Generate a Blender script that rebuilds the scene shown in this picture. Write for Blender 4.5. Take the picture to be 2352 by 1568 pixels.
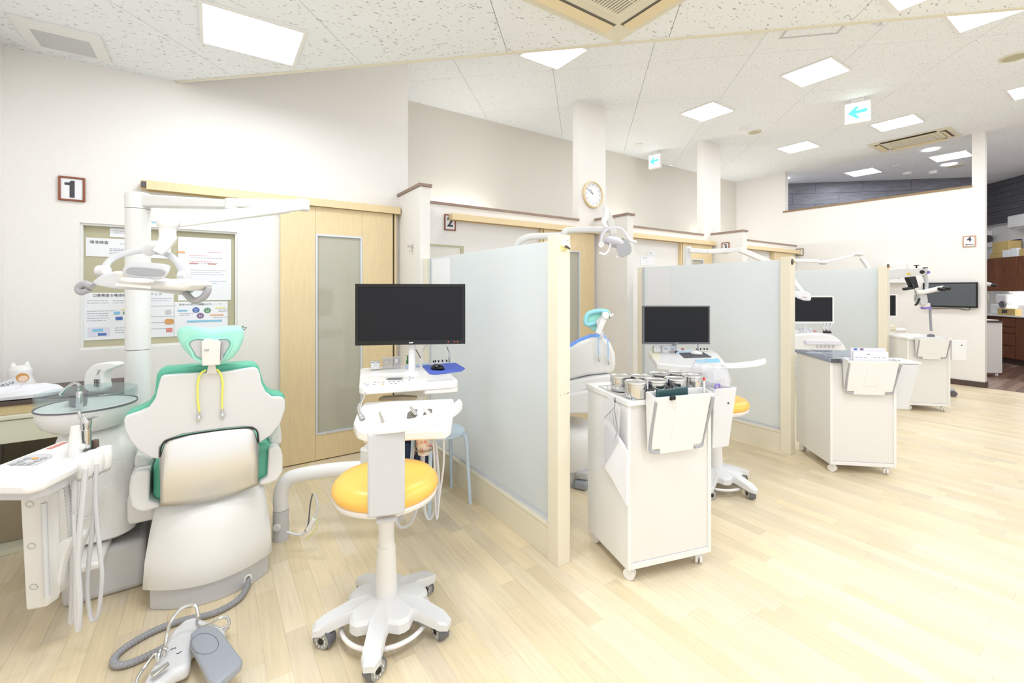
import bpy, bmesh, math, random
from mathutils import Vector, Matrix, Euler
random.seed(7)
PI = math.pi
for _o in list(bpy.data.objects):
    bpy.data.objects.remove(_o)
sc = bpy.context.scene
COL = sc.collection

# ------------------------------------------------------------------ camera
# photograph 2352 x 1568; X runs along the booth wall, Y along the screens, camera over the origin
FOC, CX, HY, EYE = 1019.7, 1176.0, 667.0, 1.31
YAW = math.atan(689 / 1019.7)
FW = Vector((math.sin(YAW), math.cos(YAW), 0))
RT = Vector((math.cos(YAW), -math.sin(YAW), 0))
cam_d = bpy.data.cameras.new('camera')
cam_d.sensor_width = 36.0
cam_d.lens = FOC / 2352 * 36.0
cam_d.shift_y = (HY - 784.0) / 2352 
cam_d.clip_start = 0.05
cam = bpy.data.objects.new('camera', cam_d)
COL.objects.link(cam)
cam.location = (0, 0, EYE)
cam.rotation_euler = (PI / 2, 0, -YAW)
sc.camera = cam

# ------------------------------------------------------------------ world, exposure
w = bpy.data.worlds.new('world')
sc.world = w
w.use_nodes = True
w.node_tree.nodes['Background'].inputs[0].default_value = (0.95, 0.97, 1.0, 1)
w.node_tree.nodes['Background'].inputs[1].default_value = 0.85
vs = sc.view_settings
vs.view_transform = 'Standard'
vs.look = 'None'
vs.gamma = 1.0
vs.use_curve_mapping = False
vs.exposure = 0.65
cy = sc.cycles
cy.adaptive_threshold = 0.03
cy.max_bounces = 6
cy.diffuse_bounces = 4
cy.glossy_bounces = 3
cy.transmission_bounces = 5
cy.transparent_max_bounces = 8
cy.caustics_reflective = False
PANEL_POWER = 17.5      # emission of the square ceiling lamps

# ------------------------------------------------------------------ helpers
def ray(px, py):
    return FW + RT * ((px - CX) / FOC) + Vector((0, 0, (HY - py) / FOC))
def at(px, py, d):
    return Vector((0, 0, EYE)) + ray(px, py) * d
def onz(px, py, z):
    r = ray(px, py)
    return Vector((0, 0, EYE)) + r * ((z - EYE) / r.z)
def ony(px, py, y):
    r = ray(px, py)
    return Vector((0, 0, EYE)) + r * (y / r.y)
def onx(px, py, x):
    r = ray(px, py)
    return Vector((0, 0, EYE)) + r * (x / r.x)
def V(*a):
    return Vector(a)

def lin(c):
    return c / 12.92 if c <= 0.04045 else ((c + 0.055) / 1.055) ** 2.4
MATS = {}
def mat(name, rgb, rough=0.45, metal=0.0, spec=0.5, emis=0.0, bump=None, coat=0.0, alpha=None, trans=0.0, vary=None, ior=None):
    """Principled material; rgb in display values; bump=(scale, strength, stretch); vary=(scale, amount)."""
    m = bpy.data.materials.new(name)
    m.use_nodes = True
    nt = m.node_tree
    b = nt.nodes['Principled BSDF']
    c = tuple(lin(v) for v in rgb) + (1,)
    b.inputs['Base Color'].default_value = c
    b.inputs['Roughness'].default_value = rough
    b.inputs['Metallic'].default_value = metal
    b.inputs['Specular IOR Level'].default_value = spec
    b.inputs['Coat Weight'].default_value = coat
    b.inputs['Transmission Weight'].default_value = trans
    if ior: b.inputs['IOR'].default_value = ior
    if emis:
        b.inputs['Emission Color'].default_value = c
        b.inputs['Emission Strength'].default_value = emis
    if bump or vary:
        tc = nt.nodes.new('ShaderNodeTexCoord')
        mp = nt.nodes.new('ShaderNodeMapping')
        nt.links.new(tc.outputs['Object'], mp.inputs['Vector'])
        nz = nt.nodes.new('ShaderNodeTexNoise')
        nz.inputs['Detail'].default_value = 2
        nt.links.new(mp.outputs[0], nz.inputs['Vector'])
        if bump:
            mp.inputs['Scale'].default_value = bump[2] if len(bump) > 2 else (1, 1, 1)
            nz.inputs['Scale'].default_value = bump[0]
            bp = nt.nodes.new('ShaderNodeBump')
            bp.inputs['Strength'].default_value = bump[1]
            bp.inputs['Distance'].default_value = 0.002
            nt.links.new(nz.outputs['Fac'], bp.inputs['Height'])
            nt.links.new(bp.outputs[0], b.inputs['Normal'])
        if vary:
            if not bump:
                nz.inputs['Scale'].default_value = vary[0]
                mp.inputs['Scale'].default_value = vary[2] if len(vary) > 2 else (1, 1, 1)
            rp = nt.nodes.new('ShaderNodeMapRange')
            rp.inputs['From Min'].default_value = 0.3
            rp.inputs['From Max'].default_value = 0.7
            rp.inputs['To Min'].default_value = 1 - vary[1]
            rp.inputs['To Max'].default_value = 1 + vary[1] * 0.6
            nt.links.new(nz.outputs['Fac'], rp.inputs[0])
            mx = nt.nodes.new('ShaderNodeMix')
            mx.data_type = 'RGBA'
            mx.blend_type = 'MULTIPLY'
            mx.inputs[0].default_value = 1
            mx.inputs['A'].default_value = c
            nt.links.new(rp.outputs[0], mx.inputs['B'])
            nt.links.new(mx.outputs['Result'], b.inputs['Base Color'])
    MATS[name] = m
    return m

def nodes_of(name):
    m = bpy.data.materials.new(name)
    m.use_nodes = True
    nt = m.node_tree
    MATS[name] = m
    return m, nt, nt.nodes['Principled BSDF']

# ---- mesh helpers (all add to a bmesh)
def NB():
    return bmesh.new()
def box(bm, c, s, rz=0.0, rx=0.0, ry=0.0):
    M = Matrix.Translation(c) @ Euler((rx, ry, rz)).to_matrix().to_4x4() @ Matrix.Diagonal((s[0], s[1], s[2], 1))
    bmesh.ops.create_cube(bm, size=1, matrix=M)
    return bm
def bb(bm, x0, x1, y0, y1, z0, z1):
    return box(bm, ((x0 + x1) / 2, (y0 + y1) / 2, (z0 + z1) / 2), (abs(x1 - x0), abs(y1 - y0), abs(z1 - z0)))
def align(d):
    d = Vector(d).normalized()
    return d.to_track_quat('Z', 'Y').to_matrix().to_4x4()
def cyl(bm, p0, p1, r0, r1=None, n=20):
    p0, p1 = Vector(p0), Vector(p1)
    r1 = r0 if r1 is None else r1
    M = Matrix.Translation((p0 + p1) / 2) @ align(p1 - p0)
    bmesh.ops.create_cone(bm, cap_ends=True, segments=n, radius1=r0, radius2=r1, depth=(p1 - p0).length, matrix=M)
    return bm
def ball(bm, c, r, n=16, rz=0.0, rx=0.0, ry=0.0):
    r = (r, r, r) if not hasattr(r, '__len__') else r
    M = Matrix.Translation(c) @ Euler((rx, ry, rz)).to_matrix().to_4x4() @ Matrix.Diagonal((r[0], r[1], r[2], 1))
    bmesh.ops.create_uvsphere(bm, u_segments=n, v_segments=max(6, n // 2), radius=1, matrix=M)
    return bm
def catmull(pts, k=6, closed=False):
    pts = [Vector(p) for p in pts]
    n = len(pts)
    if n < 3: return pts
    out = []
    rng = n if closed else n - 1
    for i in range(rng):
        p1, p2 = pts[i], pts[(i + 1) % n]
        p0 = pts[i - 1] if (i > 0 or closed) else p1 * 2 - p2
        p3 = pts[(i + 2) % n] if (i + 2 < n or closed) else p2 * 2 - p1
        for j in range(k):
            t = j / k
            out.append(0.5 * (2 * p1 + (p2 - p0) * t + (2 * p0 - 5 * p1 + 4 * p2 - p3) * t * t + (3 * p1 - p0 - 3 * p2 + p3) * t ** 3))
    if not closed: out.append(pts[-1])
    return out
def tube(bm, pts, r, n=8, k=6, rib=None, closed=False, raw=False, flat=1.0):
    P = [Vector(p) for p in pts] if raw else catmull(pts, k, closed)
    if rib:                                     # resample at half a rib pitch
        pitch, amp = rib
        L = [0]
        for i in range(1, len(P)): L.append(L[-1] + (P[i] - P[i - 1]).length)
        m = max(2, int(L[-1] / (pitch / 2)))
        Q, j = [], 0
        for i in range(m + 1):
            s = L[-1] * i / m
            while j < len(L) - 2 and L[j + 1] < s: j += 1
            u = (s - L[j]) / max(1e-9, L[j + 1] - L[j])
            Q.append(P[j].lerp(P[j + 1], u))
        P = Q
    N = len(P)
    rad = []
    for i in range(N):
        if hasattr(r, '__len__'):
            u = i / (N - 1) * (len(r) - 1)
            a = min(int(u), len(r) - 2)
            rr = r[a] + (r[a + 1] - r[a]) * (u - a)
        else: rr = r
        if rib and i % 2: rr *= 1 - rib[1]
        rad.append(rr)
    tan = []
    for i in range(N):
        a = P[i - 1] if (i or closed) else P[0]
        b = P[(i + 1) % N] if (i < N - 1 or closed) else P[-1]
        tan.append((b - a).normalized())
    up = Vector((0, 0, 1)) if abs(tan[0].z) < 0.9 else Vector((1, 0, 0))
    nrm = (up - tan[0] * up.dot(tan[0])).normalized()
    rings = []
    for i in range(N):
        nrm = (nrm - tan[i] * nrm.dot(tan[i])).normalized()
        bn = tan[i].cross(nrm)
        rings.append([bm.verts.new(P[i] + (nrm * math.cos(2 * PI * q / n) * flat + bn * math.sin(2 * PI * q / n)) * rad[i]) for q in range(n)])
    for i in range(N if closed else N - 1):
        A, B = rings[i], rings[(i + 1) % N]
        for q in range(n):
            bm.faces.new((A[q], A[(q + 1) % n], B[(q + 1) % n], B[q]))
    if not closed:
        bm.faces.new(list(reversed(rings[0]))); bm.faces.new(rings[-1])
    return bm
def prism(bm, poly, vec):
    vec = Vector(vec)
    a = [bm.verts.new(Vector(p)) for p in poly]
    b = [bm.verts.new(Vector(p) + vec) for p in poly]
    n = len(poly)
    bm.faces.new(list(reversed(a)))
    bm.faces.new(b)
    for i in range(n):
        bm.faces.new((a[i], a[(i + 1) % n], b[(i + 1) % n], b[i]))
    return bm
def loft(bm, rings, cap=True, closed=True):
    R = [[bm.verts.new(Vector(p)) for p in r] for r in rings]
    n = len(R[0])
    for i in range(len(R) - 1):
        for q in range(n if closed else n - 1):
            bm.faces.new((R[i][q], R[i][(q + 1) % n], R[i + 1][(q + 1) % n], R[i + 1][q]))
    if cap and closed:
        bm.faces.new(list(reversed(R[0]))); bm.faces.new(R[-1])
    return bm
def lathe(bm, prof, c=(0, 0, 0), n=28, d=(0, 0, 1), sx=1.0, sy=1.0, cap=True):
    M = Matrix.Translation(c) @ align(d)
    rings = [[M @ Vector((r * sx * math.cos(2 * PI * q / n), r * sy * math.sin(2 * PI * q / n), z)) for q in range(n)] for r, z in prof]
    return loft(bm, rings, cap)
def chaikin(pts, it=2):
    pts = [Vector(p) for p in pts]
    for _ in range(it):
        o = []
        for i in range(len(pts)):
            a, b = pts[i], pts[(i + 1) % len(pts)]
            o += [a.lerp(b, 0.25), a.lerp(b, 0.75)]
        pts = o
    return pts
def rrect(w, h, r, n=5):
    o = []
    for cx, cy, a0 in ((w / 2 - r, h / 2 - r, 0), (-w / 2 + r, h / 2 - r, 90), (-w / 2 + r, -h / 2 + r, 180), (w / 2 - r, -h / 2 + r, 270)):
        for i in range(n + 1):
            a = math.radians(a0 + 90 * i / n)
            o.append((cx + r * math.cos(a), cy + r * math.sin(a)))
    return o
def slab(bm, w, h, t, r, z0, c=(0, 0)):
    return prism(bm, [(c[0] + x, c[1] + y, z0) for x, y in rrect(w, h, r)], (0, 0, t))

# ---- objects
def PM(p):
    """matrix of a (parented) object, computed without a depsgraph update"""
    M = Matrix.Translation(p.location) @ p.rotation_euler.to_matrix().to_4x4() @ Matrix.Diagonal((*p.scale, 1))
    return (PM(p.parent) @ M) if p.parent else M
def make(name, bm, m, parent=None, world=None, bevel=0.0, seg=2, ang=38, solid=0.0, sub=0):
    """Link bm as one mesh object. With a parent, bm is in the parent's space unless world is True."""
    if world is None: world = parent is not None and parent.get('_w', 0) == 1
    o = bpy.data.objects.new(name, None)
    bpy.data.objects.remove(o)
    bmesh.ops.recalc_face_normals(bm, faces=bm.faces)
    if parent is not None:
        if world: bm.transform(PM(parent).inverted())
        off = Vector((0, 0, 0))
        if len(bm.verts):
            xs = [v.co for v in bm.verts]
            off = Vector(((min(v.x for v in xs) + max(v.x for v in xs)) / 2, (min(v.y for v in xs) + max(v.y for v in xs)) / 2, (min(v.z for v in xs) + max(v.z for v in xs)) / 2))
            bm.transform(Matrix.Translation(-off))
    else:
        xs = [v.co for v in bm.verts]
        off = Vector(((min(v.x for v in xs) + max(v.x for v in xs)) / 2, (min(v.y for v in xs) + max(v.y for v in xs)) / 2, min(v.z for v in xs)))
        bm.transform(Matrix.Translation(-off))
    me = bpy.data.meshes.new(name)
    bm.to_mesh(me)
    bm.free()
    me.shade_smooth()
    me.set_sharp_from_angle(angle=math.radians(ang))
    me.materials.append(MATS[m] if isinstance(m, str) else m)
    o = bpy.data.objects.new(name, me)
    COL.objects.link(o)
    o.location = off
    if parent is not None: o.parent = parent
    if solid:
        s = o.modifiers.new('solid', 'SOLIDIFY'); s.thickness = solid; s.offset = 0
    if bevel:
        b = o.modifiers.new('bevel', 'BEVEL'); b.width = bevel; b.segments = seg; b.limit_method = 'ANGLE'; b.angle_limit = math.radians(40)
    if sub:
        s = o.modifiers.new('sub', 'SUBSURF'); s.levels = sub; s.render_levels = sub
    return o
def tag(o, label, cat=None, group=None, kind=None):
    o['label'] = label
    if cat: o['category'] = cat
    if group: o['group'] = group
    if kind: o['kind'] = kind
    return o
def thing(name, label, cat, loc=(0, 0, 0), rz=0.0, group=None, kind=None, world=False):
    o = bpy.data.objects.new(name, None)
    COL.objects.link(o)
    o.empty_display_size = 0.05
    o.location = loc
    o.rotation_euler = (0, 0, rz)
    if world: o['_w'] = 1
    return tag(o, label, cat, group, kind)
def single(name, bm, m, label, cat, group=None, kind=None, **k):
    return tag(make(name, bm, m, **k), label, cat, group, kind)
def struct(name, bm, m, label, cat, **k):
    return tag(make(name, bm, m, **k), label, cat, kind='structure')
def dup(root, loc=None, rz=None, label=None, group=None):
    def cp(o, par):
        c = o.copy()
        COL.objects.link(c)
        c.parent = par
        for ch in o.children: cp(ch, c)
        return c
    r = cp(root, None)
    if loc is not None: r.location = loc
    if rz is not None: r.rotation_euler = (0, 0, rz)
    if label: r['label'] = label
    if group: r['group'] = group
    return r
def text(name, s, size, m, M, parent, bold=0.0, world=None, sx=1.0, extr=0.0004):
    """flat lettering as a mesh; M places its centre, x to the right, y up, z out"""
    cu = bpy.data.curves.new('lettering', 'FONT')
    cu.body = s
    cu.size = size
    cu.offset = bold
    cu.align_x = 'CENTER'
    cu.align_y = 'CENTER'
    cu.extrude = extr
    cu.resolution_u = 3
    ob = bpy.data.objects.new('lettering', cu)
    COL.objects.link(ob)
    dg = bpy.context.evaluated_depsgraph_get()
    me = bpy.data.meshes.new_from_object(ob.evaluated_get(dg))
    bpy.data.objects.remove(ob)
    bm = NB()
    bm.from_mesh(me)
    bpy.data.meshes.remove(me)
    bm.transform(M @ Matrix.Diagonal((sx, 1, 1, 1)))
    return make(name, bm, m, parent, world)
def frame_of(o, xd, yd):
    xd = Vector(xd).normalized()
    yd = Vector(yd)
    yd = (yd - xd * yd.dot(xd)).normalized()
    zd = xd.cross(yd)
    return Matrix.Translation(o) @ Matrix((xd, yd, zd)).transposed().to_4x4()

# ------------------------------------------------------------------ materials
mat('white_plastic', (.93, .925, .92), .28)
mat('white_matte', (.93, .925, .915), .5)
mat('soft_white', (.90, .89, .875), .4)
mat('light_grey', (.80, .80, .81), .4)
mat('pale_grey', (.87, .87, .875), .38)
mat('mid_grey', (.66, .66, .68), .45)
mat('dark_grey', (.33, .33, .35), .45)
mat('slate', (.42, .42, .45), .45)
mat('black', (.035, .035, .04), .35)
mat('screen', (.10, .105, .125), .4, spec=.25)
mat('black_gloss', (.03, .03, .035), .12)
mat('chrome', (.82, .82, .83), .12, 1.0)
mat('steel', (.86, .86, .86), .2, 1.0)
mat('brushed', (.88, .88, .875), .28, 1.0)
mat('silver', (.90, .895, .885), .36, .9)
mat('mint', (.39, .73, .62), .42)
mat('mint_cap', (.66, .91, .84), .6, bump=(60, .9))
mat('aqua_cap', (.62, .86, .90), .6, bump=(60, .9))
mat('blue_seat', (.45, .62, .93), .4)
mat('orange', (.98, .76, .36), .34)
mat('wall', (.945, .93, .915), .8, spec=.2, bump=(90, .35, (1, 1, 7)), vary=(90, .025))
mat('wall_far', (.90, .885, .85), .85, spec=.2, bump=(90, .25, (1, 1, 7)))
mat('cream', (.925, .895, .815), .45)
mat('cap_brown', (.60, .51, .46), .5)
mat('cap_tan', (.58, .47, .33), .5)
mat('maple', (.915, .825, .655), .42, vary=(14, .05, (9, 9, .5)))
mat('maple_dark', (.86, .75, .55), .45)
mat('door_glass', (.735, .72, .655), .07, spec=.6)
mat('niche', (.74, .715, .60), .5)
mat('alu', (.86, .87, .90), .35, .2)
mat('paper', (.94, .94, .955), .7)
mat('frame_red', (.56, .33, .24), .35)
mat('frame_olive', (.53, .47, .28), .4)
mat('frame_pink', (.80, .62, .52), .4)
mat('ink', (.28, .28, .31), .6)
mat('ink_soft', (.60, .62, .68), .6)
mat('ink_red', (.86, .55, .52), .6)
mat('ink_blue', (.33, .45, .72), .6)
mat('ink_green', (.42, .60, .47), .6)
mat('ink_purple', (.52, .40, .55), .6)
mat('ink_orange', (.93, .72, .55), .6)
mat('ink_yellow', (.95, .92, .62), .6)
mat('ink_navy', (.22, .23, .36), .6)
mat('sky_blue', (.55, .78, .90), .6)
mat('ac_cream', (.90, .875, .80), .5)
mat('ac_tan', (.91, .845, .70), .5)
mat('ac_dark', (.45, .43, .40), .6)
mat('lamp_on', (.955, .98, 1), .5, emis=PANEL_POWER)
mat('sign_on', (.97, 1, .99), .5, emis=1.1)
mat('sign_green', (.35, .87, .82), .5, emis=.5)
mat('brown_wood', (.47, .30, .21), .38, vary=(10, .25, (9, 9, .6)))
mat('brown_edge', (.33, .27, .25), .4)
mat('dark_stone', (.47, .47, .51), .5, vary=(5, .22, (1, 1, 5)), bump=(5, .3, (1, 1, 5)))
mat('dark_slat', (.34, .34, .37), .5)
mat('kraft', (.80, .69, .45), .7)
mat('straw', (.86, .78, .60), .8, bump=(220, .8), vary=(60, .08))
mat('cream_shelf', (.89, .885, .80), .5)
mat('shade_tan', (.66, .60, .50), .6)
mat('denim', (.20, .24, .34), .9, bump=(90, 1.0), vary=(50, .35))
mat('tan_strap', (.45, .37, .33), .7)
mat('stool_blue', (.80, .86, .92), .45)
mat('wheel_clear', (.62, .62, .60), .15)
mat('blue_pad', (.33, .42, .80), .8)
mat('grey_pad', (.34, .34, .37), .8)
mat('bottle_green', (.07, .42, .16), .2)
mat('dish_blue', (.80, .88, .96), .3)
mat('red', (.86, .20, .16), .4)
mat('led', (1, .25, .15), .5, emis=2.0)
mat('yellow_cord', (.93, .92, .45), .5)
mat('blue_cord', (.65, .78, .92), .5)
mat('green_wire', (.80, .85, .45), .5)
mat('violet', (.55, .45, .80), .4)
mat('teal_dark', (.17, .30, .31), .3)
mat('hose', (.83, .83, .84), .4)
mat('hose_grey', (.60, .60, .62), .4)
mat('pedal_grey', (.63, .65, .69), .4)
mat('pedal_body', (.88, .88, .89), .35)
mat('tissue', (.95, .95, .97), .8)
mat('yellow_tag', (.93, .83, .25), .5)
mat('cup', (.955, .93, .90), .5)
mat('cup_flower', (.93, .62, .55), .6)
mat('skin_tone', (.97, .86, .78), .6)
mat('hair_orange', (.85, .63, .38), .6)
mat('lilac', (.88, .87, .92), .4)
mat('dark_plank', (.53, .42, .37), .3, vary=(9, .35, (8, .7, 1)))
mat('steel_blue', (.60, .64, .72), .2, .6)

# floor staves: tint stored per face corner
m_, nt_, b_ = nodes_of('stave')
b_.inputs['Roughness'].default_value = .34
b_.inputs['Specular IOR Level'].default_value = .45
at_ = nt_.nodes.new('ShaderNodeAttribute'); at_.attribute_name = 'tint'
tc_ = nt_.nodes.new('ShaderNodeTexCoord')
geo_ = nt_.nodes.new('ShaderNodeNewGeometry')
mp_ = nt_.nodes.new('ShaderNodeMapping'); mp_.inputs['Scale'].default_value = (28, 1.6, 1)
nt_.links.new(geo_.outputs['Position'], mp_.inputs['Vector'])
nz_ = nt_.nodes.new('ShaderNodeTexNoise'); nz_.inputs['Scale'].default_value = 3.0; nz_.inputs['Detail'].default_value = 3
nt_.links.new(mp_.outputs[0], nz_.inputs['Vector'])
rp_ = nt_.nodes.new('ShaderNodeMapRange')
rp_.inputs['From Min'].default_value = .3; rp_.inputs['From Max'].default_value = .7
rp_.inputs['To Min'].default_value = .93; rp_.inputs['To Max'].default_value = 1.05
nt_.links.new(nz_.outputs['Fac'], rp_.inputs[0])
mx_ = nt_.nodes.new('ShaderNodeMix'); mx_.data_type = 'RGBA'; mx_.blend_type = 'MULTIPLY'; mx_.inputs[0].default_value = 1
nt_.links.new(at_.outputs['Color'], mx_.inputs['A'])
nt_.links.new(rp_.outputs[0], mx_.inputs['B'])
nt_.links.new(mx_.outputs['Result'], b_.inputs['Base Color'])

# fissured mineral ceiling tile
m_, nt_, b_ = nodes_of('ceiling_tile')
b_.inputs['Roughness'].default_value = .85
b_.inputs['Specular IOR Level'].default_value = .15
geo_ = nt_.nodes.new('ShaderNodeNewGeometry')
mp_ = nt_.nodes.new('ShaderNodeMapping'); mp_.inputs['Rotation'].default_value = (0, 0, .6); mp_.inputs['Scale'].default_value = (1, 2.2, 1)
nt_.links.new(geo_.outputs['Position'], mp_.inputs['Vector'])
nz_ = nt_.nodes.new('ShaderNodeTexNoise'); nz_.inputs['Scale'].default_value = 42; nz_.inputs['Detail'].default_value = 1
nt_.links.new(mp_.outputs[0], nz_.inputs['Vector'])
cr_ = nt_.nodes.new('ShaderNodeMapRange')
cr_.inputs['From Min'].default_value = .665; cr_.inputs['From Max'].default_value = .72
nt_.links.new(nz_.outputs['Fac'], cr_.inputs[0])
mx_ = nt_.nodes.new('ShaderNodeMix'); mx_.data_type = 'RGBA'
mx_.inputs['A'].default_value = (lin(.945), lin(.955), lin(.968), 1)
mx_.inputs['B'].default_value = (lin(.70), lin(.68), lin(.67), 1)
nt_.links.new(cr_.outputs[0], mx_.inputs[0])
nt_.links.new(mx_.outputs['Result'], b_.inputs['Base Color'])
bp_ = nt_.nodes.new('ShaderNodeBump'); bp_.inputs['Strength'].default_value = .4; bp_.inputs['Distance'].default_value = .003; bp_.invert = True
nt_.links.new(cr_.outputs[0], bp_.inputs['Height']); nt_.links.new(bp_.outputs[0], b_.inputs['Normal'])

# frosted screen glass: scatters light through, faint sharp reflection
m_, nt_, b_ = nodes_of('frosted')
out_ = nt_.nodes['Material Output']
b_.inputs['Base Color'].default_value = (lin(.965), lin(.98), lin(.985), 1)
b_.inputs['Roughness'].default_value = .42
b_.inputs['Transmission Weight'].default_value = 1.0
b_.inputs['IOR'].default_value = 1.12
tl_ = nt_.nodes.new('ShaderNodeBsdfTranslucent'); tl_.inputs['Color'].default_value = (lin(.955), lin(.97), lin(.978), 1)
df_ = nt_.nodes.new('ShaderNodeBsdfDiffuse'); df_.inputs['Color'].default_value = (lin(.94), lin(.96), lin(.968), 1)
s1_ = nt_.nodes.new('ShaderNodeMixShader'); s1_.inputs[0].default_value = .45
nt_.links.new(tl_.outputs[0], s1_.inputs[1]); nt_.links.new(df_.outputs[0], s1_.inputs[2])
s2_ = nt_.nodes.new('ShaderNodeMixShader'); s2_.inputs[0].default_value = .16
nt_.links.new(s1_.outputs[0], s2_.inputs[1]); nt_.links.new(b_.outputs[0], s2_.inputs[2])
gl_ = nt_.nodes.new('ShaderNodeBsdfGlossy'); gl_.inputs['Roughness'].default_value = .22
s3_ = nt_.nodes.new('ShaderNodeMixShader'); s3_.inputs[0].default_value = .06
nt_.links.new(s2_.outputs[0], s3_.inputs[1]); nt_.links.new(gl_.outputs[0], s3_.inputs[2])
nt_.links.new(s3_.outputs[0], out_.inputs['Surface'])

def thin_glass(name, rgb, k=.22):
    m, nt, b = nodes_of(name)
    b.inputs['Base Color'].default_value = tuple(lin(c) for c in rgb) + (1,)
    b.inputs['Roughness'].default_value = .06
    t = nt.nodes.new('ShaderNodeBsdfTransparent'); t.inputs[0].default_value = tuple(lin(c) for c in rgb) + (1,)
    s = nt.nodes.new('ShaderNodeMixShader'); s.inputs[0].default_value = k
    nt.links.new(t.outputs[0], s.inputs[1]); nt.links.new(b.outputs[0], s.inputs[2])
    nt.links.new(s.outputs[0], nt.nodes['Material Output'].inputs['Surface'])
thin_glass('smoke_glass', (.93, .955, .955), .12)
thin_glass('clear', (.94, .97, .97), .25)
thin_glass('acrylic', (.96, .96, .97), .35)
thin_glass('plastic_bag', (.97, .97, .98), .35)
mat('tv_screen', (.33, .35, .37), .25)  # mid grey base holds the brightness of the room reflected in the screen
mat('assumed_tube_on', (1, .99, .96), .5, emis=18.0)  # glow of the assumed, unseen corridor lamps
mat('fill_strip_on', (1, .99, .97), .5, emis=14.0)

for n_ in ('lamp_on', 'assumed_tube_on', 'fill_strip_on'): MATS[n_].cycles.emission_sampling = 'FRONT'
for n_ in ('led', 'sign_on', 'sign_green'): MATS[n_].cycles.emission_sampling = 'NONE'
mat('dark_plank_light', (.60, .49, .43), .3, vary=(9, .3, (8, .7, 1)))
mat('dark_plank_deep', (.44, .34, .30), .3, vary=(9, .3, (8, .7, 1)))
# ================================================================== THE SETTING
YW = 3.714          # booth wall plane
ZL, ZU = 2.7024, 3.4527
CAPZ = 2.115
XL = -0.982
YB = 4.80           # back corridor wall
XT = 8.61           # wall with the television

# ---- floor: slab plus staves
fl = NB()
bb(fl, XL - .1, 8.62, -2.2, YB, -.06, -.0035)
floor = struct('floor', fl, 'maple_dark', 'pale maple parquet floor running through all the booths', 'floor')
SW, SL = .0758, .425
def tint():
    v = random.gauss(0, 1)
    k = 1 + .024 * max(-2, min(2, v))
    yb = random.uniform(-.02, .03)
    return (lin(min(1, .895 * k)), lin(min(1, (.832 - yb * .25) * k)), lin(min(1, (.715 - yb) * k)), 1)
staves = []
nx = int((8.62 - XL) / SW)
for i in range(nx + 1):
    x0 = XL + i * SW
    y = -2.2 - random.uniform(0, SL)
    while y < YB - .02:
        L = SL * random.choice((.75, 1, 1, 1.2))
        a, b2 = max(y, -2.2), min(y + L, YB)
        if b2 - a > .03: staves.append((x0, a, min(x0 + SW, 8.615), b2))
        y += L
def stave_size(s):
    cx, cy = (s[0] + s[2]) / 2, (s[1] + s[3]) / 2
    d = cx * FW.x + cy * FW.y
    if d < .6: return 0
    px = CX + FOC * (cx * RT.x + cy * RT.y) / d
    py = HY + FOC * EYE / d
    if not (-30 < px < 2382 and py < 1600): return 0
    for (hx0, hx1, hy0, hy1) in ((-.6, .25, 2.3, 3.71), (1.53, 2.0, 1.25, 1.8)):   # under furniture
        if hx0 < cx < hx1 and hy0 < cy < hy1: return 0
    return 1 / d ** 3
staves.sort(key=stave_size, reverse=True)
def add_stave(bm, s):
    g = .0002
    box(bm, ((s[0] + s[2]) / 2, (s[1] + s[3]) / 2, -.0025), (s[2] - s[0] - 2 * g, s[3] - s[1] - 2 * g, .005))
def put_tint(me, cols):
    ca = me.color_attributes.new('tint', 'FLOAT_COLOR', 'CORNER')
    k = 0
    data = []
    for p in me.polygons:
        c = cols[p.index // 6]
        for _ in range(p.loop_total): data += c
    ca.data.foreach_set('color', data)
for s in staves[:300]:
    bm = NB(); add_stave(bm, s)
    o = make('plank', bm, 'stave', floor, world=True)
    put_tint(o.data, [tint()])
bm = NB()
cols = []
for s in staves[300:]:
    add_stave(bm, s); cols.append(tint())
o = make('far_planks', bm, 'stave', floor, world=True)
o['kind'] = 'stuff'
put_tint(o.data, cols)

# ---- dark floor of the preparation room
bm = NB(); bb(bm, 8.63, 15, -4, 4.8, -.06, -.004)
floor2 = struct('floor_preparation', bm, 'brown_edge', 'dark brown plank floor of the preparation room', 'floor')
for i in range(30):
    y = .1 + i * .085
    x = 8.63 - random.uniform(0, .8)
    while x < 13:
        L = random.choice((.9, 1.2))
        bm = NB(); bb(bm, max(8.63, x), x + L - .003, y + .001, y + .084, -.004, 0)
        make('plank', bm, random.choice(('dark_plank', 'dark_plank_light', 'dark_plank_deep')), floor2, world=True)
        x += L

# ---- walls
bm = NB(); bb(bm, XL - .12, XL, -.5, YW + .1, 0, ZU)
struct('wall_left', bm, 'wall', 'cream papered side wall closing the first booth', 'wall')
NX0, NX1, NZ0, NZ1 = -.668, .149, .946, 1.724
bm = NB()
WT = .10
bb(bm, XL, NX0, YW, YW + WT, 0, ZU); bb(bm, NX1, 1.415, YW, YW + WT, 0, ZU)
bb(bm, NX0, NX1, YW, YW + WT, 0, NZ0); bb(bm, NX0, NX1, YW, YW + WT, NZ1, ZU)
wall_b = struct('wall_back_booth', bm, 'wall', 'tall cream papered wall with a recessed notice window behind the mint chair', 'wall')
bm = NB(); bb(bm, NX0, NX1, YW + .045, YW + .06, NZ0, NZ1)
make('niche_panel', bm, 'niche', wall_b, world=True)
bm = NB()
for a in ((NX0 + .0004, NX0 + .012, NZ0 + .0004, NZ1 - .0004), (NX1 - .012, NX1 - .0004, NZ0 + .0004, NZ1 - .0004), (NX0 + .012, NX1 - .012, NZ1 - .012, NZ1 - .0004), (NX0 + .012, NX1 - .012, NZ0 + .0004, NZ0 + .012)):
    bb(bm, a[0], a[1], YW + .012, YW + .045, a[2], a[3])
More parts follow.
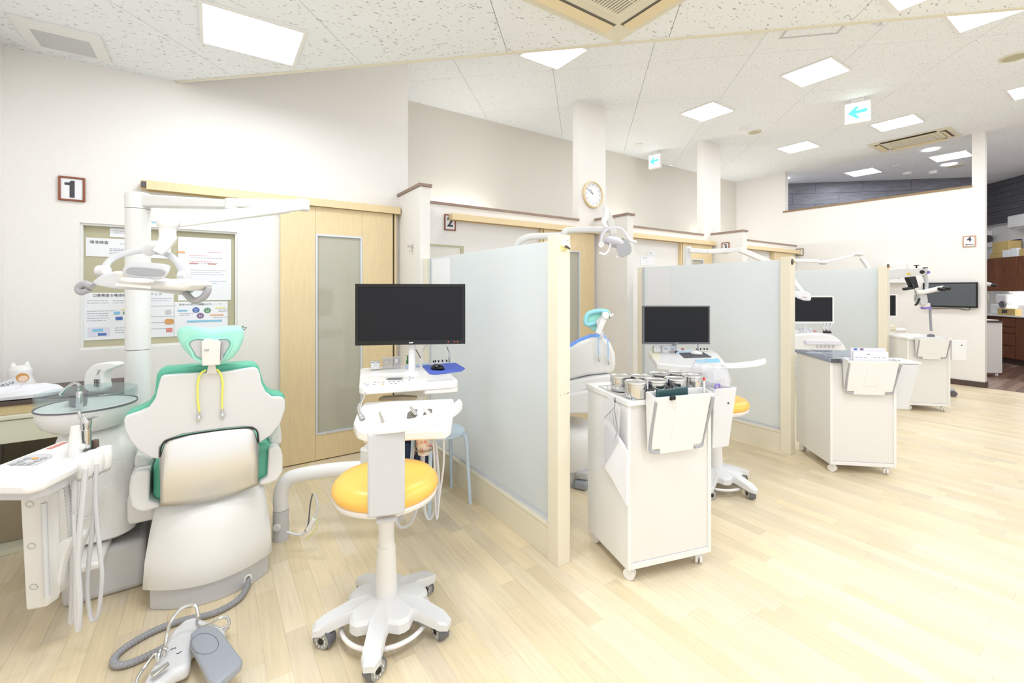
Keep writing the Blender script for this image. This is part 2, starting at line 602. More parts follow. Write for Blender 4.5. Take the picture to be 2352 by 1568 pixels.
make('niche_frame', bm, 'white_matte', wall_b, world=True)

COLS = [(3.415, 3.84), (5.80, 6.23)]
def low_wall(x0, x1, lab):
    bm = NB(); bb(bm, x0, x1, YW, YW + WT, 0, CAPZ - .022)
    o = struct('wall_low', bm, 'wall', lab, 'wall')
    bm = NB(); bb(bm, x0, x1, YW - .014, YW + WT + .014, CAPZ - .022, CAPZ)
    make('trim_cap', bm, 'cap_brown', o, world=True, bevel=.002)
    return o
low_wall(1.415, 3.415, 'low cream partition wall with brown cap behind the second booth')
low_wall(3.84, 5.80, 'low cream partition wall with brown cap behind the third booth')
low_wall(6.23, XT, 'low cream partition wall with brown cap behind the fourth booth')
for (x0, x1), lab in zip(COLS, ('square white column carrying the round clock', 'square white column between the third and fourth sliding doors')):
    bm = NB(); bb(bm, x0, x1, YW, YW + WT, 0, ZU)
    struct('wall_column', bm, 'wall', lab, 'column')
PIERS = [(1.33, 1.412, 3.235), (3.668, 3.765, 3.235), (5.99, 6.095, 3.25)]
for (x0, x1, y0), lab in zip(PIERS, ('short cream side wall with brown cap and coat hook beside the first sliding door', 'short cream side wall with brown cap behind the blue chair', 'short cream side wall carrying the framed number 3')):
    bm = NB(); bb(bm, x0, x1, y0, YW - .001, 0, CAPZ + .0)
    o = struct('wall_side', bm, 'wall', lab, 'wall')
    bm = NB(); bb(bm, x0 - .014, x1 + .014, y0 - .014, YW - .001, CAPZ + .001, CAPZ + .024)
    make('trim_cap', bm, 'cap_brown', o, world=True, bevel=.002)
bm = NB(); bb(bm, XL, XT + .2, YB, YB + .1, 0, ZU)
struct('wall_back', bm, 'wall_far', 'tall beige corridor wall seen above the low booth walls', 'wall')

# wall with the television
bm = NB()
TW = .12
bb(bm, XT, XT + TW, 3.90, YB, 0, ZU)
bb(bm, XT, XT + TW, 1.51, 3.90, 0, 2.725)
bb(bm, XT, XT + TW, 1.387, 1.51, 0, ZU)
wall_tv = struct('wall_right', bm, 'wall', 'long cream wall carrying the television at the far end of the booths', 'wall')
bm = NB(); bb(bm, XT - .02, XT + TW + .02, 1.505, 3.93, 2.725, 2.75)
make('trim_cap', bm, 'cap_tan', wall_tv, world=True, bevel=.002)
bm = NB()
bb(bm, XT - .012, XT, 1.376, 3.70, 0, .075); bb(bm, XT - .012, XT + TW + .01, 1.376, 1.387, 0, .075)
struct('baseboard_right', bm, 'brown_edge', 'dark brown skirting along the foot of the television wall', 'baseboard')

# dark stone wall of the room behind
A = onz(1780, 422.8, ZU); B = onz(2244, 406.6, ZU)
A.z = B.z = 0
ud = (B - A).normalized(); nd = Vector((ud.y, -ud.x, 0))
if nd.dot(-A) < 0: nd = -nd
Mst = frame_of(A, ud, (0, 0, 1))     # local x along, y up, z towards nd or away
sgn = 1 if Mst.to_3x3().col[2].dot(nd) > 0 else -1
LEN = (B - A).length
bm = NB(); box(bm, (LEN / 2, ZU / 2, -sgn * .06), (LEN, ZU - .002, .1)); bm.transform(Mst)
wall_st = struct('wall_far_stone', bm, 'dark_slat', 'dark grey stone-tiled wall seen over the television wall', 'wall')
for r in range(6):
    z1 = ZU - r * .215; z0 = z1 - .213
    x = -(r % 2) * .42 - .1
    while x < LEN:
        a, b2 = max(x, 0), min(x + .838, LEN)
        if b2 - a > .05:
            bm = NB(); box(bm, ((a + b2) / 2, (z0 + z1) / 2, sgn * (.0 + random.uniform(0, .004))), (b2 - a, z1 - z0 - .002, .02)); bm.transform(Mst)
            make('tile', bm, 'dark_stone', wall_st, world=True)
        x += .842

# preparation-room wall with cabinets: local frame
PD = Vector((.697, .717, 0)).normalized()          # runs away from the camera
PN = Vector((-.717, .697, 0)).normalized()         # faces the booths
P0 = at(2303, 832, 8.0); P0.z = 0                  # foot of the base cabinets
def prep(u, v, z=0):                               # u towards the camera along the wall, v out from the cabinet fronts
    return P0 - PD * u + PN * v + V(0, 0, z)
def pbox(bm, u0, u1, v0, v1, z0, z1):
    rz = math.atan2(-PD.y, -PD.x)
    return box(bm, prep((u0 + u1) / 2, (v0 + v1) / 2, (z0 + z1) / 2), (abs(u1 - u0), abs(v1 - v0), abs(z1 - z0)), rz=rz)
bm = NB(); pbox(bm, -1.3, 6, -.70, -.60, 0, ZU)
wall_p = struct('wall_preparation', bm, 'white_matte', 'white wall of the preparation room above the brown cabinets', 'wall')
for i in range(14):                                # dark corrugated band
    bm = NB(); pbox(bm, -1.3, 6, -.60, -.575 + .008 * (i % 2), 2.62 + i * .06, 2.62 + i * .06 + .052)
    make('slat', bm, 'dark_slat', wall_p, world=True, bevel=.008)
bm = NB(); pbox(bm, -1.3, 6, -.60, -.56, 2.585, 2.615); make('rail', bm, 'mid_grey', wall_p, world=True)
bm = NB(); pbox(bm, -1.3, -1.2, -.6, 1.6, 0, ZU)
wall_e = struct('wall_preparation_end', bm, 'white_matte', 'white panelled end wall of the preparation room beside the brown cabinets', 'wall')
for i in range(8):
    bm = NB(); pbox(bm, -1.2, -1.19, -.58 + i * .1, -.49 + i * .1, 1.7, 2.58); make('panel', bm, 'lilac', wall_e, world=True)

# ---- ceilings of square tiles laid on the diagonal
TH = math.radians(-43.3)
TA = Vector((math.cos(TH), math.sin(TH))); TB = Vector((-math.sin(TH), math.cos(TH)))
EDGE_B = 2.556
def clip(poly, n, c):                              # keep n.p <= c
    out = []
    for i in range(len(poly)):
        p, q = poly[i], poly[(i + 1) % len(poly)]
        dp, dq = n.dot(p) - c, n.dot(q) - c
        if dp <= 0: out.append(p)
        if dp * dq < 0: out.append(p + (q - p) * (dp / (dp - dq)))
    return out
def tiles(parent, a0, b0, pitch, planes, z, rng):
    for i in range(*rng[0]):
        for j in range(*rng[1]):
            g = .0016
            sq = [TA * (a0 + (i + u) * pitch + (g if u == 0 else -g)) + TB * (b0 + (j + v) * pitch + (g if v == 0 else -g)) for u, v in ((0, 0), (1, 0), (1, 1), (0, 1))]
            for n, c in planes:
                sq = clip(sq, n, c)
                if len(sq) < 3: break
            if len(sq) < 3: continue
            ar = abs(sum(sq[k].x * sq[(k + 1) % len(sq)].y - sq[(k + 1) % len(sq)].x * sq[k].y for k in range(len(sq)))) / 2
            if ar < .004: continue
            bm = NB(); prism(bm, [(p.x, p.y, z) for p in sq], (0, 0, .012))
            make('tile', bm, 'ceiling_tile', parent, world=True)
V2 = lambda x, y: Vector((x, y))
lowp = [(V2(-1, 0), .982), (V2(0, 1), YW), (TB, EDGE_B), (V2(0, -1), 1.0), (V2(1, 0), 4.6)]
poly = [V2(-5, -5), V2(8, -5), V2(8, 8), V2(-5, 8)]
for n, c in lowp: poly = clip(poly, n, c)
bm = NB(); prism(bm, [(p.x, p.y, ZL + .013) for p in poly], (0, 0, .05))
ceil_lo = struct('ceiling_lower', bm, 'mid_grey', 'lower tiled ceiling over the first booth and the viewer', 'ceiling')
tiles(ceil_lo, -2.255 - 1.81, EDGE_B - .905 * 5, .905, lowp, ZL, ((-1, 12), (-1, 5)))
# its fascia and pale edge strip
e0 = TB * EDGE_B + TA * ((-TB * EDGE_B).y + YW) / TA.y if False else None
def edge_pt(a, b=EDGE_B): 
    p = TA * a + TB * b
    return V(p.x, p.y, 0)
a_lo = (YW - TB.y * EDGE_B) / TA.y               # where the edge meets the booth wall
bm = NB()
p, q = edge_pt(a_lo + .0), edge_pt(4.4)
rz = math.atan2(TA.y, TA.x)
box(bm, (p + q) / 2 + V(TB.x, TB.y, 0) * .03 + V(0, 0, (ZL + ZU) / 2 + .02), ((q - p).length - .12, .05, ZU - ZL - .05), rz=rz)
struct('wall_fascia', bm, 'wall', 'white drop between the lower and the upper ceiling', 'wall')
bm = NB(); box(bm, (p + q) / 2 + V(TB.x, TB.y, 0) * .008 + V(0, 0, ZL + .001), ((q - p).length - .03, .022, .014), rz=rz)
struct('trim_1', bm, 'ac_cream', 'thin cream edge strip along the lower ceiling', 'trim')
upp = [(V2(-1, 0), .98), (V2(0, 1), YB), (-TB, -EDGE_B - .04), (V2(0, -1), 2.0), (V2(1, 0), 14)]
poly = [V2(-5, -5), V2(16, -5), V2(16, 8), V2(-5, 8)]
for n, c in upp: poly = clip(poly, n, c)
bm = NB(); prism(bm, [(p_.x, p_.y, ZU + .013) for p_ in poly], (0, 0, .06))
ceil_up = struct('ceiling_upper', bm, 'mid_grey', 'high tiled ceiling over the row of booths', 'ceiling')
tiles(ceil_up, .60 - .9 * 5, 4.325 - .9 * 3, .9, upp, ZU, ((0, 20), (0, 13)))

# ---- glass screens between the booths
def screen(x0, ypost, yend, zt, name_lab, tick):
    t = thing('glass_screen', name_lab, 'partition', (x0 + .038, ypost, 0), world=True, kind='thing', group='glass screens between the booths')
    xc = x0 + .038
    bm = NB(); bb(bm, x0, x0 + .076, ypost, ypost + .078, 0, zt); make('post', bm, 'cream', t, bevel=.002)
    bm = NB(); bb(bm, x0 + .008, x0 + .068, ypost + .079, yend - .05, 0, .155); make('base_board', bm, 'cream', t, bevel=.001)
    bm = NB(); bb(bm, x0 + .004, x0 + .072, ypost + .079, yend - .05, .155, .168); make('base_cap', bm, 'cream', t, bevel=.001)
    bm = NB(); bb(bm, xc - .012, xc + .012, ypost + .079, yend - .05, .168, .180); bb(bm, xc - .012, xc + .012, yend - .062, yend - .05, .18, zt - .02)
    make('glazing_channel', bm, 'alu', t)
    bm = NB(); bb(bm, xc - .005, xc + .005, ypost + .079, yend - .062, .180, zt - .021); make('glass_pane', bm, 'frosted', t)
    bm = NB(); bb(bm, x0 + .006, x0 + .07, yend - .05, yend - .001, 0, zt - .02); make('wall_post', bm, 'cream', t, bevel=.002)
    if tick:
        bm = NB(); rs = random.Random(4)
        for i in range(14): bb(bm, *(lambda a: (a, a + rs.uniform(.002, .008)))(x0 + rs.uniform(0, .066)), ypost - .0006, ypost, *(lambda z: (z, z + .0018))(tick + rs.uniform(-.006, .006)))
        o_ = make('scuff_marks', bm, 'mid_grey', t); o_['kind'] = 'stuff'
    return t
screen(1.355, 1.617, 3.234, 1.577, 'frosted glass screen with cream post nearest to the orange stool', .815)
screen(3.824, 1.690, 3.234, 1.582, 'frosted glass screen with cream post behind the cart of steel canisters', 0)
screen(6.33, 1.79, 3.249, 1.590, 'frosted glass screen with cream post farthest along the row of booths', 0)

# ---- sliding doors
def sliding_door(k, x0, x1, xl0, xl1, jamb, lab, hdr_lab, open_end=False):
    t = thing('door_%d' % k, lab, 'door', ((x0 + x1) / 2, YW - .03, 0), world=True, kind='structure')
    w_ = x1 - x0
    g0, g1 = x0 + w_ * .285, x0 + w_ * .70
    zt = 1.955; gz0, gz1 = .20, 1.745
    yf, yb = YW - .052, YW - .016
    bm = NB(); bb(bm, x0, g0 - .001, yf, yb, .008, zt); make('stile', bm, 'maple', t, bevel=.001)
    bm = NB(); bb(bm, g1 + .001, x1, yf, yb, .008, zt); make('stile', bm, 'maple', t, bevel=.001)
    bm = NB(); bb(bm, g0, g1, yf, yb, gz1, zt); make('rail', bm, 'maple', t, bevel=.001)
    bm = NB(); bb(bm, g0, g1, yf, yb, .008, gz0); make('rail', bm, 'maple', t, bevel=.001)
    bm = NB()
    for a in ((g0, g0 + .014, gz0, gz1), (g1 - .014, g1, gz0, gz1), (g0 + .014, g1 - .014, gz0, gz0 + .014), (g0 + .014, g1 - .014, gz1 - .014, gz1)):
        bb(bm, a[0] + .0003, a[1] - .0003, yf - .004, yb, a[2], a[3])
    make('glazing_bead', bm, 'alu', t)
    bm = NB(); bb(bm, g0 + .014, g1 - .014, yf + .012, yf + .020, gz0 + .014, gz1 - .014); make('pane', bm, 'door_glass', t)
    if jamb:
        bm = NB(); bb(bm, x1 + .008, x1 + .016, YW - .03, YW - .001, 0, zt); make('brush_seal', bm, 'brown_edge', t)
        bm = NB(); bb(bm, x1 + .017, x1 + .032, YW - .05, YW - .001, 0, zt); make('jamb', bm, 'maple', t)
    else:
        bm = NB(); bb(bm, x0 - .03, x0 - .014, YW - .05, YW - .001, 0, zt); make('jamb', bm, 'maple', t)
        bm = NB(); bb(bm, x0 - .013, x0 - .004, YW - .03, YW - .001, 0, zt); make('brush_seal', bm, 'brown_edge', t)
    h = thing('trim_%d' % (k + 1), hdr_lab, 'door header', (xl0, YW - .05, 1.95), world=True, kind='structure')
    bm = NB(); bb(bm, xl0 + (.03 if open_end else 0), xl1, YW - .088, YW - .074, 1.953, 2.010); make('fascia', bm, 'maple', h, bevel=.0015)
    bm = NB(); bb(bm, xl0 + .03, xl1, YW - .074, YW - .001, 1.985, 2.009); bb(bm, xl0 + .03, xl1, YW - .016, YW - .001, 1.953, 1.985); make('track', bm, 'maple_dark', h)
    bm = NB(); bb(bm, xl0, xl0 + .03, YW - (.07 if open_end else .074), YW - .001, 1.957, 2.009); make('end_cap', bm, 'maple_dark' if open_end else 'maple', h)
    if open_end:
        bm = NB(); bb(bm, xl0 + .005, xl0 + .028, YW - .086, YW - .07, 1.965, 2.0); make('roller', bm, 'dark_grey', h)
    return t
sliding_door(1, .417, 1.262, -.375, 1.318, True, 'maple sliding door with tall glass strip beside the tall cream wall', 'maple sliding-door header with an open end over the mint chair', True)
sliding_door(2, 2.88, 3.60, 1.80, 3.655, False, 'maple sliding door half hidden by the first glass screen post', 'maple sliding-door header under the brown cap of the second booth', False)
sliding_door(3, 5.25, 5.93, 4.20, 5.985, False, 'maple sliding door behind the third booth light pole', 'maple sliding-door header over the third booth', False)
sliding_door(4, 7.70, 8.38, 6.66, 8.60, False, 'maple sliding door glimpsed beside the framed number 4', 'maple sliding-door header over the fourth booth', False)

# ---- square ceiling lamps
def panel_light(x0, x1, y0, y1, z, lab, grp='square ceiling lights'):
    t = thing('ceiling_light', lab, 'ceiling light', ((x0 + x1) / 2, (y0 + y1) / 2, z - .012), world=True, group=grp)
    bm = NB()
    f = .017
    for a in ((x0, x0 + f, y0, y1), (x1 - f, x1, y0, y1), (x0 + f, x1 - f, y0, y0 + f), (x0 + f, x1 - f, y1 - f, y1)):
        bb(bm, a[0], a[1], a[2], a[3], z - .010, z - .0005)
    make('frame', bm, 'white_matte', t)
    bm = NB(); bm.faces.new([bm.verts.new(c) for c in ((x0 + f, y0 + f, z - .008), (x0 + f, y1 - f, z - .008), (x1 - f, y1 - f, z - .008), (x1 - f, y0 + f, z - .008))])
    o = make('diffuser', bm, 'lamp_on', t)
    if o.data.polygons[0].normal.z > 0: o.data.flip_normals()
panel_light(-.055, .425, 2.59, 3.035, ZL, 'square ceiling light over the mint chair, in the lower ceiling')
panel_light(2.36, 2.835, .285, .765, ZL, 'square ceiling light in the lower ceiling, cut by the top edge of the picture')
xs = [(2.31, 2.775), (4.685, 5.145), (7.03, 7.475), (9.52, 10.0)]
rows = [(.52, .985), (1.72, 2.175), (2.88, 3.32)]
labs = {(0, 2): 'square ceiling light half hidden by the edge of the lower ceiling',
        (1, 0): 'square ceiling light cut by the lower ceiling edge at the upper right', (1, 1): 'square ceiling light between the access hatch and the larger exit sign',
        (1, 2): 'square ceiling light above the partition between clock column and exit sign',
        (2, 0): 'square ceiling light cut by the right edge of the picture', (2, 1): 'square ceiling light just behind the larger hanging exit sign', (2, 2): 'square ceiling light beside the far cassette air conditioner, over the fourth booth',
        (3, 1): 'far square ceiling light behind the cassette air conditioner near two downlights', (3, 2): 'far square ceiling light nearest to the dark stone wall'}
for i, (a, b2) in enumerate(xs):
    for j, (c, d) in enumerate(rows):
        if (i, j) in labs:
            panel_light(a, b2, c, d, ZU, labs[(i, j)])
# assumed lamps of the same grid behind and beside the viewer, with two added fill lights
for (x, y, z, lb) in ((-.055, .25, ZL, 'assumed square ceiling light of the lower ceiling above the viewer'), (-.055, 1.25, ZL, 'added square fill light in the lower ceiling just before the viewer'), (1.2, -.6, ZL, 'assumed square ceiling light of the lower ceiling behind the viewer')):  # the one just before the viewer is added to light stool and chair
    panel_light(x, x + .48, y, y + .45, z, lb)
for (x, y, lb) in ((7.03, -.68, 'assumed square ceiling light of the high ceiling right of the picture'), (9.3, .45, 'assumed square ceiling light at the entrance of the preparation room'), (10.5, .75, 'added square fill light inside the preparation room')):  # the last one is added, out of view, to brighten the preparation room
    panel_light(x, x + .45, y, y + .45, ZU, lb)

# assumed bracket lamps, unseen behind the low walls, lighting the corridor wall
for x, lb in ((2.45, 'assumed bracket lamp on the corridor wall behind the second booth'), (5.05, 'assumed bracket lamp on the corridor wall behind the third booth'), (7.6, 'assumed bracket lamp on the corridor wall behind the fourth booth')):
    t = thing('assumed_wall_lamp', lb, 'wall lamp', (x, YB - .06, 2.02), world=True, group='assumed corridor wall lamps')
    bm = NB(); bb(bm, x - .42, x + .42, YB - .09, YB - .001, 2.02, 2.05); make('bracket', bm, 'white_matte', t, bevel=.004)
    bm = NB(); cyl(bm, (x - .40, YB - .09, 2.085), (x + .40, YB - .09, 2.085), .03, n=16); make('tube', bm, 'assumed_tube_on', t)
# ================================================================== FIRST BOOTH
def onp(px, py, p0, n):
    r = ray(px, py); o = V(0, 0, EYE); p0 = Vector(p0); n = Vector(n)
    return o + r * ((p0 - o).dot(n) / r.dot(n))
z2 = lambda a: (a[0] / 3.3357, 780 + a[1] / 3.3357)
z3 = lambda a: (a[0] / 3.35, 1100 + a[1] / 3.35)
z5 = lambda a: (620 + a[0] / 4.238, 880 + a[1] / 4.238)
z7 = lambda a: (a[0] / 5.8725, 850 + a[1] / 5.8725)

# ---- mint dental chair seen from behind
ch = thing('dental_chair', 'mint green dental chair with white shell seen from behind', 'dental chair', (0, 2.55, 0), world=True)
BP, BN = V(0, 2.25, .8), V(0, -1, -.13)
def bk(a, off=0.0): return onp(*z2(a), BP, BN) + V(0, off, 0)
shell = [(1232, 290), (1250, 274), (1500, 256), (1700, 250), (1940, 214), (1975, 224), (1992, 262), (2003, 330), (2035, 400), (2085, 440), (2165, 442), (2184, 462), (2186, 530), (2150, 640), (2080, 730), (1990, 790), (1982, 780), (1976, 715), (1930, 670), (1860, 668), (1700, 683), (1400, 725), (1265, 775), (1225, 825), (1222, 905), (1214, 916), (1150, 905), (1060, 850), (990, 770), (955, 690), (948, 620), (958, 590), (1060, 556), (1140, 522), (1190, 450), (1215, 350)]
bm = NB(); prism(bm, [bk(a) for a in shell], (0, .035, 0)); make('back_shell', bm, 'pale_grey', ch, bevel=.012, seg=3)
cush = [(1186, 330), (1192, 280), (1215, 248), (1260, 226), (1500, 206), (1700, 198), (1905, 184), (1960, 190), (1990, 218), (2008, 280), (2030, 350), (2070, 400), (2120, 416), (2172, 420), (2192, 448), (2196, 530), (2165, 640), (2090, 740), (1994, 790), (1990, 700), (1940, 640), (1860, 634), (1700, 650), (1400, 694), (1245, 750), (1200, 815), (1204, 912), (1150, 910), (1050, 850), (980, 775), (946, 690), (940, 610), (955, 578), (1060, 535), (1130, 500), (1175, 430)]
bm = NB(); prism(bm, [bk(a, .037) for a in cush], (0, .085, 0)); make('back_cushion', bm, 'mint', ch, bevel=.018, seg=3)
def lerp(a, b, t): return a + (b - a) * t
def curve_at(pts, x):
    for (x0, y0), (x1, y1) in zip(pts, pts[1:]):
        if x <= x1: return y0 + (y1 - y0) * max(0, (x - x0)) / (x1 - x0)
    return pts[-1][1]
tops = [(1228, 900), (1232, 840), (1250, 798), (1290, 770), (1450, 728), (1700, 692), (1880, 676), (1930, 678), (1962, 694), (1974, 730), (1978, 800)]
bots = [(1228, 1275), (1400, 1268), (1600, 1238), (1800, 1185), (1978, 1110)]
rows = []
for t in [i / 12 for i in range(13)]:
    r = []
    for u in [i / 20 for i in range(21)]:
        x = 1228 + 750 * u
        yt, ybt = curve_at(tops, x) - 3, curve_at(bots, x)
        p = bk((x, lerp(yt, ybt, t)))
        bulge = -.004 - .022 * math.sin(PI * min(1, t * 1.02)) - .035 * t + .015 * (2 * u - 1) ** 2 * t
        r.append(onp(*z2((x, lerp(yt, ybt, t))), BP + V(0, bulge, 0), BN))
    rows.append(r)
bm = NB(); loft(bm, rows, closed=False); make('lower_back_panel', bm, 'silver', ch, solid=.006, ang=60)
bm = NB(); tube(bm, [bk((x, y - 5), -.006) for x, y in tops], .0028, n=6); make('panel_gap', bm, 'black', ch)
bm = NB(); bb(bm, -.205, .232, 2.36, 2.86, .43, .60); make('seat_cushion', bm, 'mint', ch, bevel=.03, seg=3)
bm = NB(); bb(bm, -.19, .21, 2.84, 3.30, .36, .50); make('leg_rest', bm, 'mint', ch, bevel=.03, seg=3)
def arm(pts, y, dy, m='white_plastic', bv=.016):
    bm = NB(); prism(bm, [ony(*z2(a), y) for a in pts], (0, dy, 0)); return make('armrest', bm, m, ch, bevel=bv, seg=3)
arm([(988, 1110), (1000, 1050), (1045, 1010), (1150, 998), (1140, 1240), (1222, 1250), (1222, 1285), (1110, 1320), (1050, 1318), (1000, 1280), (985, 1200)], 2.34, .30)
arm([(1022, 985), (1038, 870), (1165, 908), (1155, 975), (1095, 985)], 2.40, .22)
arm([(1985, 1090), (2048, 1052), (2058, 835), (2110, 815), (2150, 830), (2168, 890), (2168, 1010), (2130, 1075), (2062, 1106), (1992, 1118)], 2.34, .30)
arm([(2064, 805), (2060, 740), (2148, 640), (2166, 790), (2120, 815)], 2.40, .22)
def ringU(z, x0, x1, y, bul, yb, n=16):
    r = []
    for i in range(n + 1):
        x = lerp(x0, x1, i / n); u = 2 * i / n - 1
        r.append((x, y - bul * (1 - u * u), z))
    return r + [(x1 - .01, yb, z), (x0 + .01, yb, z)]
bm = NB()
loft(bm, [ringU(z, x0, x1, y, .1, 2.66) for z, x0, x1, y in ((.092, -.23, .226, 2.335), (.10, -.234, .23, 2.330), (.20, -.228, .226, 2.335), (.30, -.215, .215, 2.345), (.37, -.203, .205, 2.36), (.412, -.195, .20, 2.385), (.43, -.19, .195, 2.42))])
make('base_cover', bm, 'white_plastic', ch, ang=50)
bm = NB(); loft(bm, [ringU(z, -.212, .216, 2.345, .092, 2.70) for z in (0, .098)]); make('plinth', bm, 'light_grey', ch, bevel=.003)
bm = NB(); bb(bm, -.15, .15, 2.68, 3.1, .0, .40); make('lift_column', bm, 'soft_white', ch, bevel=.03)
bm = NB(); p = onz(569, 1330, .03); tube(bm, [p + V(-.012, -.004, -.02), p + V(-.01, -.006, .012), p + V(.002, -.006, .022), p + V(.012, -.004, .012), p + V(.013, -.002, -.02)], .005, n=8); make('cable_grommet', bm, 'white_plastic', ch)
# headrest
HP = V(0, 2.175, 1.12)
def hd(px, py, off=0.0): return onp(px, py, HP, BN) + V(0, off, 0)
bm = NB(); prism(bm, chaikin([hd(*a) for a in ((404, 775), (408, 756), (432, 750), (480, 757), (520, 750), (556, 749), (563, 768), (556, 795), (538, 822), (512, 836), (452, 834), (424, 808))], 2), (0, .10, 0))
hr = make('headrest', bm, 'mint_cap', ch, bevel=.022, seg=4)
bm = NB(); prism(bm, chaikin([hd(*a, -.004) for a in ((433, 788), (450, 778), (485, 781), (520, 778), (529, 790), (518, 811), (503, 824), (455, 823), (443, 806))], 1), (0, .02, 0)); make('headrest_back', bm, 'light_grey', hr, world=True, bevel=.004)
rim = catmull([hd(*a, -.006) for a in ((430, 788), (449, 776), (485, 779), (522, 776), (532, 790), (520, 813), (504, 827), (453, 826), (440, 807))], 5, True)
bm = NB(); tube(bm, rim, .004, n=8, raw=True, closed=True); make('elastic_rim', bm, 'mint_cap', hr, world=True)
bm = NB(); prism(bm, [hd(*a, -.028) for a in ((463, 783), (472, 777), (486, 777), (487, 781), (499, 778), (507, 784), (506, 836), (464, 838))], (0, .05, 0)); make('headrest_bracket', bm, 'soft_white', ch, bevel=.005)
bm = NB(); prism(bm, [hd(*a, -.032) for a in ((470, 800), (480, 800), (480, 803), (470, 803))], (0, .01, 0)); prism(bm, [hd(*a, -.030) for a in ((508, 786), (514, 786), (511, 826), (507, 826))], (0, .03, 0)); make('lock_slot', bm, 'mid_grey', ch)
bm = NB(); prism(bm, [hd(*a, .02) for a in ((479, 836), (494, 836), (499, 860), (474, 860))], (0, .02, 0)); make('neck_bar', bm, 'soft_white', ch, bevel=.002)
# bib cord
t = thing('bib_cord', 'yellow bib cord with silver clips hanging on the mint chair', 'bib cord', bk((1620, 300)), world=True)
bm = NB(); tube(bm, [bk(a, -.012) for a in ((1580, 228), (1540, 255), (1518, 320), (1515, 430), (1527, 545))], .0042); tube(bm, [bk(a, -.012) for a in ((1660, 222), (1690, 260), (1706, 330), (1702, 430), (1700, 525))], .0042); make('cord', bm, 'yellow_cord', t)
for a, b2 in (((1526, 545), (1524, 628)), ((1703, 522), (1706, 608))):
    p, q = bk(a, -.012), bk(b2, -.012)
    bm = NB(); cyl(bm, p, p.lerp(q, .4), .003); tube(bm, [p.lerp(q, .35), p.lerp(q, .6), q], [.004, .008, .003], n=6); make('clip', bm, 'steel', t)

# ---- spittoon unit
sp = thing('spittoon_unit', 'white spittoon unit with glass bowl beside the mint chair', 'spittoon', (-.45, 2.72, 0), world=True)
bm = NB()
def rring(cx, cy, w_, h_, r, z): return [(cx + x, cy + y, z) for x, y in rrect(w_, h_, r)]
loft(bm, [rring(-.415, 2.73, .22, .40, .08, .245), rring(-.415, 2.73, .27, .46, .09, .265), rring(-.42, 2.73, .285, .47, .09, .36), rring(-.42, 2.73, .285, .47, .09, .55), rring(-.425, 2.74, .27, .44, .09, .62), rring(-.43, 2.75, .235, .36, .09, .68), rring(-.435, 2.74, .20, .28, .09, .715)])
make('body', bm, 'white_plastic', sp, ang=50)
bm = NB(); bb(bm, -.515, -.245, 2.54, 2.965, 0, .215); make('floor_box', bm, 'light_grey', sp, bevel=.025, seg=3)
bm = NB(); bb(bm, -.30, -.20, 2.47, 2.9, .31, .44); make('chair_link', bm, 'white_plastic', sp, bevel=.02, seg=3)
BX, BY = -.452, 2.665
bm = NB(); lathe(bm, [(.06, .70), (.115, .712), (.148, .735), (.165, .775), (.166, .808), (.152, .812), (.10, .795), (.02, .785)], (BX, BY, 0), 40); make('bowl_base', bm, 'white_plastic', sp, ang=50)
bm = NB(); lathe(bm, [(.166, .811), (.169, .868), (.164, .872), (.160, .868), (.157, .815)], (BX, BY, 0), 40, cap=False)
make('glass_bowl', bm, 'smoke_glass', sp, ang=50)
bm = NB(); lathe(bm, [(.1665, .806), (.1695, .8065), (.1695, .8125), (.1665, .813)], (BX, BY, 0), 40, cap=False); make('bowl_seal', bm, 'slate', sp)
p = V(BX - .035, BY + .03, .80)
bm = NB(); lathe(bm, [(.012, .80), (.012, .862), (.008, .868)], (BX - .03, BY + .01, 0), 16); tube(bm, [(BX - .03, BY + .01, .865), (BX - .03, BY + .01, .895), (BX - .045, BY - .005, .908), (BX - .06, BY - .02, .897), (BX - .08, BY - .04, .868)], .006, n=8); make('rinse_spout', bm, 'chrome', sp)
bm = NB(); lathe(bm, [(.03, .80), (.032, .845), (.02, .85)], (BX - .045, BY + .075, 0), 20); make('strainer', bm, 'slate', sp)
bm = NB(); prism(bm, chaikin([at(*z2(a), 2.10) for a in ((640, 400), (640, 290), (660, 235), (705, 195), (770, 176), (885, 174), (892, 212), (800, 238), (778, 290), (800, 400))], 1), FW * .05); make('cup_filler', bm, 'white_plastic', sp, bevel=.006)
Mf = frame_of(at(*z2((738, 290)), 2.095), RT, (0, 0, 1))
bm = NB()
for i in range(4):
    for j in range(3): box(bm, ((j - 1) * .008, -.012 - i * .009, 0), (.006, .007, .001))
for i in range(3): box(bm, (.006 + .003 * i, .018 + i * .008, 0), (.016, .0018, .001), rz=.9 - i * .5)
bm.transform(Mf); make('printed_label', bm, 'ink', sp)
bm = NB(); tube(bm, [at(a[0], a[1], 1.82) for a in ((128, 1140), (140, 1172), (165, 1190), (200, 1190), (232, 1168), (240, 1120))], .004, n=6); make('access_seam', bm, 'white_matte', sp)
bm = NB(); bb(bm, -.38, -.30, 2.488, 2.492, .595, .60); box(bm, at(108, 1160, 1.72), (.02, .02, .02)); make('side_knob', bm, 'soft_white', sp, bevel=.004)

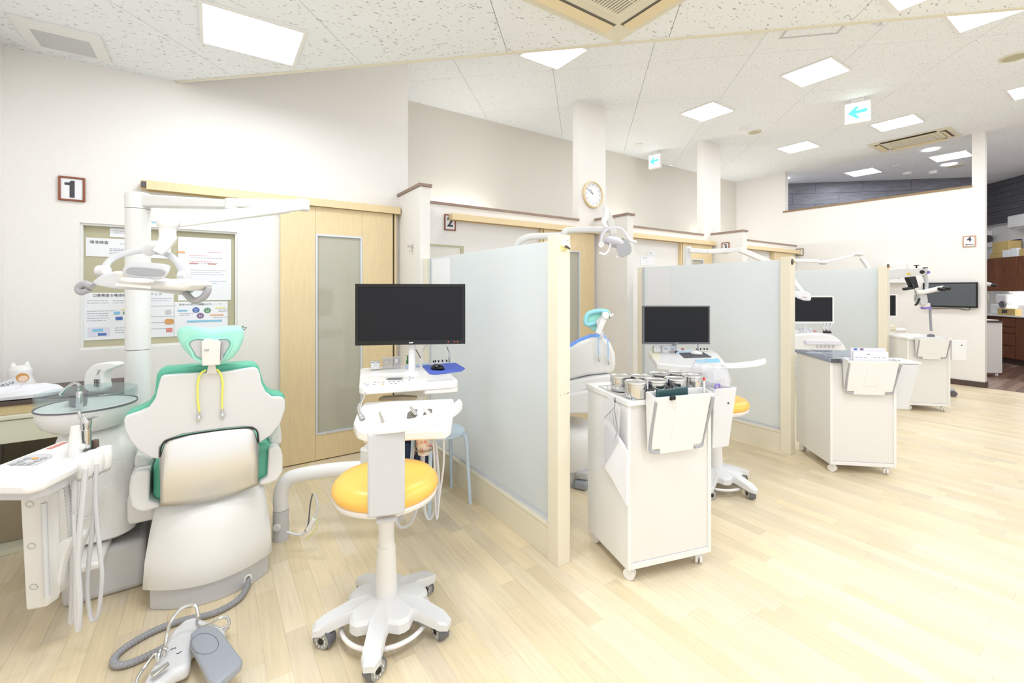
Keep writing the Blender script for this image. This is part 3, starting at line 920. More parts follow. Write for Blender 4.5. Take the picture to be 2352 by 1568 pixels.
# ---- assistant holder with hoses
ah = thing('assistant_tray', 'white assistant tray with keypad and hoses on an upright arm', 'instrument tray', at(80, 1400, 1.55) * 1, world=True)
ah.location.z = .1
bpy.context.view_layer.update()
ZT = .715
tr = [(-90, 1106), (-60, 1085), (0, 1066), (95, 1029), (141, 1011), (157, 1010), (168, 1020), (177, 1052), (178, 1064), (140, 1085), (100, 1100), (92, 1086), (73, 1075), (40, 1072), (0, 1071), (-60, 1095)]
tr = [(-110, 1085), (0, 1065), (95, 1029), (141, 1011), (157, 1010), (168, 1020), (178, 1052), (178, 1066), (140, 1084), (103, 1102), (60, 1112), (0, 1112), (-110, 1112)]
bm = NB(); prism(bm, [onz(px, py, ZT) for px, py in tr], (0, 0, -.035)); make('tray_top', bm, 'white_plastic', ah, bevel=.014, seg=3)
bm = NB(); prism(bm, [onz(px, py, ZT) + V(0, 0, -.036) + FW * .012 for px, py in [(-110, 1085), (0, 1066), (95, 1032), (141, 1016), (160, 1018), (172, 1056), (140, 1080), (103, 1096), (60, 1106), (-110, 1106)]], (0, 0, -.03)); make('tray_underside', bm, 'light_grey', ah, bevel=.006)
bm = NB(); prism(bm, chaikin([onz(*z7(a), ZT + .001) for a in ((60, 1280), (180, 1215), (400, 1145), (560, 1125), (690, 1130), (720, 1155), (650, 1200), (560, 1240), (470, 1285))], 1), (0, 0, .001)); kp = make('keypad', bm, 'light_grey', ah)
for a in ((370, 1190), (590, 1186), (280, 1226), (505, 1222), (190, 1262), (300, 1260), (415, 1256)):
    bm = NB(); q = onz(*z7(a), ZT + .003); lathe(bm, [(.0, 0), (.0095, 0), (.0085, .002), (0, .0022)], q, 14); make('button', bm, 'mid_grey', kp, world=True)
bm = NB(); lathe(bm, [(.0, 0), (.0095, 0), (.0085, .002), (0, .0022)], onz(*z7((472, 1188)), ZT + .003), 14); make('button', bm, 'hair_orange', kp, world=True)
bm = NB(); prism(bm, [onz(*z7(a), ZT + .001) for a in ((620, 1062), (850, 972), (915, 970), (690, 1060))], (0, 0, .0012)); make('label_strip', bm, 'ink_red', ah)
for a, s in (((1130, 1210), .034), ((1275, 1160), .032), ((1400, 1110), .03)):
    q = onz(*z7(a), ZT - .01)
    bm = NB(); lathe(bm, [(.0, -.055), (s * .8, -.055), (s, -.04), (s, .0), (s * .8, .02), (0, .026)], q, 20, sx=.9, sy=1.1); c_ = make('cradle', bm, 'white_plastic', ah, ang=50)
    bm = NB(); lathe(bm, [(s * .5, -.07), (s * .85, -.055)], q, 20); make('cradle_foot', bm, 'light_grey', c_, world=True)
bm = NB(); q = onz(*z7((1015, 1150)), ZT); lathe(bm, [(.021, -.05), (.021, .03), (.019, .04), (.013, .105), (.010, .107)], q, 20); ball(bm, q + V(.018, -.008, .03), .012, 12); make('suction_tip', bm, 'soft_white', ah, ang=50)
bm = NB(); q = onz(*z7((1155, 1130)), ZT - .01); lathe(bm, [(.017, -.03), (.017, .05), (.0165, .09), (.012, .095)], q, 16)
tube(bm, [q + V(0, 0, .09), q + V(.002, -.004, .12), q + V(-.004, -.004, .14)], [.014, .017, .010], n=10); tube(bm, [q + V(0, 0, .125), q + V(.025, -.018, .14), q + V(.045, -.03, .142)], [.010, .008, .008], n=8); tube(bm, [q + V(-.015, .008, .13), q + V(-.02, .01, .16)], .005, n=8)
make('syringe_handle', bm, 'chrome', ah)
bm = NB(); q = onz(*z7((1285, 1050)), ZT); lathe(bm, [(.012, -.03), (.011, .03), (.009, .032)], q, 14); make('saliva_tip', bm, 'tan_strap', ah)
def hs(name, pts, r, m='hose', d=1.5, rib=None, par=None):
    bm = NB(); tube(bm, [at(p[0], p[1], p[2] if len(p) > 2 else d) for p in pts], r, n=8, k=8, rib=rib); return make(name, bm, m, par or ah)
hs('hose', [(152, 1105), (160, 1180), (167, 1280), (166, 1380), (163, 1430), (172, 1400), (172, 1300), (171, 1180), (170, 1085)], .0095, rib=(.012, .22), d=1.56)
hs('hose', [(196, 1075), (190, 1150), (180, 1260), (177, 1370), (179, 1448), (183, 1380), (177, 1290), (172, 1180)], .0085, d=1.52)
hs('hose', [(221, 1065), (216, 1180), (205, 1280), (200, 1350), (206, 1405), (214, 1425), (226, 1405), (234, 1330), (230, 1270), (221, 1180), (218, 1090)], .0068, d=1.60)
bm = NB(); prism(bm, [at(*a, 1.5) for a in ((43, 1106), (106, 1112), (110, 1240), (112, 1375), (106, 1394), (62, 1403), (58, 1398))], FW * .045); ub = make('upright', bm, 'soft_white', ah, bevel=.007, seg=3)
for a in ((68, 1158), (72, 1254), (77, 1348)):
    bm = NB(); c0 = at(*a, 1.4985); tube(bm, [c0 + (RT * math.cos(i * PI / 10) * .0135 + V(0, 0, 1) * math.sin(i * PI / 10) * .0095) for i in range(20)], .0007, n=5, raw=True, closed=True); make('screw_cover', bm, 'mid_grey', ub, world=True)
bm = NB(); tube(bm, [at(101, 1155, 1.488), at(104, 1250, 1.488), at(108, 1370, 1.488)], .008, n=10); make('clear_tube', bm, 'light_grey', ah)
bm = NB(); prism(bm, chaikin([at(*a, 1.53) for a in ((108, 1378), (112, 1262), (150, 1236), (160, 1246), (150, 1268), (140, 1300), (133, 1350), (122, 1372))], 1), FW * .08); make('support_arm', bm, 'white_plastic', ah, bevel=.006)
bm = NB(); bb(bm, -.50, -.36, 2.35, 2.60, .216, .246); make('arm_joint', bm, 'soft_white', ah, bevel=.01)

# ---- operating lamp on its pole
lp = thing('operating_light', 'white operating light with grey grips on a tall pole by the mint chair', 'operating light', (-.322, 3.03, 0), world=True)
PX, PY = -.322, 3.03
bm = NB(); cyl(bm, (PX, PY, 0), (PX, PY, 1.000), .0545, n=32); make('pole', bm, 'white_plastic', lp)
bm = NB(); cyl(bm, (PX, PY, 1.003), (PX, PY, 1.735), .0535, n=32); make('pole', bm, 'white_plastic', lp)
K = at(680, 470, 2.30)
bm = NB(); lathe(bm, [(.0545, 1.737), (.056, 1.805), (.05, 1.82), (0, 1.822)], (PX, PY, 0), 32); make('pole_head', bm, 'white_plastic', lp)
E1 = at(535, 470, 2.22)
def flatarm(p, q, h0, h1, w_, name, m='white_plastic', bv=.008):
    p, q = Vector(p), Vector(q); d = (q - p); dh = Vector((d.x, d.y, 0)).normalized(); n = Vector((-dh.y, dh.x, 0)) * w_ / 2
    U = V(0, 0, 1)
    bm = NB(); loft(bm, [[p + n + U * h0, p - n + U * h0, p - n - U * h0, p + n - U * h0], [q + n + U * h1, q - n + U * h1, q - n - U * h1, q + n - U * h1]])
    return make(name, bm, m, lp, bevel=bv)
a1 = flatarm((PX + .03, PY - .02, 1.780), E1, .032, .020, .06, 'arm')
flatarm(E1 + V(-.02, 0, .004), K, .022, .024, .055, 'arm')
bm = NB(); cyl(bm, E1 + V(0, 0, -.03), E1 + V(0, 0, .028), .036, n=24); make('elbow', bm, 'white_plastic', lp, bevel=.006)
bm = NB(); cyl(bm, K + V(.03, 0, -.028), K + V(.03, 0, .03), .036, n=24); make('elbow', bm, 'white_plastic', lp, bevel=.006)
J = at(385, 510, 1.74)
flatarm(K + V(.02, -.01, -.01), J + V(.03, .01, .01), .020, .028, .05, 'spring_arm')
bm = NB(); n_ = (K - J).normalized(); tube(bm, [J + n_ * .07 + V(0, -.03, -.022), K - n_ * .05 + V(0, -.03, -.034)], .008, n=8, raw=True); make('cable_duct', bm, 'white_matte', lp)
bm = NB(); M1 = frame_of(at(305 + 40, 462, 2.04), ud, (0, 0, 1))
q = at(360, 460, 1.98); 
box(bm, (0, 0, 0), (.072, .024, .001)); bm.transform(frame_of(PX and V(PX + .10, PY - .11, 1.775), (1, -.75, 0), (0, 0, 1))); make('warning_label', bm, 'ink_red', lp)
bm = NB(); ball(bm, J, (.038, .038, .038), 20); cyl(bm, J + V(-.0, 0, 0), J + V(0, 0, -.075), .030, .026, 24); make('swivel', bm, 'white_plastic', lp)
S2 = at(380, 545, 1.72); S3 = at(366, 572, 1.70)
bm = NB(); tube(bm, [J + V(0, 0, -.07), S2 + V(.008, 0, .0), at(374, 566, 1.70), at(362, 580, 1.69)], [.028, .028, .022, .018], n=16); make('neck', bm, 'white_plastic', lp)
# yoke
yk = [(243, 615), (252, 598), (280, 583), (320, 574), (360, 574), (392, 583), (412, 602), (420, 622)]
yk = [(240, 622), (248, 603), (270, 588), (310, 577), (350, 575), (385, 584), (408, 604), (420, 632)]
bm = NB(); tube(bm, [at(*a, 1.66 + .02 * i) for i, a in enumerate(yk)], .013, n=10, flat=.65); make('yoke', bm, 'light_grey', lp)
bm = NB(); tube(bm, [at(338, 577, 1.71), at(352, 566, 1.70), at(363, 560, 1.70)], [.022, .019, .016], n=12); make('yoke_stem', bm, 'pale_grey', lp)
for a, d in (((236, 622), 1.65), ((422, 634), 1.79)):
    bm = NB(); q = at(*a, d); cyl(bm, q - RT * .016, q + RT * .018, .021, n=20); make('yoke_pivot', bm, 'pale_grey', lp, bevel=.004)
# lamp head: a wing seen from the edge
hd_o = [(205, 650), (228, 632), (262, 622), (300, 630), (340, 634), (385, 642), (420, 640), (445, 645), (448, 660), (432, 674), (410, 678), (340, 668), (260, 664), (222, 658)]
front = [at(*a, 1.60 + (a[0] - 205) * .0006) for a in hd_o]
bm = NB(); loft(bm, [[p + FW * o_ + V(0, 0, h) for p in front] for o_, h in ((0, 0), (.03, .004))]); wing = make('lamp_head', bm, 'light_grey', lp, bevel=.008, seg=3)
bm = NB(); prism(bm, [at(*a, 1.64) for a in ((232, 640), (270, 622), (300, 622), (320, 640), (395, 648), (425, 640), (440, 652), (425, 668), (300, 660))], FW * .13); make('lamp_housing', bm, 'soft_white', lp, bevel=.012, seg=3)
bm = NB(); prism(bm, chaikin([at(px_, py_, 1.62) for px_, py_ in ((278, 622), (292, 612), (330, 613), (380, 618), (388, 626), (380, 638), (365, 643), (320, 640), (285, 634))], 1), FW * .012 + V(0, 0, .02)); make('front_frame', bm, 'light_grey', lp, bevel=.003)
bm = NB(); prism(bm, chaikin([at(px_, py_, 1.618) for px_, py_ in ((288, 620), (298, 614), (330, 615), (374, 619), (380, 626), (372, 634), (320, 632), (292, 628))], 1), FW * .004 + V(0, 0, .004)); make('lens', bm, 'mid_grey', lp)
bm = NB(); prism(bm, chaikin([at(*a, 1.588) for a in ((274, 640), (280, 636), (340, 640), (346, 645), (340, 651), (280, 647))], 1), FW * .02); make('switch_bar', bm, 'white_plastic', lp, bevel=.003)
bm = NB(); prism(bm, [at(*a, 1.592) for a in ((265, 650), (345, 657), (345, 663), (265, 656))], FW * .002); make('name_strip', bm, 'white_matte', lp)
for pts, d in ((((212, 658), (195, 652), (182, 660), (186, 670), (205, 666)), 1.60), (((425, 672), (445, 690), (465, 684), (476, 670), (480, 660)), 1.73)):
    bm = NB(); tube(bm, [at(*a, d) for a in pts], [.012, .013, .013, .013, .009], n=10); make('grip', bm, 'mid_grey', lp)

# ---- foot control and its hose
fp = thing('foot_control', 'grey foot control with bent steel guard rods on the floor', 'foot pedal', onz(450, 1520, 0), world=True)
bm = NB(); prism(bm, [onz(px, py, .012) for px, py in ((392, 1478), (425, 1448), (452, 1442), (505, 1462), (518, 1472), (515, 1490), (470, 1500), (440, 1520), (436, 1560), (400, 1575), (350, 1620), (318, 1620), (350, 1560))], (0, 0, .05)); make('body', bm, 'pedal_body', fp, bevel=.018, seg=3)
bm = NB(); prism(bm, [onz(px, py, .062) for px, py in ((436, 1490), (438, 1472), (452, 1458), (478, 1451), (500, 1458), (512, 1470), (557, 1532), (554, 1543), (498, 1590), (480, 1580))], (0, 0, .028)); pd = make('pedal', bm, 'pedal_grey', fp, bevel=.007, seg=3)
cc = onz(470, 1478, .0915)
bm = NB(); tube(bm, [onz(470 + 32 * math.cos(i * PI / 12), 1478 + 24 * math.sin(i * PI / 12), .0905) for i in range(24)], .0009, n=5, raw=True, closed=True); make('round_mark', bm, 'slate', pd, world=True)
def zp(*pts): return [onz(px, py, z) for px, py, z in pts]
bm = NB(); tube(bm, zp((378, 1508, .06), (383, 1460, .10), (392, 1428, .14), (410, 1402, .16), (432, 1390, .165), (450, 1392, .16), (455, 1415, .13), (452, 1434, .10), (468, 1438, .085), (500, 1422, .08), (518, 1416, .08), (526, 1425, .07), (524, 1436, .06), (500, 1446, .055)), .0052, n=8); make('guard_rod', bm, 'steel', fp)
bm = NB(); tube(bm, zp((384, 1490, .08), (372, 1487, .09), (365, 1505, .085), (362, 1525, .06), (356, 1502, .075), (330, 1535, .055), (314, 1562, .05), (312, 1590, .04)), .0052, n=8); make('guard_rod', bm, 'steel', fp)
for pts in (((492, 1452, .045), (526, 1432, .05), (528, 1438, .05), (508, 1458, .045)), ((345, 1545, .085), (385, 1518, .09), (390, 1522, .09), (352, 1552, .085))):
    bm = NB(); prism(bm, zp(*pts), (0, 0, -.008)); make('side_tab', bm, 'steel', fp, bevel=.002)
bm = NB()
for i, (a, b2) in enumerate(((395, 1490), (402, 1488), (408, 1500), (414, 1497))): box(bm, onz(a, b2, .0628), (.008, .003, .0008), rz=.4 + i)
make('symbols', bm, 'ink', fp)
hz = [(572, 1328, .03), (566, 1350, .014), (545, 1378, .014), (490, 1408, .014), (420, 1424, .014), (350, 1450, .014), (290, 1485, .014), (262, 1512, .014), (268, 1527, .014), (300, 1522, .014), (350, 1500, .014), (384, 1482, .02)]
bm = NB(); tube(bm, zp(*hz), .0125, n=12, k=10, rib=(.011, .2)); single('corrugated_hose', bm, 'hose_grey', 'grey corrugated hose curling from the mint chair to the foot control', 'hose')

# ---- orange stool (also copied into the second booth)
def make_stool(label, loc, rz):
    t = thing('dental_stool', label, 'stool', loc, rz, group='orange dental stools')
    bm = NB()
    n = 60
    outline = []
    star0 = math.radians(41.7)
    pts = []
    for k in range(5):
        a = star0 + k * 2 * PI / 5
        for da, r in ((-.628, .158), (-.50, .156), (-.38, .146), (-.27, .138), (-.215, .155), (-.135, .24), (-.07, .264), (.07, .264), (.135, .24), (.215, .155), (.27, .138), (.38, .146), (.50, .156)):
            pts.append((r * math.cos(a + da), r * math.sin(a + da), r))
    def zz(r, top): 
        u = max(0, min(1, (r - .14) / .12))
        return (.122 - .042 * u ** 1.2) if top else (.078 - .030 * u)
    loft(bm, [[(x, y, zz(r, False)) for x, y, r in pts], [(x, y, zz(r, True) - .012) for x, y, r in pts], [(x * (1 - .012 / r), y * (1 - .012 / r), zz(r, True)) for x, y, r in pts], [(x / r * .06, y / r * .06, .136) for x, y, r in pts]])
    make('star_base', bm, 'pale_grey', t, ang=28)
    for k in range(5):
        a = star0 + k * 2 * PI / 5
        c = V(.232 * math.cos(a), .232 * math.sin(a), 0)
        ax = V(math.cos(a + .9), math.sin(a + .9), 0)
        off = V(-ax.y, ax.x, 0) * .014
        bm = NB(); M = Matrix.Translation(c + off + V(0, 0, .031)) @ align(ax)
        rings = []
        for rr, zz_ in ((.0375, -.018), (.0375, .018)):
            rings.append([M @ V(rr * math.cos(q), rr * math.sin(q), zz_) for q in [2.2 * PI * i / 24 * .62 - .55 for i in range(25)]] + [M @ V(.012 * math.cos(q), .012 * math.sin(q), zz_) for q in [2.2 * PI * i / 24 * .62 - .55 for i in range(24, -1, -1)]])
        loft(bm, rings); cyl(bm, c + V(0, 0, .045), c + V(0, 0, .062), .009, n=12); cs = make('caster', bm, 'slate', t)
        bm = NB()
        for s in (-1, 1): cyl(bm, c + off + ax * (s * .0205) + V(0, 0, .0305), c + off + ax * (s * .007) + V(0, 0, .0305), .0305, n=24)
        make('wheel', bm, 'wheel_clear', cs, world=False).location -= cs.location
        bm = NB()
        for s in (-1, 1):
            for i in range(9):
                q = 2 * PI * i / 9; e1 = V(0, 0, 1); e2 = ax.cross(e1)
                box(bm, c + off + ax * (s * .0208) + V(0, 0, .0305) + (e1 * math.cos(q) + e2 * math.sin(q)) * .019, (.004, .004, .008), rz=math.atan2(ax.y, ax.x))
        o_ = make('wheel_tread', bm, 'pale_grey', cs, world=False); o_.location -= cs.location; o_['kind'] = 'stuff'
        bm = NB(); cyl(bm, c + off - ax * .023 + V(0, 0, .0305), c + off + ax * .023 + V(0, 0, .0305), .011, n=16)
        make('hub', bm, 'black', cs, world=False).location -= cs.location
    bm = NB(); tube(bm, [(.165 * math.cos(i * PI / 20), .165 * math.sin(i * PI / 20), .045) for i in range(40)], .0085, n=10, raw=True, closed=True)
    for k in range(3): 
        a = k * 2 * PI / 3 + .4
        tube(bm, [(.165 * math.cos(a), .165 * math.sin(a), .045), (.03 * math.cos(a), .03 * math.sin(a), .085)], .004, n=6, raw=True)
    make('foot_ring', bm, 'white_plastic', t)
    bm = NB(); lathe(bm, [(.042, .135), (.041, .17), (.034, .32), (.032, .322)], n=28); make('column_sleeve', bm, 'soft_white', t)
    bm = NB(); cyl(bm, (0, 0, .32), (0, 0, .52), .030, n=28); make('column', bm, 'soft_white', t)
    bm = NB(); lathe(bm, [(.06, .50), (.17, .508), (.192, .520), (.196, .534), (.19, .540)], n=44); make('seat_pan', bm, 'white_plastic', t, ang=50)
    bm = NB(); lathe(bm, [(.15, .532), (.192, .540), (.200, .556), (.197, .572), (.182, .590), (.15, .600), (.08, .604), (.0, .605)], n=48); make('seat_cushion', bm, 'orange', t, ang=60)
    bm = NB(); box(bm, (0, -.222, .688), (.122, .030, .283)); box(bm, (0, -.13, .52), (.07, .17, .018)); make('back_post', bm, 'light_grey', t, bevel=.008, seg=3)
    def pol(a, r, z): a = math.radians(a); return V(r * math.cos(a), r * math.sin(a), z)
    outer = catmull([pol(-106, .238, .838), pol(-90, .248, .842), (pol(-65, .278, .85)), pol(-40, .296, .86), pol(-20, .298, .866), pol(-11, .288, .868)], 6)
    inner = catmull([pol(-106, .190, .838), pol(-90, .192, .842), (pol(-65, .212, .85)), pol(-40, .240, .86), pol(-20, .262, .866), pol(-11, .276, .868)], 6)
    bm = NB()
    loft(bm, [[a + V(0, 0, -.013), a + (b2 - a) * .02 + V(0, 0, .010), a.lerp(b2, .5) + V(0, 0, .016), b2 + V(0, 0, .010), b2 + V(0, 0, -.008), a.lerp(b2, .5) + V(0, 0, -.018)] for a, b2 in zip(outer, inner)])
    make('arm_support', bm, 'white_plastic', t, bevel=.003, ang=60)
    return t
stool = make_stool('orange-seated dental stool with white curved arm support in front of the first glass screen', (.562, 1.705, 0), math.radians(-18.2))
dup(stool, (2.80, 1.70, 0), math.radians(-58), 'orange-seated dental stool half hidden behind the cart of steel canisters')
# ---- delivery table of the first booth
z4 = lambda a: (640 + a[0] / 4.9, 600 + a[1] / 4.9)
T1R = math.radians(-15.7)
dt = thing('delivery_table', 'white dental delivery table with keypad in front of the first sliding door', 'instrument table', (.846, 2.25, 0), T1R)
def L1(p): return PM(dt).inverted() @ Vector(p)
bm = NB(); slab(bm, .46, .54, .034, .035, .836); make('table_top', bm, 'white_plastic', dt, bevel=.006)
bm = NB(); slab(bm, .17, .52, .024, .02, .815, (.143, -.005)); make('side_tray', bm, 'white_plastic', dt, bevel=.005)
bm = NB(); slab(bm, .13, .035, .003, .012, .870, (.145, -.225)); make('grip_slot', bm, 'light_grey', dt)
bm = NB(); box(bm, (.02, -.02, .80), (.16, .16, .07)); make('table_mount', bm, 'soft_white', dt, bevel=.008)
bm = NB(); prism(bm, [L1(onz(*z4(a), .8705)) for a in ((1205, 1332), (1212, 1312), (1402, 1308), (1392, 1332))], (0, 0, .002)); dsp = make('display', bm, 'mid_grey', dt)
bm = NB(); prism(bm, [L1(onz(*z4(a), .8725)) for a in ((1228, 1329), (1232, 1315), (1382, 1312), (1378, 1328))], (0, 0, .001)); make('display_glass', bm, 'slate', dsp, world=False).location -= dsp.location
for a in ((970, 1380), (1005, 1362), (1000, 1392), (1035, 1377), (1085, 1362), (1130, 1360), (1180, 1358), (1075, 1386), (1250, 1354), (1298, 1352), (1348, 1350), (1398, 1347), (1268, 1375), (1318, 1373), (1440, 1312), (1475, 1302), (1510, 1310), (1475, 1323), (1470, 1342)):
    bm = NB(); lathe(bm, [(0, 0), (.006, 0), (.0055, .0012), (0, .0015)], L1(onz(*z4(a), .8705)), 10); make('button', bm, 'ink_soft' if a[0] % 3 else 'light_grey', dt)
bm = NB(); lathe(bm, [(0, 0), (.007, 0), (.006, .0015), (0, .002)], L1(onz(*z4((1173, 1382)), .8705)), 12); make('button', bm, 'hair_orange', dt)
# sloped instrument holder
hp = [((838, 922), 2.08), ((1042, 914), 2.06), ((1043, 928), 2.0), ((1036, 976), 1.88), ((1022, 986), 1.86), ((840, 993), 1.86), ((820, 985), 1.87), ((812, 968), 1.92), ((822, 942), 2.0)]
bm = NB(); prism(bm, [L1(at(*a, d)) for a, d in hp], V(0, 0, -.045)); make('instrument_holder', bm, 'white_plastic', dt, bevel=.01, seg=3)
bm = NB(); prism(bm, [L1(at(a[0], a[1], d) + V(0, 0, -.046)) for a, d in [((845, 930), 2.05), ((1032, 924), 2.04), ((1026, 972), 1.92), ((835, 984), 1.90)]], V(0, 0, -.02)); make('holder_underside', bm, 'soft_white', dt, bevel=.005)
bm = NB(); prism(bm, [L1(at(*a, 2.10)) for a in ((880, 914), (925, 911), (960, 914), (955, 918), (870, 920))], V(0, .05, 0)); make('vent', bm, 'shade_tan', dt)
HA, HB, HC = at(838, 922, 2.08), at(1042, 914, 2.06), at(930, 990, 1.86)
HN = (HB - HA).cross(HC - HA).normalized()
if HN.z < 0: HN = -HN
def hdp(a): return onp(*z5(a), HA + HN * .005, HN)
for pts in (((1015, 405), (1022, 362), (1060, 325), (1108, 330), (1105, 400)), ((1330, 345), (1340, 295), (1378, 262), (1435, 258), (1425, 320), (1400, 352)), ((1488, 330), (1498, 290), (1540, 252), (1580, 258), (1575, 300), (1540, 322))):
    bm = NB(); prism(bm, [L1(hdp(a)) for a in pts], V(0, 0, .003)); make('holder_slot', bm, 'ac_dark', dt)
for (a, b2, r, m) in (((1065, 275), (1098, 385), .008, 'chrome'), ((1365, 228), (1418, 315), .010, 'chrome'), ((1496, 236), (1545, 310), .010, 'soft_white')):
    q_ = L1(hdp(b2) + V(0, 0, .006)); p_ = L1(at(*z5(a), (hdp(b2) - V(0, 0, EYE)).dot(FW) - .01))
    bm = NB(); tube(bm, [p_, p_.lerp(q_, .3), q_], [r * .5, r * .7, r], n=10, raw=True); make('handpiece', bm, m, dt)
bm = NB(); tube(bm, [L1(at(*z5(a), 1.93)) for a in ((930, 92), (905, 150), (880, 205))], .0035, n=8); tube(bm, [L1(at(*z5(a), 1.93)) for a in ((880, 195), (866, 250), (875, 300), (905, 345))], [.007, .010, .009, .012], n=10); make('air_syringe', bm, 'chrome', dt)
def hz1(pts, r=.0052, d=1.97):
    bm = NB(); tube(bm, [L1(at(*z5(a), d)) for a in pts], r, n=8, k=8); make('hose', bm, 'hose', dt)
hz1(((1080, 600), (1150, 1050), (1190, 1250), (1240, 1365), (1300, 1402), (1375, 1350), (1440, 1200), (1470, 1060), (1480, 620)), .0062)
hz1(((1400, 620), (1370, 900), (1340, 1120), (1300, 1260), (1262, 1345), (1240, 1250), (1210, 1000), (1180, 620)), .0055, 2.02)
hz1(((1500, 560), (1492, 950), (1508, 1230), (1550, 1320), (1600, 1240), (1640, 1000), (1630, 760), (1605, 520)), .0062, 1.94)
hz1(((1590, 520), (1600, 760), (1605, 1050), (1626, 1322), (1650, 1100), (1690, 790), (1690, 520)), .0045, 1.92)
# swing arm
bm = NB(); c_ = onz(642, 1244, 0) + V(.01, .03, 0); lathe(bm, [(.040, 0), (.040, .01), (.038, .15), (.037, .155)], L1(c_), 28); make('arm_post', bm, 'light_grey', dt)
bm = NB(); q_ = c_ - FW * .03 - RT * .0 + V(0, 0, .08); cyl(bm, L1(q_), L1(q_ - FW * .018), .019, n=24); make('clamp_knob', bm, 'white_plastic', dt, bevel=.003)
P_ = [c_ + V(0, 0, .157), c_ + V(0, 0, .235), c_ + V(.02, -.008, .295), c_ + V(.07, -.03, .325), c_ + V(.22, -.10, .345), c_ + V(.40, -.20, .355)]
bm = NB(); tube(bm, [L1(p) for p in P_], .037, n=20, k=8); make('swing_arm', bm, 'white_plastic', dt)
e_ = c_ + V(.40, -.20, 0)
bm = NB(); cyl(bm, L1(e_ + V(0, 0, .31)), L1(e_ + V(0, 0, .46)), .042, n=24); make('arm_joint', bm, 'white_plastic', dt, bevel=.006)
bm = NB(); tube(bm, [L1(e_ + V(0, 0, .44)), L1(e_ + V(.06, -.05, .55)), L1(V(.846, 2.25, .78))], .034, n=16); make('lift_arm', bm, 'white_plastic', dt)

# cables by the arm
t = thing('cable', 'white and grey cables looping from the swing arm to the floor', 'cable', onz(690, 1225, 0), world=True)
bm = NB(); tube(bm, [at(*z5(a), 2.2) for a in ((415, 1075), (392, 1180), (382, 1290), (370, 1380), (335, 1450))], .0035, n=6); make('grey_lead', bm, 'slate', t)
bm = NB(); tube(bm, [at(*z5(a), 2.2) for a in ((440, 1075), (465, 1190), (448, 1280), (420, 1330), (370, 1420), (310, 1470), (230, 1465), (165, 1445))], .006, n=8); make('white_lead', bm, 'hose', t)
bm = NB(); tube(bm, [at(*z5(a), 2.19) for a in ((430, 1310), (462, 1370), (440, 1430), (350, 1525))], .002, n=6); make('earth_wire', bm, 'green_wire', t)
bm = NB(); tube(bm, [at(*z5(a), 2.19) for a in ((430, 1318), (400, 1375), (370, 1425))], .011, n=10); make('connector', bm, 'white_plastic', t)

# ---- monitors
def monitor(label, c, xdir, w_, h_, case, logo, neck_to, slim=.028, bez=.014, leds=False, neckmat='white_plastic', off=(0, .03)):
    rz = math.atan2(xdir.y, xdir.x)
    t = thing('monitor', label, 'monitor', (c.x, c.y, neck_to), rz)
    z = c.z - neck_to
    bm = NB(); box(bm, (0, slim / 2 + .004, z), (w_, slim, h_)); make('case', bm, case, t, bevel=.004)
    bm = NB()
    for a in ((-w_ / 2, -w_ / 2 + bez, -h_ / 2, h_ / 2), (w_ / 2 - bez, w_ / 2, -h_ / 2, h_ / 2), (-w_ / 2 + bez, w_ / 2 - bez, h_ / 2 - bez, h_ / 2), (-w_ / 2 + bez, w_ / 2 - bez, -h_ / 2, -h_ / 2 + bez * 1.5)):
        bb(bm, a[0], a[1], -.004, .006, z + a[2], z + a[3])
    make('bezel', bm, case if case != 'black' else 'black_gloss', t)
    bm = NB(); bb(bm, -w_ / 2 + bez, w_ / 2 - bez, .0, .004, z - h_ / 2 + bez * 1.5, z + h_ / 2 - bez); make('screen', bm, 'screen', t)
    if logo:
        text('logo', logo, .013, 'white_matte' if case == 'black' else 'mid_grey', frame_of(V(0, -.0046, z - h_ / 2 + bez * .72), (1, 0, 0), (0, 0, 1)), t, bold=.0004)
    if leds:
        for x in (.19, .222, .238):
            bm = NB(); box(bm, (x, -.0046, z - h_ / 2 + .012), (.004, .001, .003)); make('indicator', bm, 'led', t)
    bm = NB(); cyl(bm, (off[0], .05, z - h_ * .1), (off[0], .05, .012), .019, n=20); make('neck', bm, neckmat, t)
    bm = NB(); lathe(bm, [(.045, 0), (.045, .008), (.02, .014)], (off[0], .05, 0), 24); make('foot', bm, neckmat, t)
    return t
a9 = math.radians(8)
mon1 = monitor('large black monitor with red indicator lights over the first delivery table', at(944.5, 721.5, 2.30), RT * math.cos(a9) + FW * math.sin(a9), .557, .314, 'black', 'acer', .870, bez=.016, leds=True)
t = thing('cable', 'thin grey and white leads dropping below the largest black monitor', 'cable', at(966, 822, 2.36), world=True)
bm = NB(); tube(bm, [at(*a, 2.36) for a in ((938, 790), (955, 803), (966, 822))], .003, n=6); make('grey_lead', bm, 'slate', t)
bm = NB(); tube(bm, [at(*a, 2.365) for a in ((984, 788), (970, 806), (966, 830), (965, 848))], .003, n=6); make('white_lead', bm, 'hose', t)

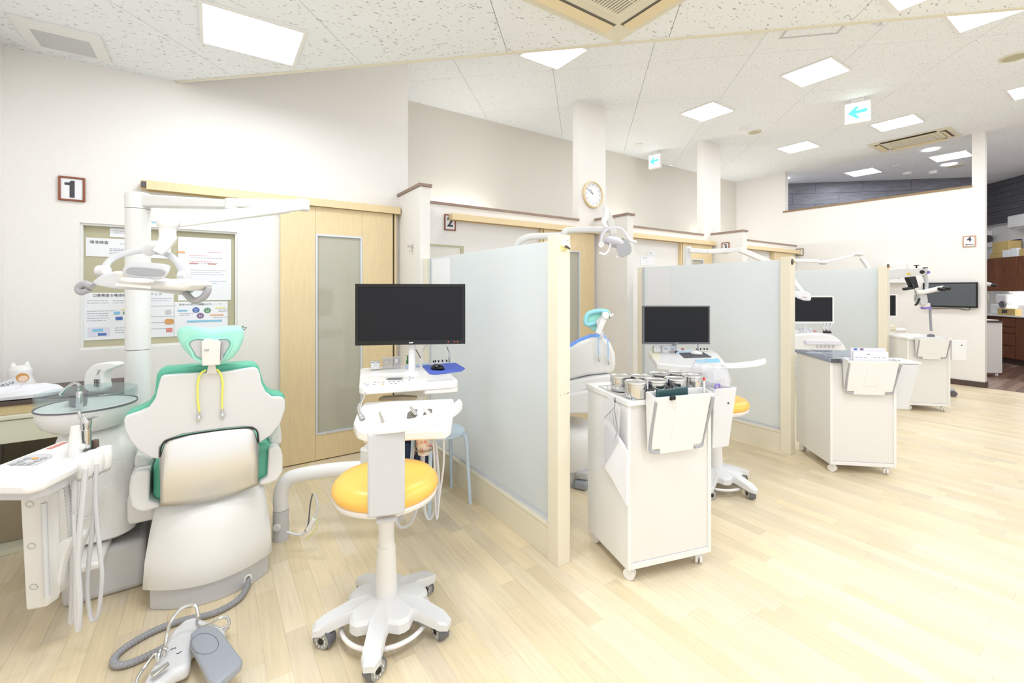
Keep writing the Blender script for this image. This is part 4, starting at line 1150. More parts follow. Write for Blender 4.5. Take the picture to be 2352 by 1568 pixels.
# ---- small things on the table
def boxes(name, label, cat, c, w_, d_, h_, rz, m, n=1, latch=True):
    t = thing(name, label, cat, c, rz)
    bm = NB(); box(bm, (0, 0, h_ * .42), (w_, d_, h_ * .84)); make('body', bm, m, t, bevel=.002)
    bm = NB(); box(bm, (0, 0, h_ * .93), (w_ * 1.04, d_ * 1.05, h_ * .13)); make('lid', bm, 'acrylic' if m == 'acrylic' else 'steel', t, bevel=.001)
    if latch:
        for i in range(n):
            bm = NB(); box(bm, (w_ * ((i + .5) / n - .5), -d_ / 2 - .004, h_ * .72), (.018, .006, .022)); make('latch', bm, 'chrome', t, bevel=.001)
    return t
boxes('instrument_box', 'small steel box with latch on the first delivery table', 'box', onz(862, 848, .8705), .048, .04, .05, T1R, 'brushed')
boxes('cotton_box', 'clear twin box with chrome latches beside the small steel box', 'box', onz(899, 845, .8705), .10, .045, .063, T1R, 'acrylic', 2)
t = thing('dropper_bottle', 'small green glass bottle with stopper on the first delivery table', 'bottle', onz(938, 835, .8705))
bm = NB(); lathe(bm, [(.013, 0), (.013, .018), (.007, .026), (.007, .03)], n=18); make('bottle_body', bm, 'bottle_green', t)
bm = NB(); lathe(bm, [(.010, .031), (.011, .036), (.006, .038), (.006, .043), (.012, .046), (.010, .05), (0, .051)], n=18); make('stopper', bm, 'bottle_green', t)
def dish(c, r, h, m, label):
    bm = NB(); lathe(bm, [(r * .8, 0), (r, h), (r * .9, h), (r * .7, .003)], c, 24); return single('glass_dish', bm, m, label, 'dish')
dish(onz(937, 845, .8705), .018, .013, 'dish_blue', 'small clear dish in front of the green bottle')
dish(onz(958, 842, .8705), .018, .012, 'dish_blue', 'small clear dish beside the monitor stand')
dish(onz(977, 838, .8705), .022, .01, 'dish_blue', 'pale blue dish next to the blue mouse pad')
t = thing('bur_stand', 'white stand of small dark burs behind the blue mouse pad', 'bur stand', onz(1012, 836, .8705), T1R)
bm = NB(); box(bm, (0, 0, .006), (.10, .03, .012)); make('block', bm, 'white_plastic', t, bevel=.002)
for i, x in enumerate((-.042, -.03, -.012, .012, .036)):
    bm = NB(); cyl(bm, (x, .006 * (i % 2), .012), (x, .006 * (i % 2), .024), .0045, n=10); make('bur', bm, 'black', t)
bm = NB(); tube(bm, [onz(1032, 833, .872), onz(1032, 833, .872) + V(0, 0, .06), onz(1032, 833, .872) + V(-.008, .004, .088), onz(1032, 833, .872) + V(-.012, .005, .098)], [.007, .0055, .006, .007], n=10); single('handpiece', bm, 'chrome', 'chrome handpiece standing upright beside the blue mouse pad', 'handpiece')
bm = NB(); prism(bm, [onz(px, py, .8715) for px, py in ((970, 841), (1046, 834), (1068, 847), (1060, 853), (1000, 860), (986, 858))], (0, 0, .004)); single('mouse_pad', bm, 'blue_pad', 'blue mouse pad on the first delivery table', 'mouse pad')
def mouse(c, rz, m, label, m2=None):
    t = thing('computer_mouse', label, 'mouse', c, rz)
    bm = NB(); lathe(bm, [(.0, 0), (.028, .001), (.031, .008), (.026, .02), (.014, .028), (0, .03)], n=24, sx=1.45, sy=.9); make('mouse_shell', bm, m, t, ang=70)
    bm = NB(); ball(bm, (.012, 0, .024), (.02, .012, .006), 12); make('mouse_button', bm, m2 or m, t)
    return t
mouse(onz(1005, 848, .876), T1R + 2.3, 'black_gloss', 'black and blue mouse on the blue mouse pad', 'blue_pad')
cu_ = thing('paper_cup', 'paper cup with pink flowers in the holder beside the orange stool', 'cup', at(974, 1042, 1.955))
bm = NB(); lathe(bm, [(.027, 0), (.035, .088), (.037, .09), (.034, .092), (.027, .004), (0, .003)], n=28); make('cup_wall', bm, 'cup', cu_, ang=60)
rnd = random.Random(3)
bm = NB()
for i in range(22):
    a = rnd.uniform(0, 2 * PI); z = rnd.uniform(.015, .068); r = .027 + .008 * z / .088 + .0006
    for k in range(5):
        q = k * 2 * PI / 5
        u = a + .005 * math.cos(q) / r; ball(bm, (r * math.cos(u), r * math.sin(u), z + .005 * math.sin(q)), .0022, 6)
o_ = make('flower_print', bm, 'cup_flower', cu_); o_['kind'] = 'stuff'
cu_.rotation_euler = (0, 0, 0)
t = thing('cup_holder', 'tan cup holder clip under the flowered paper cup', 'cup holder', at(974, 1046, 1.955), world=True)
bm = NB(); tube(bm, [at(974, 1030, 1.955) + V(.0385 * math.cos(i * PI / 12), .0385 * math.sin(i * PI / 12), 0) for i in range(24)], .003, n=6, raw=True, closed=True); make('ring', bm, 'shade_tan', t)
bm = NB(); bb(bm, 0, 0.001, 0, 0.001, 0, 0.001); bm.clear(); c0 = at(958, 1012, 1.965); box(bm, c0, (.006, .02, .06)); make('clip', bm, 'shade_tan', t)

# ---- pale blue stool and denim basket by the screen
st = thing('round_stool', 'pale blue round stool with holes in the seat beside the first glass screen', 'stool', (1.165, 2.53, 0))
bm = NB(); lathe(bm, [(.0, .432), (.155, .432), (.162, .438), (.158, .446), (.0, .448)], n=40); make('seat', bm, 'stool_blue', st)
for i in range(6):
    a = i * PI / 3; bm = NB(); cyl(bm, (.075 * math.cos(a), .075 * math.sin(a), .4475), (.075 * math.cos(a), .075 * math.sin(a), .4492), .012, n=16); make('hole', bm, 'mid_grey', st)
for fx, fy in ((.150, -.128), (.155, .14), (-.13, -.15), (-.14, .135)):
    bm = NB(); tube(bm, [(fx * .35, fy * .35, .43), (fx * .75, fy * .75, .425), (fx * .86, fy * .86, .40), (fx * .9, fy * .9, .3), (fx, fy, .0)], .0115, n=10); make('leg', bm, 'stool_blue', st)
bk_ = thing('fabric_basket', 'dark denim fabric basket with brown handle under the pale blue stool', 'basket', (1.12, 2.82, 0))
bm = NB(); lathe(bm, [(.10, .0), (.118, .02), (.125, .15), (.128, .32), (.122, .33), (.115, .30), (.11, .02), (0, .015)], n=28); make('basket_body', bm, 'denim', bk_, ang=70)
bm = NB(); tube(bm, [(-.12, -.04, .28), (-.13, -.05, .36), (-.09, -.09, .40), (-.05, -.115, .34), (-.045, -.12, .26)], .008, n=8, flat=.4); make('handle', bm, 'tan_strap', bk_)

# ---- counter in the corner
ct = thing('side_counter', 'cream side counter with drawer, straw band and open shelf in the corner', 'counter', (-.69, 3.46, 0), world=True)
CX0, CX1, CY0, CY1 = XL + .004, -.40, 3.22, YW - .004
bm = NB(); bb(bm, CX0, CX1, CY0, CY1, .737, .759); make('top_board', bm, 'brown_edge', ct, bevel=.003)
bm = NB(); bb(bm, CX0, CX1 - .01, CY0 + .012, CY1, .692, .736); make('straw_band', bm, 'straw', ct)
bm = NB(); bb(bm, CX0, CX1, CY0 - .004, CY1, .667, .691); make('front_rail', bm, 'cream_shelf', ct, bevel=.006)
bm = NB(); bb(bm, CX0, CX1 - .10, CY0 + .008, CY1, .55, .664); make('drawer', bm, 'cream_shelf', ct, bevel=.003)
bm = NB(); bb(bm, CX1 - .097, CX1, CY0 + .008, CY1, .55, .664); make('drawer', bm, 'cream_shelf', ct, bevel=.003)
bm = NB(); bb(bm, CX1 - .02, CX1, CY0 + .01, CY1, .028, .548); make('side_panel', bm, 'cream_shelf', ct)
bm = NB(); bb(bm, CX0, CX1 - .022, CY1 - .02, CY1, .028, .548); make('rear_panel', bm, 'shade_tan', ct)
bm = NB(); bb(bm, CX0, CX1, CY0, CY1, 0, .026); make('bottom_shelf', bm, 'cream_shelf', ct, bevel=.002)
bm = NB(); bb(bm, CX0 + .05, CX0 + .28, CY0 + .1, CY1 - .06, .027, .30); single('storage_box', bm, 'shade_tan', 'tan storage box on the open shelf of the corner counter', 'box', bevel=.004)
bm = NB(); bb(bm, CX0 + .06, CX0 + .26, CY0 + .12, CY1 - .08, .302, .36); single('flat_case', bm, 'slate', 'dark grey case lying on the tan storage box', 'case', bevel=.02)
# tissue pouch and cat-shaped figure with a card
bm = NB()
rnd = random.Random(5)
rg = []
for i, (s_, h_) in enumerate(((.02, .0), (1, .004), (1.04, .02), (.9, .042), (.6, .055), (.05, .058))):
    r = []
    for q in range(24):
        a = 2 * PI * q / 24
        k = 1 + .06 * math.sin(5 * a + i) + rnd.uniform(-.03, .03)
        r.append((-.815 + .155 * s_ * k * math.cos(a), 3.315 + .085 * s_ * k * math.sin(a), .7605 + h_ * (1 + .12 * math.sin(4 * a))))
    rg.append(r)
loft(bm, rg); single('tissue_pack', bm, 'tissue', 'crumpled white tissue pack on the corner counter', 'tissue pack', ang=25)
ct2 = thing('cat_figure', 'white cat-shaped figure leaning on the wall behind the tissue pack', 'figurine', (ony(46, 880, 3.47).x, 3.47, .7595))
ct2.scale = (.72, .72, .72)
bm = NB(); lathe(bm, [(.0, 0), (.085, .002), (.095, .04), (.075, .09), (.062, .13), (.066, .165), (.05, .195), (0, .205)], n=24, sy=.7); make('figure_body', bm, 'white_plastic', ct2, ang=70)
for s in (-1, 1):
    bm = NB(); lathe(bm, [(.022, .17), (.018, .205), (.006, .228), (0, .23)], (s * .036, 0, 0), 12, sy=.6); make('ear', bm, 'white_plastic', ct2, ang=70)
cd = thing('greeting_card', 'oval message card with a small drawn face in front of the cat figure', 'card', ony(14, 900, 3.385), world=True)
Mc = frame_of(ony(14, 886, 3.385), V(1, 0, .42), (0, -.25, 1))
bm = NB(); prism(bm, [(.085 * math.cos(q * PI / 16), .026 * math.sin(q * PI / 16), 0) for q in range(32)], (0, 0, .002)); bm.transform(Mc); make('oval', bm, 'paper', cd)
text('writing', 'ください♪', .022, 'ink', Mc @ Matrix.Translation((-.015, .006, .003)), cd)
bm = NB(); 
for i in range(5): box(bm, (-.05 + .02 * i, -.011, .003), (.013, .0025, .0006))
bm.transform(Mc); o_ = make('small_writing', bm, 'ink_soft', cd); o_['kind'] = 'stuff'
bm = NB(); prism(bm, [(.07 + .024 * math.cos(q * PI / 12), .012 + .026 * math.sin(q * PI / 12), .002) for q in range(24)], (0, 0, .001)); bm.transform(Mc); fc = make('drawn_hair', bm, 'hair_orange', cd)
bm = NB(); prism(bm, [(.07 + .018 * math.cos(q * PI / 12), .006 + .016 * math.sin(q * PI / 12), .003) for q in range(24)], (0, 0, .001)); bm.transform(Mc); make('drawn_face', bm, 'skin_tone', cd)

# ---- notices behind the recessed window
NY = YW + .044
def notice(px0, px1, py0, py1, label, name='notice'):
    a, b2 = ony(px0, py0, NY), ony(px1, py0, NY); c, d = ony(px0, py1, NY), 0
    x0, x1, zt, zb = a.x, b2.x, a.z, c.z
    t = thing(name, label, 'notice', ((x0 + x1) / 2, NY - .002, zb), world=True)
    bm = NB(); bb(bm, x0, x1, NY - .0022, NY - .0008, zb, zt); make('sheet', bm, 'paper', t)
    M = frame_of(V(x0, NY - .0026, zt), (1, 0, 0), (0, 0, 1))
    return t, M, x1 - x0, zt - zb
def lines(t, M, rows, m='ink_soft', h=.0032):
    """rows of illegible small print: (x, y_down, width)"""
    bm = NB(); rnd = random.Random(len(rows) * 7 + int(rows[0][0] * 100))
    for x, y, w_ in rows:
        u = x
        while u < x + w_:
            g = rnd.uniform(.006, .02); box(bm, (u + g / 2, -y, 0), (min(g, x + w_ - u + .004), h, .0006)); u += g + .003
    bm.transform(M); o = make('small_print', bm, m, t); o['kind'] = 'stuff'
PN_ = [0]
def patch(t, M, x, y, w_, h_, m, name='picture', rnd_=0.0):
    bm = NB(); PN_[0] += 1; zo = .0001 + (PN_[0] % 8) * .00025
    if rnd_: prism(bm, [(x + a, -y + b2, zo) for a, b2 in rrect(w_, h_, min(w_, h_) * rnd_)], (0, 0, .0008))
    else: box(bm, (x, -y, zo + .0003), (w_, h_, .0006))
    bm.transform(M); return make(name, bm, m, t)
def title(t, M, s, x, y, size, m='ink', bold=.0): text('title', s, size, m, M @ Matrix.Translation((x, -y, .0004)), t, bold=bold)
t, M, w_, h_ = notice(252, 343, 523, 544, 'small white notice at the top of the recessed window, crossed by the lamp pole')
lines(t, M, [(.02, .018, .15), (.02, .03, .12)], 'ink_soft')
t, M, w_, h_ = notice(197, 393, 545, 588, 'wide white notice with a boxed heading left of the lamp pole')
title(t, M, '唾液検査', .062, .028, .022); lines(t, M, [(.11, .065, .11), (.11, .075, .13), (.11, .085, .12), (.11, .095, .10), (.33, .075, .08), (.33, .09, .09)]); patch(t, M, .19, .03, .06, .002, 'ink_soft', 'pen_mark')
t, M, w_, h_ = notice(409, 531, 543, 690, 'large white poster with pale red headings at the right of the recessed window')
patch(t, M, .018, .105, .04, .014, 'ink_orange', 'arrow'); lines(t, M, [(.17, .098, .07), (.06, .125, .1), (.06, .165, .12)], 'ink_red'); lines(t, M, [(.07, .14, .18), (.07, .175, .15), (.07, .225, .2), (.07, .24, .17), (.07, .255, .19), (.07, .30, .2), (.07, .315, .15)], 'ink_soft', .0025); patch(t, M, .085, .18, .05, .006, 'ink_red', 'heading'); patch(t, M, .19, .18, .05, .006, 'ink_red', 'heading')
t, M, w_, h_ = notice(190, 318, 672, 782, 'white information sheet with small photos at the lower left of the recessed window')
title(t, M, '口臭検査＆唾液検査', .135, .018, .020); lines(t, M, [(.02, .05, .09), (.02, .065, .1), (.14, .05, .08), (.14, .065, .07), (.02, .115, .13), (.02, .13, .1), (.02, .145, .1), (.02, .16, .1), (.02, .175, .08), (.15, .225, .1), (.15, .24, .09), (.15, .255, .11)]); patch(t, M, .23, .108, .10, .008, 'ink_yellow', 'banner')
for i, m in enumerate(('sky_blue', 'ink_green', 'ink_blue')): patch(t, M, .16 + i * .045, .13, .03, .018, m)
for i, m in enumerate(('ink_blue', 'ink_navy')): patch(t, M, .17 + i * .05, .165, .034, .022, m)
patch(t, M, .075, .245, .10, .055, 'lilac'); patch(t, M, .07, .235, .05, .02, 'sky_blue'); patch(t, M, .09, .262, .04, .016, 'ink_blue')
t, M, w_, h_ = notice(320, 399, 668, 776, 'white information sheet between the lamp pole and the germ poster')
title(t, M, 'ドック', .085, .022, .022); lines(t, M, [(.06, .05, .1), (.06, .065, .09), (.06, .10, .12), (.06, .17, .12), (.06, .21, .08), (.06, .25, .1)]); patch(t, M, .15, .14, .03, .03, 'light_grey', rnd_=.3); patch(t, M, .155, .205, .05, .036, 'hair_orange', rnd_=.4); patch(t, M, .155, .210, .036, .02, 'sky_blue', rnd_=.4); patch(t, M, .155, .262, .034, .028, 'ink_red')
t, M, w_, h_ = notice(400, 523, 693, 772, 'white germ poster above the mint headrest')
title(t, M, 'あなたのお口の細菌はどれ・・・？', .15, .020, .0155)
for x, y, m in ((.12, .058, 'ink_blue'), (.185, .062, 'ink_green'), (.145, .098, 'ink_purple')):
    bm = NB()
    pts = []
    for q in range(32):
        r = .0185 + (.004 if q % 2 else 0); pts.append((x + r * math.cos(q * PI / 16), -y + r * .95 * math.sin(q * PI / 16), 0))
    prism(bm, pts, (0, 0, .0007)); bm.transform(M); g_ = make('germ', bm, m, t)
    for s in (-1, 1): patch(t, M, x + s * .006, y - .004, .006, .004, 'paper', 'eye', .4)
    patch(t, M, x, y + .007, .014, .003, 'paper', 'mouth')
patch(t, M, .045, .06, .055, .011, 'sky_blue', 'caption', .4); patch(t, M, .26, .045, .06, .009, 'ink_yellow', 'caption', .3); patch(t, M, .24, .095, .08, .009, 'ink_orange', 'caption', .3); patch(t, M, .17, .135, .2, .012, 'sky_blue', 'caption')
lines(t, M, [(.03, .08, .07), (.03, .092, .05), (.25, .06, .06), (.25, .07, .05), (.22, .112, .09)])
# wall stickers
def sticker(a, pts, m, label, kind='wall_sticker'):
    c = ony(*a, YW)
    bm = NB(); prism(bm, [(c.x + x, YW - .0012, c.z + z) for x, z in pts], (0, .001, 0)); return single(kind, bm, m, label, 'sticker')
sticker((352, 510), ((-.012, .012), (0, .002), (.012, .004), (.02, .010), (.012, -.004), (.002, -.010), (-.006, -.002)), 'sky_blue', 'small blue bird sticker above the recessed window')
sticker((289, 461), ((-.008, 0), (-.002, .002), (0, .01), (.003, .002), (.012, .002), (.003, -.003), (0, -.010), (-.002, -.003)), 'sky_blue', 'small blue bird sticker left of the lamp pole')
tw = thing('wall_sticker', 'brown twig sticker with green leaves right of the mint headrest', 'sticker', ony(557, 784, YW - .0012), world=True)
c = ony(557, 784, YW)
bm = NB(); bb(bm, c.x - .003, c.x + .003, YW - .0015, YW - .0003, c.z, c.z + .10); box(bm, (c.x + .010, YW - .0009, c.z + .085), (.026, .0012, .004), ry=-.5); make('twig', bm, 'brown_edge', tw)
for dx, dz in ((-.012, .10), (.002, .108), (.012, .10), (.022, .098), (-.004, .092)):
    bm = NB(); ball(bm, (c.x + dx, YW - .001, c.z + dz), (.007, .0008, .003), 8); make('leaf', bm, 'ink_green' if dx > 0 else 'sky_blue', tw)

# ---- framed numbers
def framed(c, xd, w_, h_, s, size, fm, label, bold=.012, arrow=False, sx=1.0):
    t = thing('framed_number', label, 'framed sign', c, world=True, group='framed booth numbers')
    M = frame_of(c, xd, (0, 0, 1)); f = .011
    bm = NB(); box(bm, (0, 0, .004), (w_ - .004, h_ - .004, .006)); bm.transform(M); make('card', bm, 'paper', t)
    for a in ((-w_ / 2, -w_ / 2 + f, -h_ / 2, h_ / 2), (w_ / 2 - f, w_ / 2, -h_ / 2, h_ / 2), (-w_ / 2 + f, w_ / 2 - f, h_ / 2 - f, h_ / 2), (-w_ / 2 + f, w_ / 2 - f, -h_ / 2, -h_ / 2 + f)):
        bm = NB(); bb(bm, a[0], a[1], a[2], a[3], .001, .014); bm.transform(M); make('frame_rail', bm, fm, t, bevel=.002)
    if s == '1':
        bm = NB(); prism(bm, [(x, y, .0078) for x, y in ((-.010, -.052), (.012, -.052), (.012, .050), (-.004, .050), (-.012, .038), (-.032, .036), (-.032, .022), (-.010, .022))], (0, 0, .0008)); bm.transform(M); make('numeral', bm, 'ink', t)
    else: text('numeral', s, size, 'ink', M @ Matrix.Translation((0, (.025 if arrow else 0), .0078)), t, bold=bold, sx=sx)
    if arrow:
        bm = NB(); box(bm, (.006, -.045, .0078), (.07, .009, .0008)); prism(bm, [(-.042, -.045, .0078), (-.024, -.033, .0078), (-.024, -.057, .0078)], (0, 0, .0008)); bm.transform(M); make('arrow', bm, 'ink', t)
framed(ony(166, 434.5, YW - .001), (1, 0, 0), .118, .146, '1', .118, 'frame_red', 'red-brown framed number 1 on the first booth wall', .006, sx=1.25)
framed(ony(1033, 511, YW - .001), (1, 0, 0), .115, .148, '2', .118, 'frame_red', 'red-brown framed number 2 beside the second door header', .004)
framed(onx(1667, 568, PIERS[2][0] - .001), (0, -1, 0), .11, .14, '3', .11, 'frame_red', 'red-brown framed number 3 half hidden by a lamp arm', .002)
framed(onx(1837, 579, XT - .001), (0, -1, 0), .125, .125, '4', .105, 'frame_olive', 'olive framed number 4 at the near end of the television wall', .001)
framed(onx(2226.5, 554, XT - .001), (0, -1, 0), .128, .150, '4', .085, 'frame_pink', 'pink-framed number 4 with an arrow above the television', .003, arrow=True)

# ---- clock, hook
ck = thing('wall_clock', 'round maple wall clock on the white column', 'clock', ony(1360, 478, YW - .002), world=True)
M = frame_of(ony(1360.5, 447, YW - .001), (1, 0, 0), (0, 0, 1))
bm = NB(); lathe(bm, [(.152, 0), (.157, .012), (.152, .026), (.137, .028), (.136, .008)], n=48); bm.transform(M); make('rim', bm, 'maple', ck, ang=60)
bm = NB(); lathe(bm, [(0, .009), (.138, .009), (.138, .0115), (0, .0115)], n=40); bm.transform(M); make('dial', bm, 'paper', ck)
for i in range(12):
    a = PI / 2 - (i + 1) * PI / 6
    text('numeral', str(i + 1), .030, 'ink_soft', M @ Matrix.Translation((.108 * math.cos(a), .108 * math.sin(a), .0121)), ck)
for a, l, n_ in ((PI / 2 + math.radians(35), .07, 'hour_hand'), (PI / 2 + math.radians(57), .10, 'minute_hand')):
    bm = NB(); box(bm, (l / 2 * math.cos(a), l / 2 * math.sin(a), .0135), (l, .004, .001), rz=a); bm.transform(M); make(n_, bm, 'ink', ck)
hk = thing('coat_hook', 'small chrome coat hook on the short side wall', 'hook', onx(948, 566, 1.33), world=True)
c = onx(948, 566, 1.33)
bm = NB(); cyl(bm, c, c + V(-.006, 0, 0), .016, n=18); make('plate', bm, 'chrome', hk)
bm = NB(); cyl(bm, c + V(-.006, 0, 0), c + V(-.035, 0, 0), .006, n=12); cyl(bm, c + V(-.035, 0, 0), c + V(-.04, 0, 0), .011, n=14); tube(bm, [c + V(-.015, 0, -.004), c + V(-.018, 0, -.03), c + V(-.03, 0, -.04)], .004, n=8); make('peg', bm, 'chrome', hk)
# recessed window of the second booth
a_, b_2 = ony(985, 560, YW - .002), ony(1064, 566, YW - .002)
wn = thing('window_2', 'recessed notice window of the second booth above the glass screen', 'window', (a_.x, YW, 1.0), world=True, kind='structure')
bm = NB(); bb(bm, 1.43, b_2.x - .03, YW - .004, YW - .001, .95, a_.z - .015); make('pane', bm, 'wall_far', wn)
bm = NB(); bb(bm, 1.43, b_2.x, YW - .012, YW - .001, a_.z - .015, a_.z); bb(bm, b_2.x - .03, b_2.x, YW - .012, YW - .001, .95, a_.z - .015); make('frame', bm, 'niche', wn)

# ---- ceiling fittings
v_ = thing('ceiling_vent', 'white square ceiling vent in the corner above the first booth', 'vent', (-.68, 3.43, ZL - .012), world=True)
bm = NB()
for a in ((-.855, -.80, 3.262, 3.60), (-.565, -.505, 3.262, 3.60), (-.80, -.565, 3.262, 3.362), (-.80, -.565, 3.575, 3.60)): bb(bm, a[0], a[1], a[2], a[3], ZL - .012, ZL - .0005)
make('frame', bm, 'white_matte', v_)
bm = NB(); bb(bm, -.80, -.565, 3.362, 3.575, ZL - .004, ZL - .0005); make('backing', bm, 'light_grey', v_)
for i in range(24):
    bm = NB(); y = 3.366 + i * .0088; bb(bm, -.80, -.565, y, y + .005, ZL - .009, ZL - .004); make('slat', bm, 'pale_grey', v_)
def cassette(x0, x1, y0, y1, z, label, detailed):
    t = thing('air_conditioner', label, 'air conditioner', ((x0 + x1) / 2, (y0 + y1) / 2, z - .03), world=True)
    bm = NB(); slab(bm, x1 - x0, y1 - y0, .010, .01, z - .011, ((x0 + x1) / 2, (y0 + y1) / 2)); make('panel', bm, 'ac_cream', t, bevel=.004)
    W, Hh = x1 - x0, y1 - y0
    gx0, gx1, gy0, gy1 = x0 + W * .24, x1 - W * .24, y0 + Hh * .24, y1 - Hh * .24
    bm = NB(); slab(bm, W * .60, Hh * .60, .010, .02, z - .022, ((x0 + x1) / 2, (y0 + y1) / 2)); make('grille_frame', bm, 'ac_cream', t, bevel=.004)
    bm = NB(); bb(bm, gx0, gx1, gy0, gy1, z - .024, z - .0222); make('grille_backing', bm, 'ac_dark', t)
    n = 26
    for i in range(n):
        u = gx0 + (gx1 - gx0) * i / n
        bm = NB(); bb(bm, u, u + (gx1 - gx0) / n * .5, gy0, gy1, z - .030, z - .0242); make('slat', bm, 'ac_cream', t)
    for i in range(1, 4):
        u = gy0 + (gy1 - gy0) * i / 4; bm = NB(); bb(bm, gx0, gx1, u, u + .006, z - .031, z - .0301); make('crossbar', bm, 'ac_cream', t)
    for (cx, cy, sx, sy, rx, ry) in (((x0 + x1) / 2, y0 + Hh * .10, W * .66, .05, .35, 0), ((x0 + x1) / 2, y1 - Hh * .10, W * .66, .05, -.35, 0), (x0 + W * .10, (y0 + y1) / 2, .05, Hh * .66, 0, -.35), (x1 - W * .10, (y0 + y1) / 2, .05, Hh * .66, 0, .35)):
        bm = NB(); box(bm, (cx, cy, z - .0118), (sx + .02, sy + .02, .001)); make('outlet', bm, 'ac_dark', t)
        bm = NB(); box(bm, (cx, cy, z - .024), (sx, sy, .005), rx=rx, ry=ry); make('louver', bm, 'ac_tan', t, bevel=.002)
    return t
cassette(1.03, 1.875, .88, 1.728, ZL, 'cream cassette air conditioner at the top edge of the picture', True)
cassette(7.98, 8.575, 1.60, 2.49, ZU, 'cream cassette air conditioner in the high ceiling near the dark stone wall', False)
def exit_sign(px, py, d, w_, h_, thick, xd, label, drop):
    c = at(px, py, d)
    t = thing('exit_sign', label, 'exit sign', c, world=True, group='hanging exit signs')
    M = frame_of(c, xd, (0, 0, 1))
    bm = NB(); box(bm, (0, 0, -thick / 2), (w_, h_, thick)); bm.transform(M); make('case', bm, 'white_matte', t, bevel=.003)
    bm = NB(); box(bm, (0, 0, .001), (w_ * .92, h_ * .92, .001)); bm.transform(M); make('face', bm, 'sign_on', t)
    bm = NB(); s = w_
    prism(bm, [(x * s, y * s, .002) for x, y in ((-.38, 0), (-.08, .28), (.07, .28), (-.08, .10), (.36, .14), (.36, -.02), (-.08, -.06), (.10, -.28), (-.05, -.28))], (0, 0, .001)); bm.transform(M); make('arrow', bm, 'sign_green', t)
    bm = NB()
    for i in range(3): box(bm, (s * (.24 + .06 * i), -s * .2, .002), (s * .02, s * .16, .001))
    bm.transform(M); o = make('pictogram', bm, 'sign_green', t); o['kind'] = 'stuff'
    bm = NB(); top = ZU - (c.z + h_ / 2)
    if top > .01:
        box(bm, (0, h_ / 2 + top / 2, -thick / 2), (w_ * .5, top - .001, thick * .8)); bm.transform(M); make('hanger', bm, 'white_matte', t)
dd = lambda px, py, z: (z - EYE) / ray(px, py).z
de = dd(1972, 226, ZU - .005)
exit_sign(1970, 258, de, .235, .235, .05, V(.35, -.94, 0), 'larger hanging exit sign with a green arrow', 0)
de2 = dd(1502, 347, ZU - .005)
exit_sign(1503, 370, de2, .19, .21, .06, V(.25, -.97, 0), 'smaller hanging exit sign with a green arrow near the clock column', 0)
def disc(px, py, r, h, m, label, cat, name, z=ZU):
    c = onz(px, py, z - .0005)
    bm = NB(); lathe(bm, [(0, -h), (r * .7, -h), (r * .9, -h * .7), (r, 0), (0, 0)], c, 28); return single(name, bm, m, label, cat)
def spk(px, py, r, label):
    c = onz(px, py, ZU - .0005); t = thing('ceiling_speaker', label, 'speaker', c + V(0, 0, -.012), world=True)
    bm = NB(); lathe(bm, [(0, -.004), (r * .86, -.004), (r * .9, -.010), (r, -.008), (r, 0), (0, 0)], c, 32); make('rim', bm, 'ac_cream', t)
    bm = NB(); lathe(bm, [(0, -.0052), (r * .84, -.0052), (r * .84, -.0042), (0, -.0042)], c, 28); make('grille', bm, 'niche', t)
spk(2330, 131, .10, 'round ceiling speaker at the right edge of the picture')
spk(1734, 303, .085, 'round ceiling speaker next to a smoke detector')
disc(1708, 295, .055, .04, 'white_matte', 'white smoke detector beside a round ceiling speaker', 'smoke detector', 'smoke_detector')
disc(1467, 331, .06, .02, 'white_matte', 'flat round detector near the clock column', 'smoke detector', 'smoke_detector')
disc(1736, 77, .08, .03, 'white_matte', 'round white detector at the edge of the lower ceiling', 'smoke detector', 'smoke_detector')
disc(2082, 396, .07, .04, 'white_matte', 'round detector above the dark stone wall', 'smoke detector', 'smoke_detector')
disc(2142, 393, .07, .05, 'white_matte', 'round detector between two far downlights and the stone wall', 'smoke detector', 'smoke_detector')
disc(2058, 381, .06, .015, 'white_matte', 'small flat detector beyond the cassette air conditioner', 'smoke detector', 'smoke_detector')
disc(2196, 381, .12, .01, 'ac_cream', 'pale round ceiling plate beside the far downlight', 'ceiling plate', 'ceiling_plate')
for px, py, r, lab in ((2138, 343, .10, 'round downlight just behind the far cassette air conditioner'), (2180, 377, .10, 'round downlight under the far square ceiling light'), (1806, 409, .06, 'small downlight over the corner of the television wall')):
    disc(px, py, r, .008, 'lamp_on', lab, 'downlight', 'downlight')
sk = thing('sprinkler_head', 'small metal sprinkler head beside the access hatch', 'sprinkler', onz(2022, 48, ZU - .03), world=True)
c = onz(2022, 48, ZU - .001)
bm = NB(); lathe(bm, [(.045, 0), (.04, -.01), (0, -.012)], c, 20); make('plate', bm, 'chrome', sk)
bm = NB(); cyl(bm, c + V(0, 0, -.011), c + V(0, 0, -.035), .008, n=10); cyl(bm, c + V(0, 0, -.035), c + V(0, 0, -.038), .02, n=14); make('nozzle', bm, 'steel', sk)
hc = [onz(1200 + a / 2.0417, b2 / 2.0417, ZU - .001) for a, b2 in ((1202, 182), (1245, 132), (1520, 112), (1478, 157))]
mid = sum(hc, V(0, 0, 0)) / 4
ht = thing('ceiling_hatch', 'square ceiling access hatch with grey frame', 'hatch', mid, world=True)
U1 = (hc[3] - hc[0]).normalized() * .45; U2 = (hc[1] - hc[0]); U2 = (U2 - U1.normalized() * U2.dot(U1.normalized())).normalized() * .45
q0 = hc[0]
M = frame_of(q0 + U1 / 2 + U2 / 2, U1, U2)
